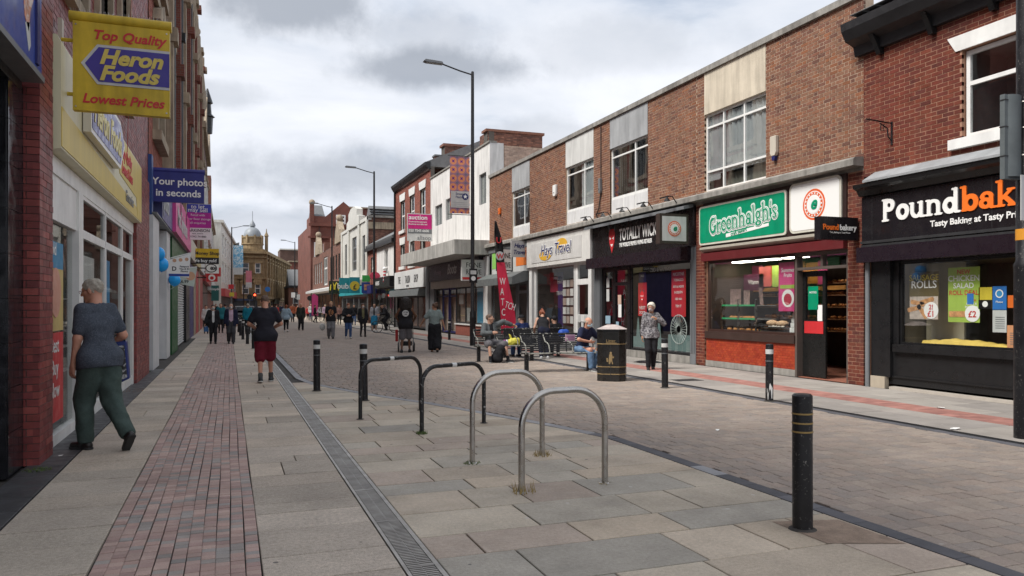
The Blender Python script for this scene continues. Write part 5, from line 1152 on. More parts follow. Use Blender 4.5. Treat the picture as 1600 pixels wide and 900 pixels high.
tag(b.build('bird_spikes', STEEL, s), kind='stuff')

# photo shop and the Victorian block above the next shops
T = thing('victorian_building', 'tall ornate brick and stone Victorian block with ball finials above the shops', 'building', base=(-1.8, 38, 0))
hol = [(21.6+3.6*k, 23.4+3.6*k, z0, z1) for k in range(10) for z0, z1 in ((6.0, 8.8), (10.0, 12.6))]
brick_wall(T, FL, 'x', 20.32, 58.0, 4.3, 15.6, hol, BRICK_V, MORTAR_D, 150)
for h in hol:
    window(FL, T, *h, -.15, [.5], [.6], DARK, .08, deep=.5)
    a, b_, c, d_ = h; q = MB(); q.box(FL, a-.25, a, -.1, .14, c, d_); q.box(FL, b_, b_+.25, -.1, .14, c, d_); q.box(FL, a-.35, b_+.35, -.1, .22, c-.25, c); q.prism(FL, [(a-.35, d_), (b_+.35, d_), (b_+.2, d_+.3), ((a+b_)/2, d_+.75), (a-.2, d_+.3)], -.1, .2); q.build('stone_surround', STONE_B, T)
for k in range(1, 10):
    u = 20.9+3.6*k+.0; zt = 15.6 if k != 6 and k != 9 else 16.6
    q = MB(); q.box(FL, u-.25, u+.25, -.1, .3, 4.6, zt); q.box(FL, u-.32, u+.32, -.1, .42, 9.2, 9.6); q.box(FL, u-.34, u+.34, -.1, .46, 13.0, 13.3); q.box(FL, u-.36, u+.36, -.3, .5, zt, zt+.25); q.build('pilaster', STONE_B if k % 2 else FARRED, T)
    q = MB(); q.box(FL, u-.24, u+.24, -.2, .34, zt+.25, zt+.9); q.ball(FL(u, .07, zt+1.2), .28); q.build('ball_finial', STONE_B, T)
MB().profile(FL, [(0, 15.0), (.2, 15.05), (.34, 15.4), (.4, 15.6), (0, 15.65)], 20.4, 58).build('cornice', STONE_B, T)
MB().box(FL, 20.4, 58, -.2, .12, 9.3, 9.55).build('string_course', STONE_B, T)
for k in range(3):
    u = 27+10*k; MB().prism(FL, [(u-1.6, 15.6), (u+1.6, 15.6), (u+1.2, 16.6), (u, 18.0), (u-1.2, 16.6)], -.5, .2).build('gable', STONE_B, T)
MB().box(FL, 20.32, 58, -9, -.9, 0, 15.5).build('rear_block', BRICK_V, T)
for u in (25.8, 29.9, 37.6): MB().tube([FL(u, .22, 4.6), FL(u, .22, 15.2)], .06, 8).build('drainpipe', BLACK, T); 
for u, z in ((25.8, 12.4), (29.9, 11.0)): MB().box(FL, u-.14, u+.14, .1, .36, z, z+.3).build('rainwater_head', BLACK, T)
# shopfronts beneath
def front(u0, u1, n, z0, z1, m_, nm): return MB().box(FL, u0, u1, -.3, n, z0, z1).build(nm, m_, T)
PW = paint((.6, .61, .62), .5, streak=.15)
front(20.32, 22.0, .1, 0, 3.75, PW, 'pilaster'); front(22.0, 24.6, -.12, 0, 3.75, paint((.45, .45, .44), .6), 'shop_door'); front(24.6, 26.0, .1, 0, 3.75, PW, 'pilaster'); front(26.0, 26.6, .0, 0, 3.6, BLACK, 'pilaster')
front(26.6, 29.6, .12, 0, 3.75, paint((.015, .10, .03), .45), 'pilaster')
q = front(29.6, 35.8, -.05, 0, 3.1, PALE, 'shutter')
b = MB()
for k in range(30): b.profile(FL, [(-.05, .03+.1*k), (-.0, .045+.1*k), (-.0, .09+.1*k), (-.05, .115+.1*k)], 29.65, 35.75)
b.build('shutter_slats', PALE, T)['kind'] = 'stuff'
front(29.6, 35.8, .1, 3.1, 3.79, paint((.03, .12, .04), .5), 'fascia'); front(35.8, 38.8, .1, 0, 3.6, BLACK, 'pilaster'); front(38.8, 43.5, .08, 0, 3.6, paint((.045, .035, .14), .5), 'shopfront'); front(43.5, 46, .1, 0, 3.6, STONE_B, 'pilaster')
front(46, 50, .1, 0, 3.6, RED if False else paint((.4, .03, .035), .5), 'shopfront'); front(50, 52, .12, 0, 3.8, STONE_B, 'pilaster'); front(52, 57.9, .1, 0, 3.6, paint((.3, .04, .035), .5), 'shopfront')
MB().box(FL, 20.34, 58, -.1, .18, 3.78, 3.82).build('trim', GREYM, T)
f1 = MB().box(FL, 21.7, 25.5, -.1, .2, 3.82, 5.0).build('fascia', paint((.08, .09, .25), .4), T); f2 = MB().box(FL, 25.5, 35.5, -.1, .3, 3.82, 5.05).build('fascia', paint((.65, .07, .28), .4), T)
text('photo', FL, 22.0, .21, 4.1, .8, PALE, f1, 'L', bold=.01); text('Max Spielmann', FL, 26.2, .31, 4.1, .9, PALE, f2, 'L', bold=.01, xs=1.1)
for a, b_, m_ in ((35.6, 43, CREAMP), (43, 50, paint((.5, .42, .2), .5)), (50, 57.9, PALE)): MB().box(FL, a, b_, -.1, .25, 3.7, 4.6).build('fascia', m_, T)
MB().box(FY(20.33), -2.2, -1.73, -.35, .02, 3.75, 5.2).build('end_panel', paint((.02, .06, .22), .5), T)
s, F2, q = hang('blue sign reading Your photos in seconds', 21.3, 238.5, 319, 268, 315, paint((.025, .03, .2), .4), [(.53, .58, .33, 'Your photos'), (.5, .20, .33, 'in seconds')])
MB().tube([(q[0]-.1, 21.3, q[3]+.04), (q[1]+.02, 21.3, q[3]+.04)], .07, 10).build('top_tube', paint((.025, .03, .2), .4), s)
s, F2, q = hang('white board reading to let may sell with a purple middle band', 34.5, 287.5, 330.5, 318, 374, TXT, [])
u0, u1, z0, z1 = q; hh = z1-z0; uc = (u0+u1)/2
MB().box(F2, u0+.01, u1-.01, .06, .065, z0+hh*.76, z1-.01).build('blue_band', paint((.05, .06, .4), .5), s); MB().box(F2, u0+.01, u1-.01, .06, .066, z0+hh*.33, z0+hh*.759).build('purple_band', MAG, s)
for tx, z, sz, m_ in (('to let', .87, .17, TXT), ('may sell', .775, .17, TXT), ('Retail with', .66, .09, TXT), ('upper floor storage', .55, .09, TXT), ('all enquiries', .44, .09, TXT), ('PARKINSON', .22, .12, DARK), ('REAL ESTATE', .15, .05, DARK), ('01942 741800', .06, .08, DARK)): text(tx, F2, uc, .07, z0+hh*z, sz*hh*.95, m_, s, 'C', 'CENTER', bold=.01 if sz > .1 else 0, ex=.002)
s, F2, q = hang('yellow and black pawnbroker sign reading We buy gold', 41.5, 297, 342, 388, 412, paint((.65, .42, .02), .5), [])
u0, u1, z0, z1 = q; hh = z1-z0; MB().box(F2, u0, u1, .06, .065, z0, z0+.42*hh).build('black_band', BLACK, s); text('We buy gold', F2, (u0+u1)/2, .07, z0+.12*hh, .28*hh, TXT, s, 'C', 'CENTER', bold=.02); text('Money Shop', F2, (u0+u1)/2+.12, .07, z0+.6*hh, .3*hh, DARK, s, 'C', 'CENTER', bold=.015); MB().box(F2, u0+.06, u0+.28, .065, .07, z0+.6*hh, z0+.85*hh).build('mark', RED, s)
s, F2, q = hang('white square sign with a ringed black mark above the red square sign', 46, 321, 342, 411, 427, TXT, []); MB().disc(F2, (q[0]+q[1])/2-.05, .065, (q[2]+q[3])/2, .24, .3, n2=.07).build('ring', DARK, s); MB().disc(F2, (q[0]+q[1])/2-.05, .07, (q[2]+q[3])/2, .19, .25, n2=.075).build('ring', TXT, s); text('ex', F2, (q[0]+q[1])/2+.06, .08, q[2]+.2, .34, DARK, s, 'C', 'CENTER', bold=.03)
s, F2, q = hang('red square sign with a white speech mark ring', 47.5, 322, 340, 427.5, 440, RED, []); MB().disc(F2, (q[0]+q[1])/2, .065, (q[2]+q[3])/2, .19, n2=.07).build('ring', TXT, s); MB().disc(F2, (q[0]+q[1])/2, .07, (q[2]+q[3])/2-.02, .1, n2=.075).build('ring', RED, s)
hang('second small red sign beyond the speech mark sign', 56, 338, 345, 418, 432, RED); hang('dark green shop sign at head height far along the left', 60, 330, 342, 446, 470, paint((.02, .12, .11), .5), [(.5, .7, .2, 'Lloyds')])
# tilted passport photo boards on poles
def board(label, y0, pts, m_, words):
    s = thing('tilted_board', label, 'sign', base=(-1.3, y0, 2.5)); P = []
    for px, py in pts:
        k = y0/(1402.8-.3463*px); P.append((k*(.9381*px-334.9), EYE+(478-py)*k))
    F2 = FY(y0); MB().prism(F2, P, -.02, .02).build('sign_board', m_, s)
    cx = sum(p[0] for p in P)/len(P); cz = sum(p[1] for p in P)/len(P)
    for dx, dz, sz, tx, tm in words: text(tx, F2, cx+dx, .023, cz+dz, sz, tm, s, 'C', 'CENTER', bold=.02, ex=.002)
    MB().tube([(-1.8, y0+.03, P[0][1]-.02), (P[1][0], y0+.03, P[1][1]+.02)], .014, 6).build('pole', TXT, s)
    return s, F2, cx, cz
s, F2, cx, cz = board('white leaning board advertising passport and ID photos', 24.0, [(263, 406), (298, 396), (295, 434), (263, 430)], TXT, [(-.13, -.12, .17, 'D', DARK), (.14, -.02, .07, 'Passport', DARK), (.14, -.09, .07, 'Visa & ID', DARK), (.14, -.16, .07, 'Photos', DARK)])
for k, x in enumerate((-.12, .04, .2)): MB().disc(F2, cx+x, .022, cz+.17+.02*k, .05, n2=.026).build('face_print', SKINTONE, s)
MB().box(F2, cx-.27, cx+.27, .021, .027, cz-.28, cz-.21).build('blue_band', paint((.03, .06, .3), .5), s)
s, F2, cx, cz = board('leaning board with a smiling child and a price', 26.5, [(280, 420), (308, 418), (303, 448), (278, 443)], paint((.5, .56, .5), .5), [(-.1, -.2, .13, '£6.99', DARK)]); MB().disc(F2, cx+.1, .022, cz+.02, .14, n2=.026).build('face_print', SKINTONE, s)
for k, (px, py) in enumerate(((247, 397), (252, 413), (272, 437))):
    y0 = 22.5 if k < 2 else 25; kk = y0/(1402.8-.3463*px); s = thing('balloon', ('upper bright blue balloon tied to the white shopfront', 'lower bright blue balloon tied to the white shopfront', 'blue balloon half hidden below the passport board')[k], 'balloon', 'blue balloons outside the photo shop')
    b = MB(); c = (kk*(.9381*px-334.9), y0+.1*k, EYE+(478-py)*kk); r = 10.3*kk if k < 2 else 9*kk
    b.lathe((c[0], c[1], c[2]), [(.004, -r*1.22), (.02, -r*1.16), (.01, -r*1.12)]+[(r*math.sin(math.pi*(.06+.94*j/12)), -r*1.12*math.cos(math.pi*(.06+.94*j/12))) for j in range(12)]+[(.002, r*1.12)], 18)
    b.build('balloon_skin', paint((.015, .36, .85), .25, var=0), s, smooth=True); MB().tube([(c[0], c[1], c[2]-r*1.2), (c[0]-.1, c[1], c[2]-r*1.6), (-1.7, c[1], c[2]-r*1.4)], .004, 4).build('string', TXT, s)
    REBASE.append((s, Vector(c)))

def simple_building(name, label, F, u0, u1, h, m_, trim, base, n0=0, deep=8, wins=(), roof=None, wm=WHITE, bricks=None):
    T = thing(name, label, 'building', base=base)
    MB().box(F, u0, u1, n0-deep, n0, 0, h).build('wall', m_, T)
    for (a, b_, c, d_) in wins: w = MB(); fw = .12; w.box(F, a, b_, n0, n0+.08, c, c+fw); w.box(F, a, b_, n0, n0+.08, d_-fw, d_); w.box(F, a, a+fw, n0, n0+.08, c+fw, d_-fw); w.box(F, b_-fw, b_, n0, n0+.08, c+fw, d_-fw); w.box(F, a, b_, n0, n0+.07, (c+d_)/2-.05, (c+d_)/2+.05); w = w.build('window', wm, T); MB().box(F, a+fw, b_-fw, n0+.01, n0+.03, c+fw, d_-fw).build('pane', GLASSD, w); MB().box(F, a-.1, b_+.1, n0, n0+.2, d_, d_+.22).build('lintel', trim, T)
    MB().box(F, u0-.1, u1+.1, n0-deep, n0+.3, h, h+.35).build('cornice', trim, T)
    return T
GLASSD = paint((.06, .07, .08), .12)
# further left buildings
T = simple_building('gabled_building', 'dark brick gabled block with a slim black turret, left side', FL, 58.1, 75, 14.2, FARBROWN, STONE_B, (-1.8, 66, 0), wins=[(60+4*k, 62+4*k, z, z+2.4) for k in range(4) for z in (5.5, 9.5)])
MB().prism(FL, [(59, 14.55), (66, 14.55), (62.5, 17.5)], -.5, .3).build('gable', STONE_B, T); MB().prism(FL, [(67.5, 14.55), (74, 14.55), (71, 16.6)], -.5, .3).build('gable', STONE_B, T)
MB().lathe((-1.5, 62.5, 14.6), [(.35, 0), (.4, 1.2), (.55, 1.25), (.3, 1.5), (.25, 2.2), (.4, 2.3), (.05, 3.4)], 8).build('turret', BLACK, T)
MB().box(FL, 58.2, 74.9, -.1, .3, 3.3, 4.2).build('fascia', paint((.3, .04, .04), .5), T)
T = simple_building('brick_shop_building', 'plain brick shop row with a tall chimney, far along the left', FL, 75.1, 104, 10.5, FARRED, STONE_B, (-1.8, 88, 0), wins=[(77+4*k, 79+4*k, z, z+2) for k in range(6) for z in (5, 8)]); MB().box(FL, 80, 82.5, -1.5, .2, 10.8, 14.2).build('chimney', BRICK_D, T); MB().box(FL, 75.2, 103, -.1, .4, 3, 4).build('fascia', PALE, T)
# white corner building, its front turned a little
a = RAD(-5.5)
def FW(u, n, z): return (-1.3+math.cos(a)*n-math.sin(-a)*-u*1.0*-1+0.0, 105+u*math.cos(a)+math.sin(a)*n*-1, z)
def FW(u, n, z): return (-.9+.05*u+n, 105+u, z)
T = simple_building('white_corner_building', 'white faience corner building with a flat cornice, end of the left side', FW, 0, 45, 12.2, WF, WF, (-1, 125, 0), wins=[(2+6*k, 4+6*k, z, z+2.6) for k in range(7) for z in (4.6, 8.2)], deep=10)
MB().box(FW, .2, 45, -.1, .5, 2.8, 3.8).build('fascia', paint((.5, .08, .08), .5), T); MB().box(FW, .2, 45, 0, .04, 0, 2.8).build('shopfront', DARK, T)
# sandstone bank with dome
B0 = (.2, 140.0); dv = Vector((1, .03, 0)).normalized()
def FS(u, n, z): return (B0[0]+dv.x*u+dv.y*n, B0[1]+dv.y*u-dv.x*n, z)
T = thing('sandstone_bank', 'golden sandstone corner bank with a lead dome closing the view', 'building', base=(4, 140, 0))
UL = 5.55
MB().box(FS, 0, UL, -14, 0, 0, 10.6).build('wall', STONE, T)
C1 = Vector(FS(UL, 0, 0)); C2 = Vector((13.0, 182.0, 0)); dr_ = (C2-C1).normalized(); LEN = (C2-C1).length; nr = Vector((dr_.y, -dr_.x, 0))
def FS2(u, n, z): p = C1+dr_*u+nr*n; return (p.x, p.y, z)
MB().box(FS2, 0, LEN, -6, .02, 0, 10.6).build('wall', STONE, T)
def bwin(F, a, b_, c, d_, arch=False):
    w = MB(); w.box(F, a, b_, 0, .1, c, d_); w = w.build('window', WHITE, T); MB().box(F, a+.13, b_-.13, .1, .115, c+.13, (c+d_)/2-.06).build('pane', GLASSD, w); MB().box(F, a+.13, b_-.13, .1, .115, (c+d_)/2+.06, d_-.13).build('pane', GLASSD, w)
    MB().box(F, a-.25, a, .0, .22, c, d_).build('jamb', STONE, T); MB().box(F, b_, b_+.25, .0, .22, c, d_).build('jamb', STONE, T); MB().box(F, a-.35, b_+.35, 0, .35, d_, d_+.25).build('lintel', STONE, T)
    if arch: MB().disc(F, (a+b_)/2, .1, d_+.2, .6, .75, n2=.3).build('arch', STONE, T)
for (a_, b_) in ((.1, .9), (2.0, 3.1), (4.1, 5.0)): bwin(FS, a_, b_, 7.2, 9.0); bwin(FS, a_, b_, 3.6, 5.6, True)
for k in range(11):
    bwin(FS2, 2.2+3.8*k, 3.6+3.8*k, 7.2, 9.2); bwin(FS2, 2.2+3.8*k, 3.6+3.8*k, 3.6, 5.8, True); MB().box(FS2, .8+3.8*k, 1.3+3.8*k, .02, .5, 3.0, 10.6).build('pilaster', STONE, T)
for (z0, z1, n) in ((10.6, 11.0, .55), (9.9, 10.1, .3), (6.2, 6.5, .35), (2.8, 3.2, .4)):
    MB().box(FS, -.2, UL+.2, -.5, n, z0, z1).build('string_course', STONE, T); MB().box(FS2, .3, LEN, -.5, n, z0+.003, z1+.003).build('string_course', STONE, T)
MB().box(FS, .3, UL, -.5, .1, 11.0, 11.45).build('parapet', STONE, T); MB().box(FS2, .4, LEN, -.6, .1, 11.0, 11.4).build('parapet', STONE, T)
for k in range(2): MB().box(FS, .4+2.3*k, 2.2+2.3*k, 0, .05, .3, 2.5).build('window', GLASSD, T)
for k in range(10): MB().box(FS2, 1.5+3.9*k, 3.6+3.9*k, .02, .08, .3, 2.4).build('window', GLASSD, T)
MB().box(FS, -.1, UL*.7, .05, .45, 2.45, 2.79).build('fascia', paint((.05, .08, .16), .5), T); MB().box(FS2, 14, 19, .05, .45, 1.9, 2.8).build('fascia', paint((.3, .33, .26), .5), T)
dc_ = (3.95, 142.2, 11.0)
MB().lathe(dc_, [(1.75, 0), (1.75, 1.2), (1.9, 1.25), (1.9, 1.45), (1.6, 1.5), (1.6, 2.4), (1.78, 2.45), (1.78, 2.65)], 20).build('drum', STONE, T)
b = MB(); b.lathe((dc_[0], dc_[1], dc_[2]+2.65), [(1.5*math.cos(RAD(q)), 1.75*math.sin(RAD(q))) for q in range(0, 84, 7)]+[(.28, 1.75), (.5, 1.85), (.5, 2.1), (.32, 2.5), (.12, 2.8), (.05, 3.0), (.05, 4.5)], 20)
b.build('dome', mat('lead_dome', (.22, .24, .26), .5, var=.15, vs=1), T, smooth=True)
for k in range(8): q = k*math.pi/4+.2; MB().box(lambda u, n, z: (dc_[0]+u*math.cos(q)-n*math.sin(q), dc_[1]+u*math.sin(q)+n*math.cos(q), dc_[2]+z), 1.6, 1.85, -.15, .15, 1.5, 2.9).build('column', STONE, T)
MB().lathe((6.3, 142.6, 11.0), [(.28, 0), (.28, 2.8), (.4, 2.9), (.1, 3.6), (.05, 4.2)], 8).build('finial', STONE, T)
MB().prism(FS, [(-3, 11.0), (1.6, 11.0), (1.6, 12.6)], -6, -1.5).build('roof', SLATE, T)
# buildings beyond on the right of the bank
simple_building('brick_corner_building', 'red brick building with stepped gable right of the sandstone bank', FY(190), 13.5, 24.5, 12.0, FARRED, STONE_B, (18, 190, 0), wins=[(19.0, 21.0, 6, 9.5), (15, 16.4, 6, 8)], deep=20)
q = simple_building('brick_gable_building', 'dark red far building with a white roof edge behind the bank', FY(215), 13, 28, 16.6, FARBROWN, WF, (20, 215, 0), deep=10); MB().box(FY(214), 23.5, 26, -2, 0, 12, 19).build('chimney', BRICK_V, q)
q = simple_building('low_slate_building', 'low slate roofed building in front of the far red brick buildings', FY(150), 10.6, 15.2, 5.0, BRICK_D, DARK, (13, 150, 0), wins=[(11.4, 12.4, 2, 4)], deep=12); MB().profile(FY(150), [(.2, 5.4), (-4, 8.6), (-8, 5.4)], 10.6, 15.2).build('roof', SLATE, q)
simple_building('far_row_building', 'distant brick row filling the end of the street on the left', FY(175), -14, .6, 9.5, FARBROWN, STONE_B, (-6, 175, 0), deep=8)
simple_building('far_row_building', 'distant red brick block closing the street between the bank and the row', FY(240), -6, 40, 9.0, FARRED, STONE_B, (14, 240, 0), deep=8)

# ================================================================ STREET FURNITURE
def bollard(x, y, label, kind='white', group='black bollards'):
    s = thing('bollard', label, 'bollard', group)
    R_ = .062; Hh = {'gold': .94}.get(kind, .93); R_ = .068 if kind == 'gold' else R_
    b = MB().lathe((0, 0, 0), [(R_, 0), (R_, Hh-.012), (R_-.012, Hh), (0.01, Hh+.004)], 24); b.build('post', BLACKMETAL, s, smooth=True)
    if kind == 'gold':
        GB = paint((.30, .20, .07), .4)
        for z in (Hh-.14, Hh-.205, Hh-.265): MB().lathe((0, 0, z), [(R_+.003, 0), (R_+.003, .011)], 24).build('gold_band', GB, s)
    else:
        MB().lathe((0, 0, Hh-.16), [(R_+.002, 0), (R_+.002, .075)], 24).build('white_band', paint((.62, .62, .6), .5, streak=.2), s); MB().lathe((0, 0, Hh-.28), [(R_+.004, 0), (R_+.004, .012)], 24).build('ring', GREYM, s)
    MB().lathe((0, 0, .0), [(R_+.03, 0.002), (R_+.012, .012), (R_-.01, .016)], 16).build('base_dirt', JOINT, s)
    s.location = (x, y, 0); s.rotation_euler = (RAD(rnd.uniform(-.8, .8)), RAD(rnd.uniform(-.8, .8)), 0)
    return s
bollard(*at(1254, 827), 'black bollard with three gold rings nearest the camera on the sandy patch', 'gold')
o = bollard(*at(1202, 627), 'white banded bollard with flaking paint in front of the orange tiled shop'); MB().prism(lambda u, n, z: (.064*math.sin(-u*14-.5), -.0655*math.cos(-u*14-.5), z), [(-.04, .05), (.04, .03), (.06, .2), (.0, .3), (-.05, .22)], 0, .001).build('bare_patch', TXT, o)
bollard(*at(1039, 606), 'white banded bollard beside the woman in the patterned top'); bollard(*at(495, 611), 'white banded bollard standing alone left of the cycle stands'); bollard(*at(569, 626), 'white banded bollard just behind the farthest black cycle stand')
bollard(*at(702, 531), 'small far bollard in front of the chemist window')
for k, (x, y) in enumerate(((.95, 23.6), (.90, 26.4), (.85, 29.4), (.72, 33.0), (.62, 37.5), (.58, 42.5), (.55, 48))): bollard(x, y, 'black bollard of the row behind the man in maroon shorts, %s' % ('nearest in the row', 'second in the row', 'third in the row', 'fourth in the row', 'fifth in the row', 'sixth in the row', 'farthest in the row')[k])
# cycle stands
def stand(p0, p1, label, m_, h, r, band):
    s = thing('cycle_stand', label, 'cycle stand', 'four cycle stands in a row on the build-out'); a = Vector((*p0, 0)); b_ = Vector((*p1, 0)); c = (a+b_)/2; d = (b_-a); w = d.length; ang = math.atan2(d.y, d.x); rr = .23 if band else .30
    pts = [(-w/2, 0, -.03), (-w/2, 0, h-rr)]+[(-w/2+rr-rr*math.cos(RAD(q)), 0, h-rr+rr*math.sin(RAD(q))) for q in range(10, 91, 10)]+[(w/2-rr+rr*math.sin(RAD(q)), 0, h-rr+rr*math.cos(RAD(q))) for q in range(0, 91, 10)]+[(w/2, 0, -.03)]
    MB().tube(pts, r, 16).build('hoop', m_, s, smooth=True)
    for x in (-w/2, w/2): MB().lathe((x, 0, 0), [(r+.028, .0015), (r+.016, .006), (r, .009)], 16).build('base_plate', STEEL if not band else JOINT, s)
    if band: MB().tube([(-.045, 0, h), (.03, 0, h)], r+.0015, 16).build('white_tape', paint((.65, .65, .63), .5), s)
    s.location = c; s.rotation_euler = (0, 0, ang)
    return s
CHIP = mat('chipped_black_paint', (.015, .015, .016), .4, var=.2, vs=9, bump=.2, bs=30, pattern=((.30, .30, .29), 26.0, .66), obj=True)
stand(at(563, 655), at(657, 641), 'black cycle stand with white tape farthest from the camera', CHIP, .80, .027, True)
stand(at(659, 676), at(756, 661), 'chipped black cycle stand second farthest, weeds at its foot', CHIP, .80, .027, True)
stand(at(738, 723), at(847, 711), 'brushed steel cycle stand between the black stand and the nearest one', STEEL, .88, .027, False)
stand(at(815, 769), at(945, 754), 'brushed steel cycle stand nearest to the camera', STEEL, .83, .028, False)
WEED = mat('weed_leaf', (.08, .12, .03), .8, var=.3, vs=20); DRY = mat('dry_grass', (.30, .22, .09), .9, var=.3, vs=20)
def tuft(px, py, n, r, m_, label, up=.05, nm='grass'):
    x, y = at(px, py); b = MB()
    for _ in range(n):
        a = rnd.uniform(0, 6.28); q = r*math.sqrt(rnd.random()); dx, dy = math.cos(a)*q, math.sin(a)*q; l = up*rnd.uniform(.3, 1); w = .004
        tx, ty = dx+rnd.uniform(-.03, .03), dy+rnd.uniform(-.03, .03)
        b.q((x+dx-w, y+dy, .001), (x+dx+w, y+dy, .001), (x+tx, y+ty, l))
    o = b.build(nm, m_, None); tag(o, label, 'grass', kind='stuff')
tuft(659, 678, 90, .07, WEED, 'green weeds at the foot of the chipped black stand'); tuft(738, 724, 60, .09, WEED, 'weeds in the joint by the steel stand', .03); tuft(847, 712, 60, .1, DRY, 'dry straw round the far leg of the steel stand', .07)
tuft(820, 770, 40, .1, DRY, 'dry grass at the foot of the nearest steel stand', .12); tuft(945, 756, 30, .05, DRY, 'straw at the right foot of the nearest stand', .02); tuft(1092, 570, 50, .08, WEED, 'green tuft at the foot of the brick pier', .07)
tuft(58, 735, 90, .12, WEED, 'weeds against the black tiled pillar', .03); tuft(228, 582, 70, .1, WEED, 'weeds at the foot of the maroon brick pier', .05); tuft(200, 610, 160, .35, mat('rusty_litter', (.35, .17, .06), .9), 'orange brown leaf litter below the shop window', .012, 'fallen_leaves')
# litter
for k, (px, py) in enumerate(((1492, 671), (1470, 638), (1121, 673), (95, 714))):
    x, y = at(px, py); b = MB(); r = .05 if k < 2 else .018; zz = [rnd.uniform(.004, .03) for _ in range(6)]
    for j in range(6):
        a0, a1 = j*1.047, (j+1)*1.047; b.q((x, y, .02), (x+r*math.cos(a0)*1.5, y+r*math.sin(a0), zz[j]), (x+r*math.cos(a1)*1.5, y+r*math.sin(a1), zz[(j+1) % 6]))
    o = b.build('paper_scrap', TXT, None); tag(o, ('crumpled white paper on the dark border near the black post', 'torn white paper on the slabs below the black bakery', 'tiny paper scrap in the middle of the setts', 'white scrap beside the dark tile threshold by the brick pier', 'tiny white scrap on the setts behind the nearest bollard', 'white fleck on a slab between the chipped and steel stands', 'small white fleck beside the steel stand', 'white fleck near the lone bollard')[k], 'litter', 'scraps of litter')
# litter bin
bx_, by_ = at(956, 594)
s = thing('litter_bin', 'black octagonal litter bin with gold bands and a pale pyramid lid', 'litter bin'); BINM = mat('bin_black', (.014, .013, .012), .3, var=.4, vs=6, bump=.1, streak=.3, dirt=.3)
def octo(r, c): return [(r-c, -r), (r, -r+c), (r, r-c), (r-c, r), (-r+c, r), (-r, r-c), (-r, -r+c), (-r+c, -r)]
def oprism(r, c, z0, z1, r2=None): 
    b = MB(); P0 = octo(r, c); P1 = octo(r2 or r, c*(r2 or r)/r); b.v = [(x, y, z0) for x, y in P0]+[(x, y, z1) for x, y in P1]; b.f = [tuple(range(7, -1, -1)), tuple(range(8, 16))]+[(k, (k+1) % 8, 8+(k+1) % 8, 8+k) for k in range(8)]; return b
R0, C0 = .29, .12
oprism(R0, C0, .0, 1.04).build('body', BINM, s); oprism(R0+.012, C0, 1.04, 1.07).build('rim', BLACK, s); oprism(R0+.02, C0, 1.07, 1.16, .1).build('lid', mat('stained_lid', (.42, .36, .34), .6, var=.25, vs=8, dirt=.4), s)
GOLD = paint((.30, .21, .10), .4)
for z in (.76, .29, .14): oprism(R0+.005, C0, z, z+.018).build('gold_band', GOLD, s)
for a in (0, 90, 180, 270):
    FB = lambda u, n, z, a=a: (u*math.cos(RAD(a))+(R0+n)*math.sin(RAD(a)), u*math.sin(RAD(a))-(R0+n)*math.cos(RAD(a)), z)
    MB().box(FB, -.14, .14, -.001, .004, .80, 1.0).build('opening', paint((.003, .003, .003), .8), s)
    MB().box(FB, -.005, .005, 0, .006, .02, .75).build('door_gap', DARK, s)
FB = lambda u, n, z: (u, -R0-n, z); MB().box(FB, -.10, .12, .004, .006, .785, .795).build('mark', GOLD, s); text('Litter', FB, 0, .007, .805, .085, GOLD, s, 'C', 'CENTER', ex=.001)
b = MB(); b.disc(FB, .0, .006, .585, .024, n2=.009); b.prism(FB, [(-.045, .44), (-.03, .56), (.025, .56), (.04, .50), (.06, .52), (.07, .50), (.045, .47), (.03, .50), (.03, .43), (.05, .36), (.03, .35), (.01, .42), (-.02, .35), (-.04, .36)], .006, .009); b.prism(FB, [(-.09, .48), (-.06, .48), (-.055, .40), (-.085, .40)], .006, .009); b.build('tidy_emblem', GOLD, s)
FB2 = lambda u, n, z: (-R0-n, -u, z); MB().box(FB2, -.06, .06, .004, .007, .38, .64).build('emblem', GOLD, s)
s.location = (bx_, by_, 0); s.rotation_euler = (0, 0, RAD(-32))
# lamp posts
def lamp(x, y, label, h=10.7, arm=1.75, banner=None, dirx=-1):
    s = thing('street_lamp', label, 'street lamp', 'street lamps with flat heads')
    MB().lathe((0, 0, 0), [(.11, 0), (.11, 1.3), (.08, 1.36), (.075, 5), (.06, h-.1), (.055, h), (.01, h+.03)], 16).build('post', BLACKMETAL, s, smooth=True)
    MB().tube([(0, 0, h-.12), (dirx*.5, -.0, h-.02), (dirx*(arm-.5), 0, h+.18)], .03, 8).build('arm', BLACKMETAL, s)
    MB().prism(FY(0), [(dirx*(arm-.55), h+.15), (dirx*(arm-.5), h+.24), (dirx*(arm+.15), h+.27), (dirx*(arm+.22), h+.2), (dirx*(arm+.1), h+.16)], -.13, .13).build('lamp_head', GREYM, s, bevel=.01)
    MB().box(FG, -.09, .09, -.12, -.1, .45, 1.1).build('hatch', BLACK, s)
    s.location = (x, y, 0); return s
l1 = lamp(8.95, 28.7, 'tall black lamp post with the orange and purple banner beside the benches')
for k, (x, y) in enumerate(((9.3, 52.3), (8.9, 71.8), (8.9, 113.8))): lamp(x, y, 'black lamp post on the right side, %s from the banner' % ('first beyond', 'second beyond', 'farthest')[k])
l5 = lamp(.35, 94.9, 'far lamp post with a blue banner near the sandstone bank', dirx=1); lamp(2.2, 126, 'slender distant post in front of the sandstone bank', 7, .8)
ring = MB()
for z in (5.4, 7.35, 7.2, 3.0): ring.lathe((8.95, 28.7, z), [(.09, 0), (.09, .06)], 12)
BAN = mat('orange_purple_banner', (.68, .27, .13), .7)
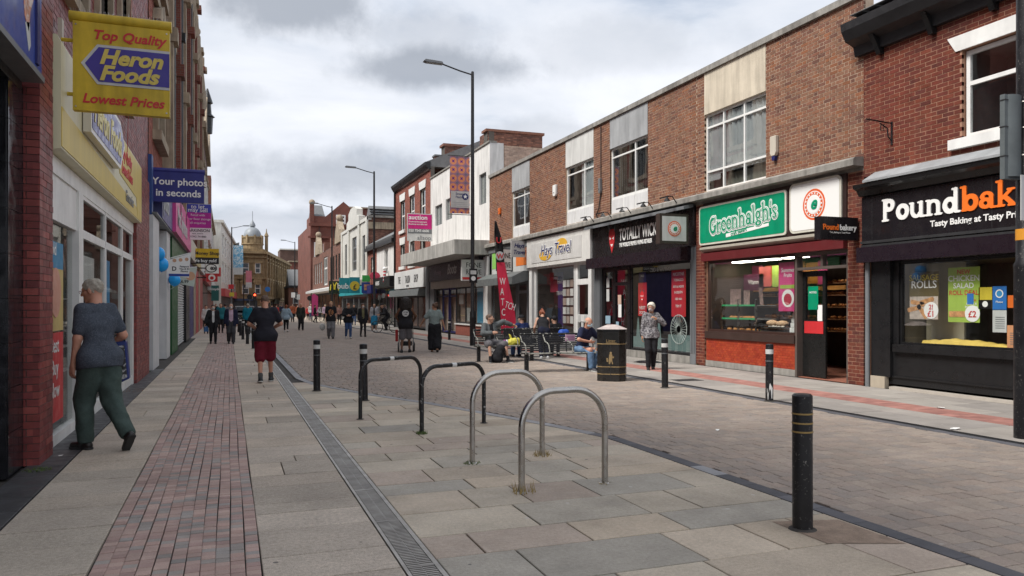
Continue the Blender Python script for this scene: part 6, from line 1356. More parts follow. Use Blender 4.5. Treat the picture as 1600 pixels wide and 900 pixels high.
def dir_banner():
    m = BAN; t = NT(m.node_tree); pos = t.n('NewGeometry').outputs['Position']; sp = t.n('SeparateXYZ', {0: pos})
    fx = t.m('SUBTRACT', t.m('FRACT', t.m('MULTIPLY', sp.outputs[0], 3.0)), .5); fz = t.m('SUBTRACT', t.m('FRACT', t.m('MULTIPLY', sp.outputs[2], 3.0)), .5)
    r = t.m('SQRT', t.m('ADD', t.m('MULTIPLY', fx, fx), t.m('MULTIPLY', fz, fz))); d = t.m('ADD', t.m('ABSOLUTE', fx), t.m('ABSOLUTE', fz))
    c = t.mix(t.m('GREATER_THAN', r, .42), (.70, .25, .11), (.35, .16, .22)); c = t.mix(t.m('GREATER_THAN', r, .58), c, (.16, .14, .2)); c = t.mix(t.m('LESS_THAN', r, .13), c, (.13, .02, .2)); c = t.mix(t.m('MULTIPLY', t.m('LESS_THAN', t.m('ABSOLUTE', t.m('SUBTRACT', t.m('ABSOLUTE', fx), t.m('ABSOLUTE', fz))), .035), t.m('LESS_THAN', r, .24)), c, (.13, .02, .2))
    b = t.n('BsdfPrincipled', {'Base Color': c, 'Roughness': .7}); t.n('OutputMaterial', {'Surface': b.outputs[0]})
dir_banner()
F2 = FY(28.7); s = thing('banner', 'orange and purple patterned banner hanging from the tall lamp post', 'banner', base=(8.5, 28.7, 5))
b = MB(); N = 12
for i in range(N+1):
    z = 5.14+2.22*i/N; b.v += [F2(8.03, .02*math.sin(i*.8), z), F2(8.44, .03*math.sin(i*.8+1), z), F2(8.83, 0, z)]
for i in range(N):
    for k in range(2): o = i*3+k; b.f.append((o, o+1, o+4, o+3))
b.build('cloth', BAN, s, smooth=True); MB().box(F2, 8.06, 8.80, .035, .04, 5.36, 6.0).build('label_panel', paint((.52, .5, .48), .6), s); MB().disc(F2, 8.64, .041, 5.8, .13, n2=.045).build('crest', NAVY, s); MB().prism(F2, [(8.64+.09*math.sin(k*math.pi/5)*(1 if k % 2 == 0 else .45), 5.8+.09*math.cos(k*math.pi/5)*(1 if k % 2 == 0 else .45)) for k in range(10)], .045, .048).build('star', TXT, s); text('Street', F2, 8.25, .042, 5.86, .12, NAVY, s, 'C'); text('Festival', F2, 8.25, .042, 5.74, .12, NAVY, s, 'C')
for k in range(3): MB().box(F2, 8.12, 8.74, .041, .043, 5.42+.07*k, 5.425+.07*k).build('line', GREYM, s)
for z in (5.1, 7.38): MB().tube([(7.95, 28.7, z), (8.92, 28.7, z)], .015, 6).build('rod', BLACK, s)
for z in (3.05,): q = thing('notice_plate', 'small black round symbol notice on the tall lamp post', 'sign', base=(8.95, 28.6, z)); MB().box(FY(28.56), 8.78, 9.1, -.02, 0, 2.45, 3.0).build('plate', BLACK, q); MB().disc(FY(28.56), 8.94, .002, 2.62, .09, n2=.006).build('symbol', TXT, q); MB().box(FY(28.56), 8.82, 9.06, .002, .006, 2.78, 2.93).build('print', PALE, q)
s = thing('banner', 'pale blue patterned banner on the far left lamp post', 'banner', base=(1.2, 94.9, 6)); MB().box(FY(94.9), .5, 1.6, -.02, .02, 5.2, 8.6).build('cloth', mat('blue_check_banner', (.12, .35, .55), .7, pattern=((.5, .6, .65), 5.0, .52)), s); MB().box(FY(94.85), .5, 1.6, -.02, .02, 5.2, 6.0).build('label_panel', PALE, s)
s = thing('banner', 'pink and white banner in front of the sandstone bank', 'banner', base=(3.0, 125, 5)); MB().box(FY(125.8), 2.5, 3.4, -.02, .02, 4.4, 7.0).build('cloth', paint((.6, .2, .25), .6), s); MB().box(FY(125.75), 2.5, 3.4, -.02, .02, 4.4, 5.2).build('label_panel', PALE, s)
# the big black post at the right edge with its plates
s = thing('street_post', 'thick black painted post at the right edge carrying grey and pink plates', 'post', base=(8.95, 6.5, 0))
px0, py0 = 8.77, 6.36
MB().lathe((px0, py0, 0), [(.125, 0), (.125, 2.0), (.13, 2.03), (.105, 2.08), (.10, 4), (.095, 9)], 24).build('post', BLACKMETAL, s, smooth=True)
for z in (3.30, 3.62, 3.92): MB().lathe((px0, py0, z), [(.105, 0), (.107, .008), (.105, .016)], 24).build('steel_band', STEEL, s)
MB().lathe((px0, py0, 2.32), [(.107, 0), (.107, .13)], 24).build('yellow_label', paint((.7, .3, .03), .5), s); 
b = MB(); 
for k in range(9):
    a = RAD(200+k*14); b.v += [(px0-.20+.14*math.cos(a), py0+.05+.10*math.sin(a)*1.0, z) for z in (3.05, 4.0)]
for k in range(8): b.f.append((2*k, 2*k+2, 2*k+3, 2*k+1))
b.build('curved_guard', mat('grey_guard', (.10, .115, .12), .6, var=.15, vs=4), s, smooth=True)
# plates face back along the street
PF = FY(py0-.14)
MB().box(FY(py0+.02), px0-.36, px0-.10, -.03, .03, 3.02, 4.0).build('grey_box', mat('grey_guard', (.1, .11, .12), .6), s)
for z in (3.28, 3.62, 3.93): MB().box(FY(py0+.02), px0-.365, px0-.115, -.035, .035, z, z+.012).build('seam', DARK, s)
MB().box(PF, px0-.27, px0-.10, -.01, .0, 2.53, 3.05).build('white_plate', paint((.5, .5, .5), .6), s)
MB().box(PF, px0-.03, px0+.5, -.01, .0, 2.55, 3.06).build('pink_plate', paint((.6, .38, .45), .5), s)
for k, m_ in enumerate((paint((.05, .2, .5), .5), YEL, GREEN, RED)): MB().box(PF, px0+.02, px0+.2, .001, .004, 2.95-k*.09, 3.02-k*.09).build('print', m_, s)
MB().disc(FY(py0-.127), px0-.02, 0, 2.17, .035, n2=.004).build('sticker', TXT, s)
# feather flag
fx, fy = at(787, 545); s = thing('feather_flag', 'curved black and red feather flag with white lettering behind the benches', 'flag', base=(fx, fy, 0)); F2 = FY(fy)
kk = fy/(1402.8-.3463*787)
def pf(px, py): k = fy/(1402.8-.3463*px); return (k*(.9381*px-334.9), EYE+(478-py)*k)
Lf = [(782, 545), (779, 470), (777, 420), (774, 370), (774.5, 348)]; Rf = [(806, 512), (802, 487), (795, 462), (788, 430), (785, 395), (781, 365), (776, 347)]
def fill(ptsL, ptsR, m_, nm):
    b = MB(); n = 14
    def interp(P, t_): 
        i = min(int(t_*(len(P)-1)), len(P)-2); f = t_*(len(P)-1)-i; return (P[i][0]*(1-f)+P[i+1][0]*f, P[i][1]*(1-f)+P[i+1][1]*f)
    for i in range(n+1):
        l, r = interp(ptsL, i/n), interp(ptsR, i/n)
        for j in range(5): p = pf(l[0]+(r[0]-l[0])*j/4, l[1]+(r[1]-l[1])*j/4); b.v.append(F2(p[0], .05*math.sin(j*1.3+i*.35), p[1]))
    for i in range(n):
        for j in range(4): o = i*5+j; b.f.append((o, o+1, o+6, o+5))
    return b.build(nm, m_, s, smooth=True)
fill([(776.5, 410), (773, 370), (773.5, 347)], [(789, 410), (784.5, 378), (776, 346)], BLACK, 'black_cloth'); fill([(783, 524), (776.5, 410)], [(808, 514), (804, 487), (797, 455), (789, 410)], paint((.72, .03, .08), .5), 'red_cloth')
MB().tube([F2(*(pf(x, y)[0], -.06, pf(x, y)[1])) for x, y in ((787, 545), (783, 500), (778, 430), (773.5, 370), (774, 346), (776, 345))], .014, 6).build('pole', DARK, s)
p = pf(786, 480); text('TCH', F2, p[0], .12, p[1], .34, TXT, s, 'C', bold=.005, xs=.6, slope=-18)
for k, ch in enumerate('WATCH'): p = pf(779+k*.9, 445+k*16); text(ch, F2, p[0], .12, p[1], .36, TXT, s, 'C', bold=.005, xs=.6)
p = pf(780, 400); MB().disc(F2, p[0], .06, p[1], .16, n2=.09).build('logo', PALE, s); text('W', F2, p[0], .1, p[1]-.1, .26, RED, s, 'C', 'CENTER', bold=.02); p = pf(778, 380); text('U', F2, p[0], .1, p[1], .3, RED, s, 'C', 'CENTER', bold=.02)
MB().box(FG, fx-.4, fx+.4, fy-.05, fy+.05, 0, .03).build('foot', DARK, s)
# flat black rubber foot of a missing board by the vape shop
x, y = at(1012, 566); s = thing('rubber_block', 'flat black rubber board foot lying before the vape shop', 'board foot', base=(x, y, 0)); oprism(.35, .14, 0, .04, .2).build('block', BLACK, s); s.children[0].location = (x, y, 0); REBASE.pop()
# benches: slatted black steel with looped arms
WORN = mat('worn_black_bench', (.015, .015, .015), .45, var=.2, vs=8, pattern=((.33, .32, .29), 16.0, .62), obj=True); EDGEW = mat('worn_bench_edge', (.28, .28, .25), .6, var=.3, vs=10, pattern=((.04, .04, .04), 12.0, .55), obj=True)
def bench(label, x, y, rz, w, back=True):
    s = thing('bench', label, 'bench', 'black steel benches')
    F = lambda u, n, z: (u, -n, z)      # n grows to the front
    for sx in (-w/2+.1, w/2-.1):
        MB().box(F, sx-.045, sx+.045, -.05, .03, 0, .43).build('leg', BLACKMETAL, s); MB().box(F, sx-.09, sx+.09, -.09, .07, 0, .012).build('base_plate', BLACKMETAL, s)
    st = MB().tube([(-w/2, -.26, .44), (w/2, -.26, .44)], .018, 8).tube([(-w/2, .2, .42), (w/2, .2, .42)], .016, 8); st.build('seat_rail', EDGEW, s, smooth=True)
    for k in range(11): MB().profile(F, [(-.2+.041*k, .425), (-.2+.041*k+.03, .428), (-.2+.041*k+.03, .437), (-.2+.041*k, .434)], -w/2+.01, w/2-.01).build('slat', WORN, s)
    MB().tube([(-w/2, .3, .88), (w/2, .3, .88)], .018, 8).build('back_rail', WORN, s, smooth=True)
    for k in range(9): z = .47+.046*k; MB().box(lambda u, n, z: (u, .215+.19*(z-.45)-n, z), -w/2+.01, w/2-.01, -.004, .004, z, z+.032).build('slat', BLACKMETAL, s)
    for k in range(4):
        u = -w/2+.02+k*(w-.04)/3; MB().tube([(u, .3, .86), (u, .12, .70), (u, -.05, .68), (u, -.2, .62), (u, -.27, .46)], .014, 8).build('arm', EDGEW, s, smooth=True)
        MB().tube([(u, .3, .88), (u, .215, .45)], .014, 6).build('upright', BLACKMETAL, s)
    s.location = (x, y, 0); s.rotation_euler = (0, 0, RAD(rz)); return s
bench('black steel bench nearest the bin with a pink notice on its back', 7.35, 16.75, -6, 1.75)
bench('black steel bench on which the man in the grey hoodie sits', 7.3, 20.3, -4, 1.75)
bench('black steel bench facing the shops, back to back with the hoodie man', 8.6, 21.6, 176, 1.9)
s = thing('pink_notice', 'small pink paper notice tied to the back of the near bench', 'notice', base=(7.7, 16.9, .7)); MB().box(FY(16.92), 7.62, 7.87, -.01, .01, .70, .86).build('paper', paint((.6, .38, .5), .6), s)
for k in range(3): MB().box(FY(16.92), 7.65, 7.84, .011, .013, .74+.035*k, .75+.035*k).build('print', paint((.4, .1, .3), .6), s)
# ================================================================ PEOPLE
# every body and garment is a distance field of tapered limbs, meshed with surface nets
def v3(*a): return np.array(a, dtype=np.float64)
def rc(P, a, b, ra, rb):
    a, b = np.asarray(a, float), np.asarray(b, float); ba = b-a; pa = P-a
    h = np.clip(pa@ba/max(ba@ba, 1e-9), 0, 1)
    return np.linalg.norm(pa-h[:, None]*ba, axis=1)-(ra+(rb-ra)*h)
def el(P, c, r):
    q = (P-np.asarray(c, float)); r = np.asarray(r, float)
    k0 = np.linalg.norm(q/r, axis=1); k1 = np.linalg.norm(q/(r*r), axis=1)+1e-9
    return k0*(k0-1)/k1
def su(a, b, k):
    h = np.clip(.5+.5*(b-a)/k, 0, 1); return b+(a-b)*h-k*h*(1-h)
def folds(P, s=1.0):
    return (np.sin(P[:, 2]*31+3*np.sin(P[:, 0]*13)+2*np.sin(P[:, 1]*17))*.5+np.sin(P[:, 0]*27+P[:, 2]*19+2*np.sin(P[:, 1]*23))*.3+np.sin(P[:, 2]*57+P[:, 1]*41+P[:, 0]*11)*.25)*s
def nets(fn, lo, hi, h):
    """surface nets of fn over the box lo..hi with cell size h"""
    lo = np.asarray(lo, float); n = np.maximum(np.ceil((np.asarray(hi)-lo)/h).astype(int)+1, 3)
    gx, gy, gz = np.meshgrid(*[lo[i]+h*np.arange(n[i]) for i in range(3)], indexing='ij')
    f = fn(np.stack([gx.ravel(), gy.ravel(), gz.ravel()], 1)).reshape(n)
    f[0] = f[-1] = 1; f[:, 0] = f[:, -1] = 1; f[:, :, 0] = f[:, :, -1] = 1
    s = f < 0; acc = np.zeros(tuple(n-1)+(3,)); cnt = np.zeros(tuple(n-1))
    corners = [(i, j, k) for i in (0, 1) for j in (0, 1) for k in (0, 1)]
    def sl(c): return tuple(slice(c[i], n[i]-1+c[i]) for i in range(3))
    for a in corners:
        for ax in range(3):
            if a[ax]: continue
            b = list(a); b[ax] = 1; fa, fb = f[sl(a)], f[sl(b)]; cr = s[sl(a)] != s[sl(b)]
            t_ = np.where(cr, fa/np.where(cr, fa-fb, 1), 0)
            for d in range(3): acc[..., d] += np.where(cr, a[d]+(t_ if d == ax else 0), 0)
            cnt += cr
    act = cnt > 0; idx = -np.ones(act.shape, int); idx[act] = np.arange(act.sum())
    base = np.argwhere(act); V = lo+h*(base+acc[act]/cnt[act][:, None])
    Q = []
    for ax in range(3):
        a1, a2 = (ax+1) % 3, (ax+2) % 3; sh = [slice(0, n[i]) for i in range(3)]
        s0 = [slice(1, n[i]-1) for i in range(3)]; s0[ax] = slice(0, n[ax]-1); s1 = list(s0); s1[ax] = slice(1, n[ax])
        A, B = s[tuple(s0)], s[tuple(s1)]; e = np.argwhere(A != B)
        if not len(e): continue
        off = np.zeros(3, int); off[a1] = 1; off[a2] = 1; off[ax] = 0; g = e+off
        def c(d1, d2): q = g.copy(); q[:, a1] += d1; q[:, a2] += d2; return idx[q[:, 0], q[:, 1], q[:, 2]]
        qd = np.stack([c(-1, -1), c(0, -1), c(0, 0), c(-1, 0)], 1); fl = A[tuple(e.T)]
        qd[~fl] = qd[~fl][:, ::-1]; Q.append(qd)
    Q = np.concatenate(Q) if Q else np.zeros((0, 4), int)
    return V, Q[(Q >= 0).all(1)]
def meshobj(name, VQ, m, parent):
    vs, qs, o = [], [], 0
    for V, Q in VQ: vs.append(V); qs.append(Q+o); o += len(V)
    V = np.concatenate(vs); Q = np.concatenate(qs); me = bpy.data.meshes.new(name)
    if len(Q) == 0: return None
    me.vertices.add(len(V)); me.vertices.foreach_set('co', V.ravel()); me.loops.add(Q.size); me.loops.foreach_set('vertex_index', Q.ravel().astype(np.int32))
    me.polygons.add(len(Q)); me.polygons.foreach_set('loop_start', np.arange(0, Q.size, 4, dtype=np.int32)); me.polygons.foreach_set('use_smooth', [True]*len(Q)); me.update(calc_edges=True)
    me.materials.append(m); return obj(name, me, parent)
def ik(a, c, l1, l2, pole):
    a, c, pole = map(lambda q: np.array(q, float), (a, c, pole)); d = c-a; L = np.linalg.norm(d)
    if L > (l1+l2)*.995: c = a+d/L*(l1+l2)*.995; d = c-a; L = np.linalg.norm(d)
    u = d/L; x = (l1*l1-l2*l2+L*L)/(2*L); hgt = math.sqrt(max(l1*l1-x*x, 0)); pp = pole-u*(pole@u); pp /= (np.linalg.norm(pp)+1e-9)
    return a+u*x+pp*hgt, c
SK = {'pale': mat('pale_skin', (.52, .30, .21), .55, var=.08, vs=9), 'ruddy': mat('ruddy_skin', (.50, .25, .17), .55, var=.1, vs=9), 'tan': mat('tanned_skin', (.40, .21, .13), .55, var=.08), 'brown': mat('brown_skin', (.14, .065, .035), .5, var=.1)}
def cloth(name, col, rough=.85, **k):
    k.setdefault('var', .15); k.setdefault('vs', 12); k.setdefault('mottle', .1); k.setdefault('bump', .25); k.setdefault('bs', 150)
    return mat('cloth_'+name, col, rough, spec=.2, obj=True, **k)
HAIR = {'grey': mat('grey_hair', (.33, .30, .25), .7, var=.3, vs=40, bump=.5, bs=120), 'blonde': mat('blonde_hair', (.5, .42, .30), .6, var=.3, vs=40, bump=.5, bs=120), 'dark': mat('dark_hair', (.02, .015, .012), .6, var=.3, vs=40, bump=.6, bs=90), 'brown': mat('brown_hair', (.09, .045, .025), .6, var=.3, vs=40, bump=.5, bs=120), 'red': mat('auburn_hair', (.22, .06, .025), .6, var=.3, vs=40, bump=.5), 'short': mat('cropped_hair', (.12, .08, .06), .8, var=.2, vs=40), 'white': mat('white_hair', (.62, .58, .5), .7, var=.2, vs=40, bump=.5, bs=110), 'ginger': mat('ginger_hair', (.42, .24, .12), .7, var=.3, vs=40)}
def person(label, pos, face, H=1.75, res=.013, fat=0.0, sh=1.0, skin='pale', lean=0, bend=0, drop=0, hy=0, hp=0, L=None, R=None, LL=None, RL=None, lp=None, rp=None,
           lkp=(0, 1, 0), rkp=(0, 1, 0), hair=('crop', 'dark'), top=None, bottom=None, shoes=None, sock=None, mask=None, curl=.5, glasses=False, fine=None, cap=None, jacket=None, group=None, twist=0, hipy=0):
    """pos: world (x, y); face: heading in degrees, 0 = walking away up the street, clockwise. Limb targets are in metres
    for a 1.75 m figure: x right, y forward, z up. top/bottom: (material, sleeve fraction / hem z, ...)"""
    S = H/1.75; root = thing('person', label, 'person', group); fine = fine or res*.62
    lz = RAD(lean); t_ = v3(0, math.sin(lz), math.cos(lz)); fwd = v3(0, math.cos(lz), -math.sin(lz)); P0 = v3(0, hipy, .93-drop)
    tw = RAD(twist); rx = v3(math.cos(tw), math.sin(tw), 0)
    C = P0+t_*.30; N = P0+t_*.50+fwd*.0; SL = P0+t_*.465-rx*.165*sh; SR = P0+t_*.465+rx*.165*sh
    hb = RAD(lean*.5+hp); ht = v3(0, math.sin(hb), math.cos(hb)); HC = N+ht*.165+v3(0, .018, 0)
    HL, HR = P0+v3(-.085, 0, -.03), P0+v3(.085, 0, -.03)
    L = L or (-.24, .05, .80); R = R or (.24, .05, .80); LL = LL or (-.10, 0, .085); RL = RL or (.10, 0, .085)
    EL, WL = ik(SL, L, .285, .255, lp or (-.4, -1, -.2)); ER, WR = ik(SR, R, .285, .255, rp or (.4, -1, -.2))
    KL, AL = ik(HL, LL[:3], .42, .42, lkp); KR, AR = ik(HR, RL[:3], .42, .42, rkp)
    fat_ = fat
    def tor(P, inf=0.0, k=.06):
        q = P-P0; X = q@rx*1.0; Yv = q@fwd/ .74; Zv = q@t_; Q = np.stack([X, Yv, Zv], 1)
        d = rc(Q, (-.055, 0, .0), (.055, 0, .0), .105+inf+fat_*.03, .105+inf+fat_*.03)
        d = su(d, rc(Q, (0, .01*fat_, .06), (0, 0, .28), .125+fat_*.04+inf, .125+inf+fat_*.02), k)
        d = su(d, rc(Q, (-.07*sh, 0, .33), (.07*sh, 0, .33), .115+inf, .115+inf), k)
        d = su(d, rc(Q, (-.14*sh, -.01, .455), (.14*sh, -.01, .455), .058+inf*.8, .058+inf*.8), .05)
        if fat_ > .3: d = su(d, el(Q, (0, .07, .13), (.15, .14+.05*fat_, .15)), .08)
        return d*.85
    def arm(P, s_, inf=0.0, fr=1.0, r0=.052, r1=.041, r2=.027):
        A, E_, W_ = (SL, EL, WL) if s_ < 0 else (SR, ER, WR); g = 1+fat_*.12
        f1 = min(fr/.5, 1); e = A+(E_-A)*f1; d = rc(P, A, e, r0*g+inf, r0*g+inf+(r1-r0)*f1*g)
        if fr > .5: f2 = (fr-.5)/.5; d = su(d, rc(P, E_, E_+(W_-E_)*f2, r1*g+inf, (r1+(r2-r1)*f2)*g+inf), .02)
        return d
    def leg(P, s_, inf=0.0, fr=1.0, r0=.088, r1=.056, r2=.036, flare=0.0):
        A, K, F_ = (HL, KL, AL) if s_ < 0 else (HR, KR, AR); g = 1+fat_*.1
        f1 = min(fr/.5, 1); d = rc(P, A, A+(K-A)*f1, r0*g+inf, (r0+(r1-r0)*f1)*g+inf+flare)
        if fr > .5:
            f2 = (fr-.5)/.5; d = su(d, rc(P, K, K+(F_-K)*f2, r1+inf+flare, r1+(r2-r1)*f2+inf+flare), .03)
            if inf == 0: c = K+(F_-K)*.3-np.array(lkp if s_ < 0 else rkp)*.015; d = su(d, rc(P, c, K+(F_-K)*.5, .05, .04), .04)
        return d
    yaw = RAD(hy); hx = v3(math.cos(yaw), -math.sin(yaw), 0); hf = np.cross(ht, hx); hf /= np.linalg.norm(hf); hu = np.cross(hx, hf); HM = np.stack([hx, hf, hu], 0)
    def head(P):
        q = (P-HC)@HM.T
        d = el(q, (0, -.012, .025), (.076, .097, .09)); d = su(d, el(q, (0, .022, -.04), (.058, .07, .078)), .03); d = su(d, rc(q, (-.018, .066, -.098), (.018, .066, -.098), .018, .018), .03)
        for s_ in (-1, 1):
            d = su(d, rc(q, (s_*.035, .07, -.02), (s_*.05, .045, -.015), .018, .02), .025); d = -su(-d, (np.linalg.norm(q-v3(s_*.031, .1, .006), axis=1)-.017), .012)
            d = np.minimum(d, el(q-v3(s_*.079, -.008, -.008), (0, 0, 0), (.010, .02, .032)))
        d = su(d, rc(q, (-.03, .082, .026), (.03, .082, .026), .008, .008), .015); d = su(d, rc(q, (0, .088, .012), (0, .112, -.024), .007, .012), .012); d = su(d, rc(q, (-.018, .088, -.058), (.018, .088, -.058), .007, .007), .01)
        return su(d, rc(P, N-ht*.03, HC-hf*.02-hu*.06, .058+fat_*.008, .055), .03)
    def hand(P, s_):
        A, W_ = (EL, WL) if s_ < 0 else (ER, WR); d_ = W_-A; d_ /= np.linalg.norm(d_); inw = v3(-s_, .15, 0); inw = inw-d_*(inw@d_); inw /= np.linalg.norm(inw)
        th = np.cross(d_, inw)*(-s_)
        if th[1] < 0: th = -th
        d = rc(P, W_-d_*.02, W_+d_*.02, .026, .024)
        for k_, o in enumerate((.026, .009, -.009, -.026)): d = su(d, rc(P, W_+d_*.01+th*o*.6, W_+d_*.085+th*o, .016, .0125), .012)
        for k_, (o, l) in enumerate(((.027, .033), (.009, .037), (-.009, .034), (-.026, .027))):
            p = W_+d_*.088+th*o; dd = d_
            for j in range(3):
                a = curl*(.5+.35*j)*(1+.12*k_); dd = dd*math.cos(a)+inw*math.sin(a); dd /= np.linalg.norm(dd); q = p+dd*l*(1, .8, .65)[j]; d = np.minimum(d, rc(P, p, q, .0095-.0008*j, .0088-.0008*j)); p = q
        a = W_+d_*.025+th*.026; b = a+(d_*.6+th*.55+inw*.35)*.042; c = b+(d_*.85+inw*.5)*.032; d = su(d, rc(P, a, b, .013, .011), .008); return np.minimum(d, rc(P, b, c, .0105, .009))
    def bb(pts, r): pts = np.array(pts); return pts.min(0)-r, pts.max(0)+r
    def bodyf(P):
        d = tor(P, -.012)
        for s_ in (-1, 1): d = su(d, arm(P, s_), .03); d = su(d, leg(P, s_, -.004), .03)
        return su(d, rc(P, N-t_*.06, N+ht*.05, .058, .05), .04)
    V = [nets(bodyf, *bb([SL, SR, EL, ER, WL, WR, KL, KR, AL, AR, N, P0], .15), max(res*1.15, .016))]
    V.append(nets(head, *bb([HC, N], .15), fine)); hr = max(fine*.75, .005)
    for s_, W_, E_ in ((-1, WL, EL), (1, WR, ER)):
        dd = (W_-E_)/np.linalg.norm(W_-E_); V.append(nets(lambda P: hand(P, s_), *bb([W_, W_+dd*.1], .085), hr))
    meshobj('body', V, SK[skin], root)
    if res < .016:
        for s_ in (-1, 1):
            p = HC+(v3(s_*.031, .079, .006)@HM); MB().ball(p, .0125, 8).build('eye', paint((.35, .33, .3), .2), root, smooth=True)
    # trousers / shorts / skirt
    if bottom:
        m_, fr, lo_, fl = bottom[:4]; kind = bottom[4] if len(bottom) > 4 else ''
        def bf(P):
            d = tor(P, .012); q = (P-P0)@t_; d = np.maximum(d, q-.10); d = np.maximum(d, -(q+.13))
            for s_ in (-1, 1): d = su(d, leg(P, s_, lo_, fr, flare=fl), .045)
            if kind == 'skirt': d = su(d, rc(P, P0, (KL+KR)/2+v3(0, 0, -.12), .15, .19), .06); d = np.maximum(d, -(P[:, 2]-(.16)))
            d = np.maximum(d, q-.10)
            for A, F_ in ((KL, AL), (KR, AR)):
                if fr > .9: d = np.maximum(d, np.where(np.linalg.norm(P-F_, axis=1) < .14, -((P-F_)@(A-F_)/np.linalg.norm(A-F_)+.02), -9))
            return d+folds(P, .0035+.0025*(kind == 'baggy'))
        meshobj('trousers' if fr > .7 else 'shorts', [nets(bf, *bb([P0, HL, HR, KL, KR, AL, AR], .2), res)], m_, root)
    if sock:
        for A_, K_ in ((AL, KL), (AR, KR)): meshobj('sock', [nets(lambda P: rc(P, A_-v3(0, 0, .03), A_+(K_-A_)*.17, .043, .047), *bb([A_, A_+(K_-A_)*.2], .09), res)], sock, root)
    def shirt(m_, fr, hem, inf, nm, opening=0.0, neck=.03, kk=.004, longz=None):
        def f(P):
            d = tor(P, inf); q = (P-P0)@t_
            if hem < -.1:
                for s_ in (-1, 1): d = su(d, leg(P, s_, inf+.03, .35), .09)
            if fr > 0:
                for s_ in (-1, 1): d = su(d, arm(P, s_, inf+.004, fr), .035)
            d = su(d, rc(P, N-t_*.09, N-t_*.02, .07+inf, .066+inf), .05)
            d = d+folds(P, kk)+np.sin(P[:, 2]*23+np.sin(P[:, 0]*9+P[:, 1]*7)*2.5)*kk*.8*np.clip((.35-q)*4, 0, 1)
            d = np.maximum(d, -(q-hem)); 
            d = np.maximum(d, -(np.linalg.norm(P-(N+t_*(.055)), axis=1)-(.078+neck)))
            if fr == 0:
                for s_, A in ((-1, SL), (1, SR)): d = np.maximum(d, -(np.linalg.norm(P-(A+t_*.0+rx*s_*.045), axis=1)-.085))
            if opening: d = np.maximum(d, np.where((P-P0)@fwd > 0, opening-np.abs((P-P0)@rx), -9))
            return d
        return meshobj(nm, [nets(f, *bb([P0-v3(0, 0, .25), SL, SR, N, P0]+([EL, ER] if fr > 0 else [])+([WL, WR] if fr > .5 else []), .22), res)], m_, root)
    if top: shirt(top[0], top[1], top[2], top[3], top[4] if len(top) > 4 else 'shirt', neck=top[5] if len(top) > 5 else .0)
    if jacket: shirt(jacket[0], jacket[1], jacket[2], jacket[3], 'jacket', opening=jacket[4], neck=.02)
    # shoes
    if shoes:
        sm, so, *op = shoes
        for (A, T_) in ((AL, LL), (AR, RL)):
            yw = RAD(T_[3]) if len(T_) > 3 else 0; pt = RAD(T_[4]) if len(T_) > 4 else 0; fd = v3(math.sin(yw)*math.cos(pt), math.cos(yw)*math.cos(pt), math.sin(pt)); up = np.cross(v3(math.cos(yw), -math.sin(yw), 0), fd)
            base = A-up*.055
            def sf(P):
                d = rc(P, base-fd*.035+up*.012, base+fd*.14+up*.004, .040, .036); d = su(d, rc(P, base+up*.0, A+up*.0, .04, .040), .03)
                return np.maximum(d, -((P-base)@up+.024))
            o = meshobj('shoe', [nets(sf, *bb([base-fd*.05, base+fd*.15, A], .07), min(res, .012))], sm, root)
            def so_(P): q = (P-base)@up; d = rc(P-np.outer(q, up), base-fd*.038, base+fd*.145, .043, .040); return np.maximum(d, np.abs(q+.018)-.011)
            meshobj('sole', [nets(so_, *bb([base-fd*.05, base+fd*.15], .07), min(res, .011))], so, o)
    # hair
    st, hc = hair; hm = HAIR[hc]
    def hairf(P):
        q = (P-HC)@HM.T; nz = folds(P*2.2, .004)
        if st == 'bald': d = el(q, (0, -.016, .012), (.083, .101, .07)); d = np.maximum(d, q[:, 2]-.035+.0*q[:, 1]); d = np.maximum(d, q[:, 1]-.03); d = np.maximum(d, -(q[:, 2]+.055)); return d+nz
        g = {'crop': .003, 'short': .004, 'curly': .024, 'long': .018, 'bun': .012, 'pony': .012, 'afro': .012, 'ring': .012}[st]
        d = el(q, (0, -.016, .03), (.078+g, .1+g, .088+g)); pl_ = q[:, 1]*.8-q[:, 2]*.62-(.022 if st != 'crop' else .012); d = np.maximum(d, pl_); d = np.maximum(d, -(q[:, 2]+(.055 if st in ('crop', 'short', 'ring', 'bun', 'pony') else .10)))
        if st == 'long': d = su(d, np.maximum(rc(q, (0, -.06, 0), (0, -.075, -.27), .085, .075), q[:, 1]-.02), .03)
        if st == 'bun': d = su(d, np.linalg.norm(q-v3(0, -.07, .11), axis=1)-.05, .02)
        if st == 'pony': d = su(d, rc(q, (0, -.1, .08), (0, -.16, -.08), .035, .02), .02); d = su(d, np.linalg.norm(q-v3(0, -.08, .12), axis=1)-.035, .02)
        if st == 'afro': d = su(d, el(q, (0, -.05, .04), (.175, .15, .16)), .03); d = su(d, el(q, (0, -.07, -.12), (.19, .11, .15)), .08); d = np.maximum(d, q[:, 1]-.075+np.abs(q[:, 0])*.2); nz = folds(P*3.0, .013)
        return d+nz+(folds(P*4.1, .003) if st in ('short', 'curly', 'bun') else 0)
    if st != 'none': meshobj('hair', [nets(hairf, *bb([HC, HC], .24 if st != 'long' and st != 'afro' else .38), fine*1.1)], hm, root)
    if mask is not None:
        def mf(P):
            q = (P-HC)@HM.T; d = el(q, (0, .03, -.045), (.064, .079, .072)); d = su(d, rc(q, (0, .095, -.01), (0, .105, -.04), .018, .02), .02); d = np.maximum(d, np.abs(q[:, 2]+.048)-.05); return np.maximum(d, .015-q[:, 1])
        meshobj('face_mask', [nets(mf, *bb([HC, HC], .14), fine)], mask, root)
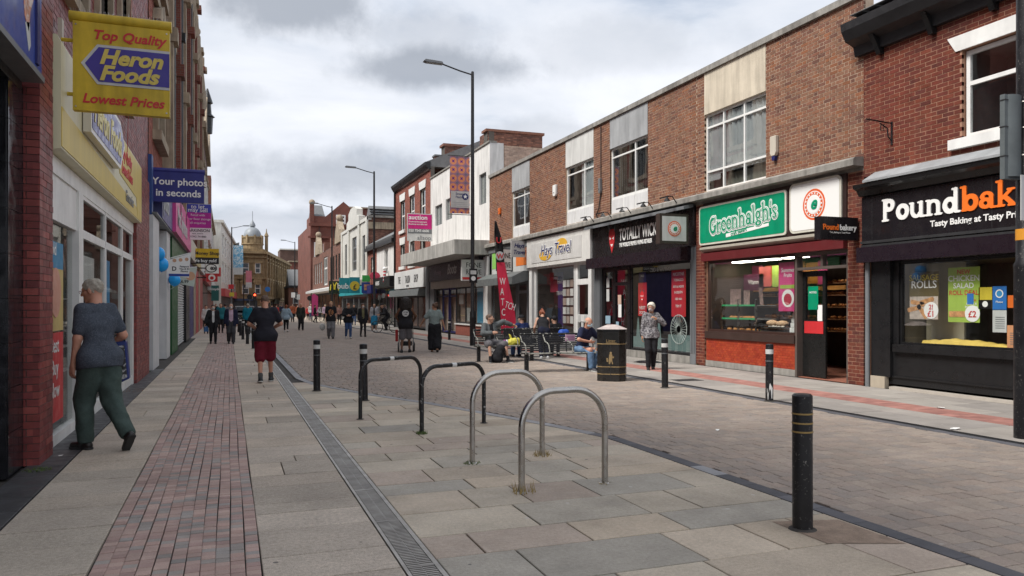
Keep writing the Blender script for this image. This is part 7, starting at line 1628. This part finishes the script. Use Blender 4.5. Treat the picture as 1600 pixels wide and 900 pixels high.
    if cap is not None:
        def cf(P):
            q = (P-HC)@HM.T; d = np.maximum(el(q, (0, -.014, .035), (.09, .11, .098)), -(q[:, 2]-.025)); return su(d, np.maximum(el(q, (0, .09, .04), (.07, .08, .012)), .03-q[:, 1]), .01)
        meshobj('cap', [nets(cf, *bb([HC, HC], .2), fine)], cap, root)
    if glasses:
        b = MB(); g = lambda x, y, z: HC+v3(x, y, z)@HM
        for s_ in (-1, 1): b.tube([g(s_*.033+.021*math.cos(k*.628), .104, .004+.017*math.sin(k*.628)) for k in range(11)], .0022, 6, False); b.tube([g(s_*.054, .102, .008), g(s_*.08, .0, .004)], .0022, 6)
        b.tube([g(-.012, .106, .008), g(.012, .106, .008)], .0022, 6); b.build('glasses', paint((.15, .02, .02), .4), root)
    root.scale = (S, S, S); root.location = (pos[0], pos[1], 0); root.rotation_euler = (0, 0, -RAD(face))
    root_pts = dict(HC=HC, WL=WL, WR=WR, P0=P0, C=C, t=t_, fwd=fwd)
    return root, root_pts
BLK = cloth('black', (.018, .018, .021)); NAVYC = cloth('navy', (.015, .018, .04)); WHT = cloth('white', (.6, .6, .6)); JEAN = cloth('jeans', (.05, .09, .20)); LJEAN = cloth('worn_jeans', (.12, .2, .32), var=.3)
SHOEB = paint((.015, .013, .012), .4); SOLEW = paint((.55, .55, .53), .6); SOLED = paint((.03, .03, .03), .7)
# old man walking by the food shop
OLDTOP = cloth('flecked_slate', (.055, .065, .085), pattern=((.085, .10, .125), 85.0, .54)); GREENT = cloth('green_cord', (.055, .08, .072), var=.3, vs=5)
person('grey haired man in flecked slate shirt and green trousers walking past the food shop window', (-1.30, 9.33), -38, 1.90, .0105, fat=.3, sh=.88, skin='ruddy', lean=9, hp=12, hy=-34, glasses=True, fine=.006,
       L=(-.21, .12, .80), R=(.21, .22, .98), lp=(-.4, -1, 0), rp=(.4, -1, 0), LL=(-.08, .12, .085, -20, 0), RL=(.09, -.32, .165, 8, -50), rkp=(0, 1, .1), hair=('short', 'grey'), top=(OLDTOP, .36, -.12, .010, 'shirt', -.012), bottom=(GREENT, .99, .026, .012, 'baggy'), shoes=(SHOEB, SOLED), curl=.7)
bgt = thing('shopping_bag', 'navy shopping bag with a black and white photo print in the old man\'s hand', 'bag', base=(-1.2, 9.5, .6)); F2 = FY(9.55)
def pb(px, py, y0=9.55): k = y0/(1402.8-.3463*px); return (k*(.9381*px-334.9), EYE+(478-py)*k)
P_ = [pb(161, 611), pb(203, 591), pb(198, 532), pb(148, 538)]
MB().prism(F2, P_, -.07, .05).build('bag_body', paint((.015, .03, .16), .35), bgt, bevel=.012)
cxx = sum(p[0] for p in P_)/4; czz = sum(p[1] for p in P_)/4
MB().prism(F2, [(cxx+(x-cxx)*.86, czz+(z-czz)*.84-.01) for x, z in P_], .051, .054).build('photo_print', mat('greyscale_print', (.05, .05, .05), .4, var=.6, vs=14, pattern=((.45, .45, .45), 16.0, .56)), bgt)
q0 = pb(188, 520); b = MB(); b.tube([F2(pb(160, 536)[0], .05, pb(160, 536)[1]), F2(q0[0], .0, q0[1]), F2(pb(196, 533)[0], .05, pb(196, 533)[1])], .006, 6); b.build('handle', NAVYC, bgt)
# man in maroon shorts
person('man with cropped hair in dark T-shirt and maroon shorts walking away on the paving', (.70, 16.3), -2, 1.82, .012, fat=.3, sh=1.0, skin='ruddy', lean=4, hp=26, L=(-.15, .26, 1.04), R=(.15, .26, 1.04), lp=(-.9, -.4, -.6), rp=(.9, -.4, -.6),
       LL=(-.10, -.12, .10, -5, -12), RL=(.12, .20, .085, 15, 0), hair=('crop', 'short'), top=(cloth('charcoal', (.02, .02, .028)), .34, -.13, .018), bottom=(cloth('maroon', (.16, .015, .03)), .50, .03, .02, 'baggy'), shoes=(paint((.03, .035, .04), .6), SOLEW), sock=cloth('grey_sock', (.08, .08, .08)), curl=.8)
# woman in patterned top by the vape shop
_r, _p = person('white haired woman in a patterned top and face mask walking before the vape shop', at(1017, 577), 205, 1.66, .012, fat=.25, sh=.9, skin='tan', lean=2, hy=22, hp=6, L=(-.13, .17, 1.30), R=(.23, .05, .80), lp=(-1, -.3, -.8), mask=paint((.5, .42, .42), .8), glasses=True,
       LL=(-.06, -.06, .085, 0, 0), RL=(.08, .14, .085, 5, 0), hair=('curly', 'white'), top=(cloth('grey_zebra', (.30, .29, .30), pattern=((.07, .065, .075), 30.0, .5)), .93, -.12, .018), bottom=(BLK, .99, .016, .008), shoes=(SHOEB, SOLED))
# seated man in hoodie, legs apart
HOOD = cloth('grey_hoodie', (.10, .11, .115), var=.2); SHG = cloth('grey_shorts', (.13, .125, .135))
person('seated man in an open grey hoodie and shorts, one arm along the bench back', (6.86, 20.25), 172, 1.78, .013, fat=.2, skin='pale', drop=.41, lean=-8, hy=-52, L=(-.66, -.05, 1.00), R=(.10, .24, .80), lp=(-.2, -.6, 1), rp=(1, -.5, -.5), hipy=-.02,
       LL=(-.25, .52, .085, -30, 0), RL=(.26, .48, .085, 30, 0), lkp=(-.2, .3, 1), rkp=(.2, .3, 1), hair=('crop', 'short'), top=(BLK, .3, -.05, .01), jacket=(HOOD, .95, -.06, .028, .055), bottom=(SHG, .46, .028, .02, 'baggy'), sock=BLK, shoes=(BLK, SOLEW))
# seated man in navy polo with mask
person('bald man in navy polo shirt, jeans and blue face mask seated at the bench end', (8.02, 16.85), 158, 1.76, .0125, fat=.3, skin='ruddy', drop=.41, lean=20, hp=8, hy=-12, L=(-.14, .42, .66), R=(.12, .34, .70), mask=paint((.45, .6, .68), .8), lp=(-1, -.4, 0), rp=(1, -.4, 0), hipy=-.02,
       LL=(-.08, .30, .085, 0, 0), RL=(.12, .42, .085, 8, 0), lkp=(-.1, .3, 1), rkp=(.1, .3, 1), hair=('bald', 'grey'), top=(cloth('navy_polo', (.018, .022, .05)), .34, -.08, .022), bottom=(LJEAN, .98, .024, .008), shoes=(cloth('grey_trainer', (.07, .07, .08)), SOLEW))
# behind the benches
person('man in navy sweatshirt and dark cap seated facing the shops', (8.35, 21.6), -12, 1.75, .018, fat=.4, drop=.43, lean=12, hy=-10, L=(-.2, .35, .6), R=(.2, .35, .6), LL=(-.12, .42, .085), RL=(.12, .42, .085), lkp=(0, .3, 1), rkp=(0, .3, 1), hair=('crop', 'short'), cap=BLK, top=(cloth('blue_sweater', (.018, .03, .10)), .95, -.08, .03), bottom=(JEAN, .98, .02, .01), shoes=(SHOEB, SOLED))
person('auburn haired woman in a black vest leaning over beside the capped man', (8.72, 20.9), 14, 1.66, .016, fat=.55, skin='pale', lean=42, hp=10, drop=.06, hy=-20, L=(-.24, .42, .78), R=(.1, .55, .90), LL=(-.1, -.1, .085), RL=(.12, .02, .085), hair=('pony', 'red'), top=(BLK, 0, -.1, .014, 'vest'), bottom=(cloth('dark_navy', (.012, .014, .03)), .99, .02, .006), shoes=(WHT, SOLEW))
person('person in black seated beyond the auburn haired woman', (9.45, 21.7), -10, 1.7, .02, fat=.3, drop=.43, lean=8, L=(-.2, .35, .6), R=(.2, .35, .6), LL=(-.12, .42, .085), RL=(.12, .42, .085), lkp=(0, .3, 1), rkp=(0, .3, 1), hair=('crop', 'dark'), cap=BLK, top=(BLK, .95, -.08, .03), bottom=(BLK, .98, .02, .01), shoes=(SHOEB, SOLED))
# couple with the pushchair
r1, p1 = person('person with a huge black afro in a black vest pushing a pushchair', (5.52, 25.15), 14, 1.80, .0155, fat=.45, sh=1.1, skin='brown', L=(-.24, .28, 1.0), R=(.24, .28, 1.0), lp=(-1, -.5, 0), rp=(1, -.5, 0), LL=(-.13, -.05, .085, -8, 0), RL=(.12, .16, .085, 8, 0), hair=('afro', 'dark'), top=(BLK, 0, -.16, .03, 'vest'), bottom=(cloth('grey_shorts', (.13, .125, .135)), .48, .03, .02, 'baggy'), shoes=(cloth('dark_trainer', (.04, .04, .04)), SOLED))
FBK = lambda u, n, z: (u, -.128-n, z); MB().disc(FBK, 0, .028, 1.27, .105, n2=.032).build('round_print', paint((.62, .62, .6), .6), r1); text('GYM', FBK, 0, .034, 1.28, .07, BLK, r1, 'C', 'CENTER', bold=.02, ex=.001); text('LIFE', FBK, 0, .034, 1.21, .07, BLK, r1, 'C', 'CENTER', bold=.02, ex=.001)
person('woman with a brown bun in a grey green top and wide black trousers holding hands', at(679, 550), 16, 1.68, .015, fat=.4, sh=.95, skin='tan', hy=-60, L=(-.46, .10, .98), R=(.36, -.02, .82), lp=(-.6, -1, -.2), rp=(.6, -1, -.2), LL=(-.09, .05, .085), RL=(.10, -.14, .12, 0, -25), hair=('bun', 'brown'), top=(cloth('sage_marl', (.16, .21, .2), pattern=((.24, .28, .27), 60.0, .5)), .40, -.10, .03), bottom=(BLK, .93, .05, .05, 'baggy'), shoes=(SK['tan'], SOLED))
# pushchair
PC = thing('pushchair', 'dark pushchair with small black wheels pushed by the person with the afro', 'pushchair')
for sx in (-.27, .27):
    w = MB(); w.tube([(sx, .45+.14*math.cos(k*.5236), .15+.14*math.sin(k*.5236)) for k in range(13)], .022, 8, False); w.build('wheel', BLACK, PC, smooth=True); w = MB(); w.tube([(sx*.9, -.02+.11*math.cos(k*.5236), .12+.11*math.sin(k*.5236)) for k in range(13)], .02, 8, False); w.build('wheel', BLACK, PC, smooth=True)
    MB().tube([(sx*.9, 0, .13), (sx*.85, .25, .55), (sx*.85, -.05, 1.02)], .014, 6).build('frame_tube', GREYM, PC); MB().tube([(sx, .45, .15), (sx*.85, .1, .5)], .013, 6).build('frame_tube', GREYM, PC)
MB().tube([(-.23, -.05, 1.02), (.23, -.05, 1.02)], .016, 8).build('handle', BLACK, PC); MB().box(FG, -.2, .2, .1, .6, .2, .35).build('basket', BLACK, PC, bevel=.03); MB().box(FG, -.2, .2, .12, .6, .5, .58).build('seat', BLACK, PC, bevel=.03); MB().ball((0, .3, .85), .22, 12, 1, 1, .9).build('hood', BLK, PC, smooth=True)
MB().box(FG, -.36, -.27, .05, .2, .35, .75).build('bag', paint((.45, .03, .03), .6), PC, bevel=.02)
PC.location = (5.52+.38*math.sin(RAD(14)), 25.15+.38*math.cos(RAD(14)), 0); PC.rotation_euler = (0, 0, -RAD(14))
# walkers coming towards the camera
def walker(label, px, py, face, H, **k):
    k.setdefault('res', .02); k.setdefault('LL', (-.09, .16, .085, 0, 10)); k.setdefault('RL', (.09, -.14, .13, 0, -20)); k.setdefault('shoes', (SHOEB, SOLED)); k.setdefault('skin', 'pale')
    return person(label, at(px, py), face, H, **k)
r_, _ = walker('man in a black T-shirt with a fiery print and grey jogging bottoms, carrying a bag', 517, 529, 186, 1.82, fat=.4, hair=('short', 'ginger'), top=(BLK, .33, -.14, .025), bottom=(cloth('jogger_grey', (.17, .17, .18)), .99, .03, .01, 'baggy'), mask=None)
MB().disc(lambda u, n, z: (u, .125+n, z), 0, .045, 1.2, .14, .12, n2=.05).build('chest_print', mat('fiery_print', (.4, .16, .06), .7, pattern=((.02, .02, .02), 14.0, .5), obj=True), r_)
b = MB(); b.ball((-.3, .1, .55), .14, 8, 1, .5, 1.2); b.build('carrier_bag', paint((.5, .5, .48), .6), None, smooth=True); o = bpy.data.objects[-1] if False else COL.objects[-1]
tag(o, 'white carrier bag held by the man with the fiery print', 'bag'); x, y = at(509, 529); o.location = (x-.15+.3, y, 0)
walker('man in black jacket and blue jeans looking down at his phone', 544, 529, 182, 1.72, hair=('short', 'red'), hp=18, L=(-.04, .25, 1.12), R=(.05, .25, 1.12), lp=(-1, 0, -.5), rp=(1, 0, -.5), top=(BLK, .95, -.16, .03), bottom=(JEAN, .99, .012, .006), shoes=(WHT, SOLEW))
walker('long haired woman in khaki top and black jacket wearing a face mask', 567, 526, 180, 1.70, sh=.9, hair=('long', 'brown'), mask=WHT, top=(cloth('khaki', (.16, .15, .08)), .3, -.02, .01), jacket=(BLK, .95, -.2, .03, .06), bottom=(BLK, .99, .006, .002))
walker('young man in grey jacket and blue shorts standing by the parked bicycle', 585, 519, 200, 1.76, res=.024, hair=('short', 'dark'), top=(BLK, .3, -.05, .01), jacket=(cloth('pale_grey', (.3, .3, .32)), .95, -.1, .03, .04), bottom=(cloth('bright_blue', (.02, .17, .3)), .48, .03, .02), shoes=(WHT, SOLEW), LL=(-.1, 0, .085), RL=(.1, 0, .085))
walker('small person in brown seen between the phone man and the masked woman', 530, 507, 180, 1.66, res=.03, hair=('long', 'red'), top=(cloth('pinkish', (.35, .2, .17)), .9, -.1, .03), bottom=(BLK, .99, .01, .0))
walker('person in dark jacket behind the phone man', 553, 508, 185, 1.7, res=.03, hair=('short', 'dark'), top=(BLK, .9, -.1, .03), bottom=(JEAN, .99, .01, .0))
walker('woman in a pale denim jacket with a crossbody strap walking away', 447, 519, 4, 1.64, fat=.5, hair=('bun', 'red'), top=(cloth('pale_denim', (.27, .36, .43)), .9, -.14, .04), bottom=(BLK, .9, .01, .0), shoes=(WHT, SOLEW), L=(-.28, .1, .85), R=(.38, .1, .88))
walker('man in dark jacket and black trousers walking beside the denim jacket woman', 470, 516, 175, 1.74, fat=.2, hair=('bald', 'grey'), skin='ruddy', jacket=(cloth('dark_olive', (.025, .03, .025)), .95, -.16, .035, .03), top=(cloth('dark_check', (.06, .06, .05)), .3, -.05, .01), bottom=(BLK, .99, .02, .01))
walker('woman in black coat and white scarf carrying a blue bag, wearing a face mask', 333, 537, 176, 1.64, res=.018, fat=.2, hair=('short', 'dark'), mask=PALE, top=(WHT, .3, -.05, .012), jacket=(BLK, .95, -.22, .035, .05), bottom=(BLK, .99, .012, .006), L=(-.22, .06, .8), R=(.36, .08, .78))
o = MB().prism(FY(0), [(-.09, .5), (.1, .5), (.08, .72), (-.07, .72)], -.04, .04).build('handbag', paint((.03, .12, .3), .5), None); x, y = at(323, 537); o.location = (x-.02, y-.1, 0); tag(o, 'blue handbag carried by the woman in the black coat', 'bag')
walker('older man in pink shirt, open navy jacket and face mask walking beside her', 361, 537, 180, 1.68, res=.018, fat=.3, hair=('bald', 'white'), mask=WHT, top=(cloth('pink_shirt', (.5, .36, .45)), .3, -.06, .014), jacket=(NAVYC, .95, -.16, .035, .085), bottom=(cloth('charcoal_trouser', (.05, .05, .055)), .99, .03, .01))
crowd = [('man in a white shirt behind the woman in the black coat', 322, 521, 180, WHT, BLK, 'dark'), ('person in teal top behind the older couple', 345, 520, 180, cloth('teal', (.02, .14, .17)), BLK, 'brown'), ('person in bright teal coat half hidden by the man in maroon shorts', 387, 522, 0, cloth('teal_coat', (.01, .17, .24)), BLK, 'grey'),
         ('person in grey between the pair and the bollards', 352, 513, 0, cloth('mid_grey', (.15, .15, .16)), BLK, 'dark'), ('person in rust jacket beyond the denim jacket woman', 457, 503, 180, cloth('rust', (.35, .1, .05)), BLK, 'brown'), ('person in red far up the street', 432, 500, 180, cloth('red_top', (.4, .04, .04)), JEAN, 'dark'),
         ('person in orange workwear near the sandstone bank', 425, 498, 180, cloth('orange', (.6, .15, .02)), BLK, 'dark'), ('person in a white top far up the street', 486, 501, 180, WHT, JEAN, 'blonde'), ('person in black by the pink flag', 492, 504, 90, BLK, BLK, 'dark'), ('child in red near the pink flag', 481, 500, 180, cloth('red_top', (.4, .04, .04)), BLK, 'brown'),
         ('person in blue near the far bollards', 412, 499, 0, JEAN, BLK, 'grey'), ('person in grey coat far along the right shops', 500, 500, 0, cloth('mid_grey', (.15, .15, .16)), BLK, 'dark'), ('person in black far along the left shops', 337, 503, 180, BLK, BLK, 'dark'), ('person in pink coat outside the far shops', 508, 503, 180, cloth('pink_shirt', (.5, .36, .45)), BLK, 'blonde'),
         ('person in white beside the traffic lights', 405, 496, 0, WHT, BLK, 'dark'), ('distant person in dark blue at the junction', 440, 496, 0, NAVYC, BLK, 'dark'), ('distant person in brown at the junction', 465, 496, 180, cloth('rust', (.35, .1, .05)), BLK, 'dark')]
for lb, px, py, fc, tm, bm_, hc in crowd: walker(lb, px, py, fc, 1.5 if 'child' in lb else rnd.uniform(1.62, 1.8), res=.034, hair=('short', hc), top=(tm, .9, -.14, .035), bottom=(bm_, .99, .01, .004))
# bags on and under the bench
def blob_obj(name, label, cat, fn, lo, hi, h, m_, loc, rz=0): o = meshobj(name, [nets(fn, lo, hi, h)], m_, None); tag(o, label, cat); o.location = loc; o.rotation_euler = (0, 0, rz); return o
blob_obj('backpack', 'black backpack standing between the hoodie man\'s feet', 'backpack', lambda P: su(np.maximum(rc(P, (-.06, 0, .12), (.06, 0, .36), .15, .13), -(P[:, 2]-.01)), rc(P, (0, -.1, .1), (0, -.1, .24), .09, .08), .04)+folds(P, .005), (-.3, -.3, -.02), (.3, .3, .6), .014, BLK, (6.92, 19.82, 0))
blob_obj('carrier_bag', 'crumpled yellow carrier bag on the bench seat', 'bag', lambda P: np.minimum(np.maximum(rc(P, (-.08, 0, .08), (.08, 0, .10), .12, .12), -(P[:, 2])), rc(P, (-.07, 0, .15), (-.13, .02, .30), .04, .02))+folds(P*1.6, .012), (-.3, -.25, -.03), (.3, .25, .4), .014, paint((.65, .60, .08), .5), (7.55, 20.28, .44))
for k, (dx, m_) in enumerate(((0, MAG), (.07, TXT))): o = MB().lathe((0, 0, 0), [(.033, 0), (.033, .15), (.025, .165)], 12).build('drink_can', m_, None, smooth=True); tag(o, ('magenta drink can on the bench beside the yellow bag', 'white drink can on the bench beside the magenta one')[k], 'can'); o.location = (7.22+dx, 20.15, .44)
blob_obj('backpack', 'bright blue bag beside the woman in the black vest', 'bag', lambda P: rc(P, (-.05, 0, .12), (.08, 0, .14), .12, .1)+folds(P, .006), (-.3, -.2, -.03), (.3, .2, .35), .018, paint((.02, .08, .4), .6), (9.35, 20.9, .62))
# bicycles
def bicycle(label, x, y, rz, m_):
    s = thing('bicycle', label, 'bicycle')
    for xo in (-.52, .52):
        w = MB(); w.tube([(xo+.33*math.cos(k*.2618), 0, .34+.33*math.sin(k*.2618)) for k in range(25)], .02, 6, False); w = w.build('tyre', BLACK, s, smooth=True); q = MB()
        for k in range(12): q.tube([(xo, 0, .34), (xo+.31*math.cos(k*.5236), 0, .34+.31*math.sin(k*.5236))], .002, 3, False)
        q.build('spokes', STEEL, w)['kind'] = 'stuff'
    for a, b_ in (((-.52, 0, .34), (-.1, 0, .32)), ((-.1, 0, .32), (-.2, 0, .85)), ((-.1, 0, .32), (.34, 0, .78)), ((-.18, 0, .78), (.34, 0, .84)), ((.52, 0, .34), (.33, 0, .95)), ((-.52, 0, .34), (-.18, 0, .74))): MB().tube([a, b_], .016, 6).build('frame_tube', m_, s)
    MB().tube([(.36, -.28, 1.0), (.31, 0, .98), (.36, .28, 1.0)], .013, 6).build('handlebar', BLACK, s); MB().box(FG, -.33, -.09, -.06, .06, .86, .91).build('saddle', BLACK, s, bevel=.02); MB().tube([(-.1, -.1, .32), (-.1, .1, .32)], .05, 8).build('crank', STEEL, s)
    s.location = (x, y, 0); s.rotation_euler = (0, 0, RAD(rz)); return s
x, y = at(603, 520); bicycle('black bicycle ridden by the person in the black hoodie', x, y, 172, BLACK)
person('rider in a black hoodie with a white headband hunched over the bicycle', (x+.12, y+.02), 98+170, 1.75, .022, skin='pale', drop=-.06, lean=34, hp=0, hy=30, L=(-.2, .5, 1.05), R=(.2, .5, 1.05), LL=(-.14, .12, .22), RL=(.14, .0, .44), lkp=(0, 1, .3), rkp=(0, 1, .3), hair=('none', 'dark'), cap=BLK, top=(BLK, .95, -.1, .035), bottom=(BLK, .99, .02, .01), shoes=(SHOEB, SOLED))
x, y = at(496, 503); bicycle('parked bicycle near the small pink flag', x, y, 40, BLACK)
s = thing('feather_flag', 'small pink vertical banner by the far right shops', 'flag', base=(*at(492, 503), 0)); q = at(492, 503); MB().prism(FY(q[1]), [(q[0]-.3, .6), (q[0]+.3, .6), (q[0]+.3, 2.5), (q[0]-.1, 2.75), (q[0]-.3, 2.6)], -.02, .02).build('cloth', PINK, s); text('SALE', FY(q[1]-.03), q[0]-.1, 0, .9, .5, TXT, s, 'C'); MB().tube([(q[0]-.32, q[1], 0), (q[0]-.32, q[1], 2.8)], .02, 6).build('pole', DARK, s)
# dark car parked beyond, traffic lights, far signs
x, y = at(382, 504); s = thing('parked_car', 'dark car standing beyond the row of bollards', 'car', base=(x, y, 0)); CARB = paint((.012, .013, .016), .2, coat=.5)
q = MB(); PR = [(-2.1, .35), (-2.15, .8), (-2.0, 1.0), (-1.7, 1.08), (-1.35, 1.52), (.3, 1.56), (1.0, 1.1), (1.9, .95), (2.1, .75), (2.1, .35)]
q.prism(lambda u, n, z: (x+n, y+u, z), PR, -.86, .86).build('body', CARB, s, bevel=.06)
MB().box(FG, x-.72, x+.72, y-2.12, y-1.5, 1.12, 1.45).build('rear_window', GLASSD, s)
for dx in (-.75, .75):
    MB().box(FG, x+dx-.12, x+dx+.12, y-2.18, y-2.1, .75, .95).build('tail_light', paint((.3, .01, .01), .3), s)
    for dy in (-1.3, 1.3): wv = MB(); wv.tube([(x+dx-.12, y+dy, .32), (x+dx+.12, y+dy, .32)], .32, 16).build('wheel', BLACK, s, smooth=True)
MB().box(FG, x-.26, x+.26, y-2.19, y-2.16, .55, .66).build('number_plate', YEL, s)
x, y = at(398, 497); s = thing('traffic_light', 'traffic light showing red in front of the sandstone bank', 'traffic light', base=(x, y, 0)); MB().tube([(x, y, 0), (x, y, 3.3)], .06, 8).build('post', DARK, s); MB().box(FY(y-.1), x-.2, x+.2, -.1, .1, 2.2, 3.2).build('head', BLACK, s)
MB().disc(FY(y-.21), x, 0, 2.95, .13, n2=.02).build('red_lamp', emit('red_lamp', (1, .06, .02), 3.0), s); MB().disc(FY(y-.21), x, 0, 2.65, .1, n2=.02).build('lens', DARK, s); MB().disc(FY(y-.21), x, 0, 2.35, .1, n2=.02).build('lens', DARK, s)
def roundsign(label, px, py, base_py, r, m_, sq=None):
    x, y = at(px, base_py); k = y/(1402.8-.3463*px); z = EYE+(478-py)*k; s = thing('road_sign', label, 'sign', base=(x, y, 0)); MB().tube([(x, y, 0), (x, y, z)], .04, 6).build('post', GREYM, s); F2 = FY(y-.05)
    if sq: MB().box(F2, x-sq[0]*k/2, x+sq[0]*k/2, 0, .03, z-sq[1]*k/2, z+sq[1]*k/2).build('plate', m_, s)
    else: MB().disc(F2, x, 0, z, r*k, n2=.03).build('plate', m_, s)
roundsign('black round back of a road sign before the bank', 390, 464, 496, 4, BLACK); roundsign('blue round sign at the corner of the bank', 418, 452, 494, 4, BLUE); roundsign('small red and white square sign on the left', 361, 448, 500, 4, RED, (8, 7)); roundsign('yellow square sign below the small red sign', 362, 460, 500, 4, YEL, (7, 6)); roundsign('white square notice by the far right lamp post', 458, 461, 500, 4, TXT, (6, 8)); roundsign('second white square notice near the far bicycles', 466, 464, 500, 4, PALE, (5, 8)); roundsign('black round sign back near the far right shops', 484, 466, 500, 4, BLACK)
rebase()
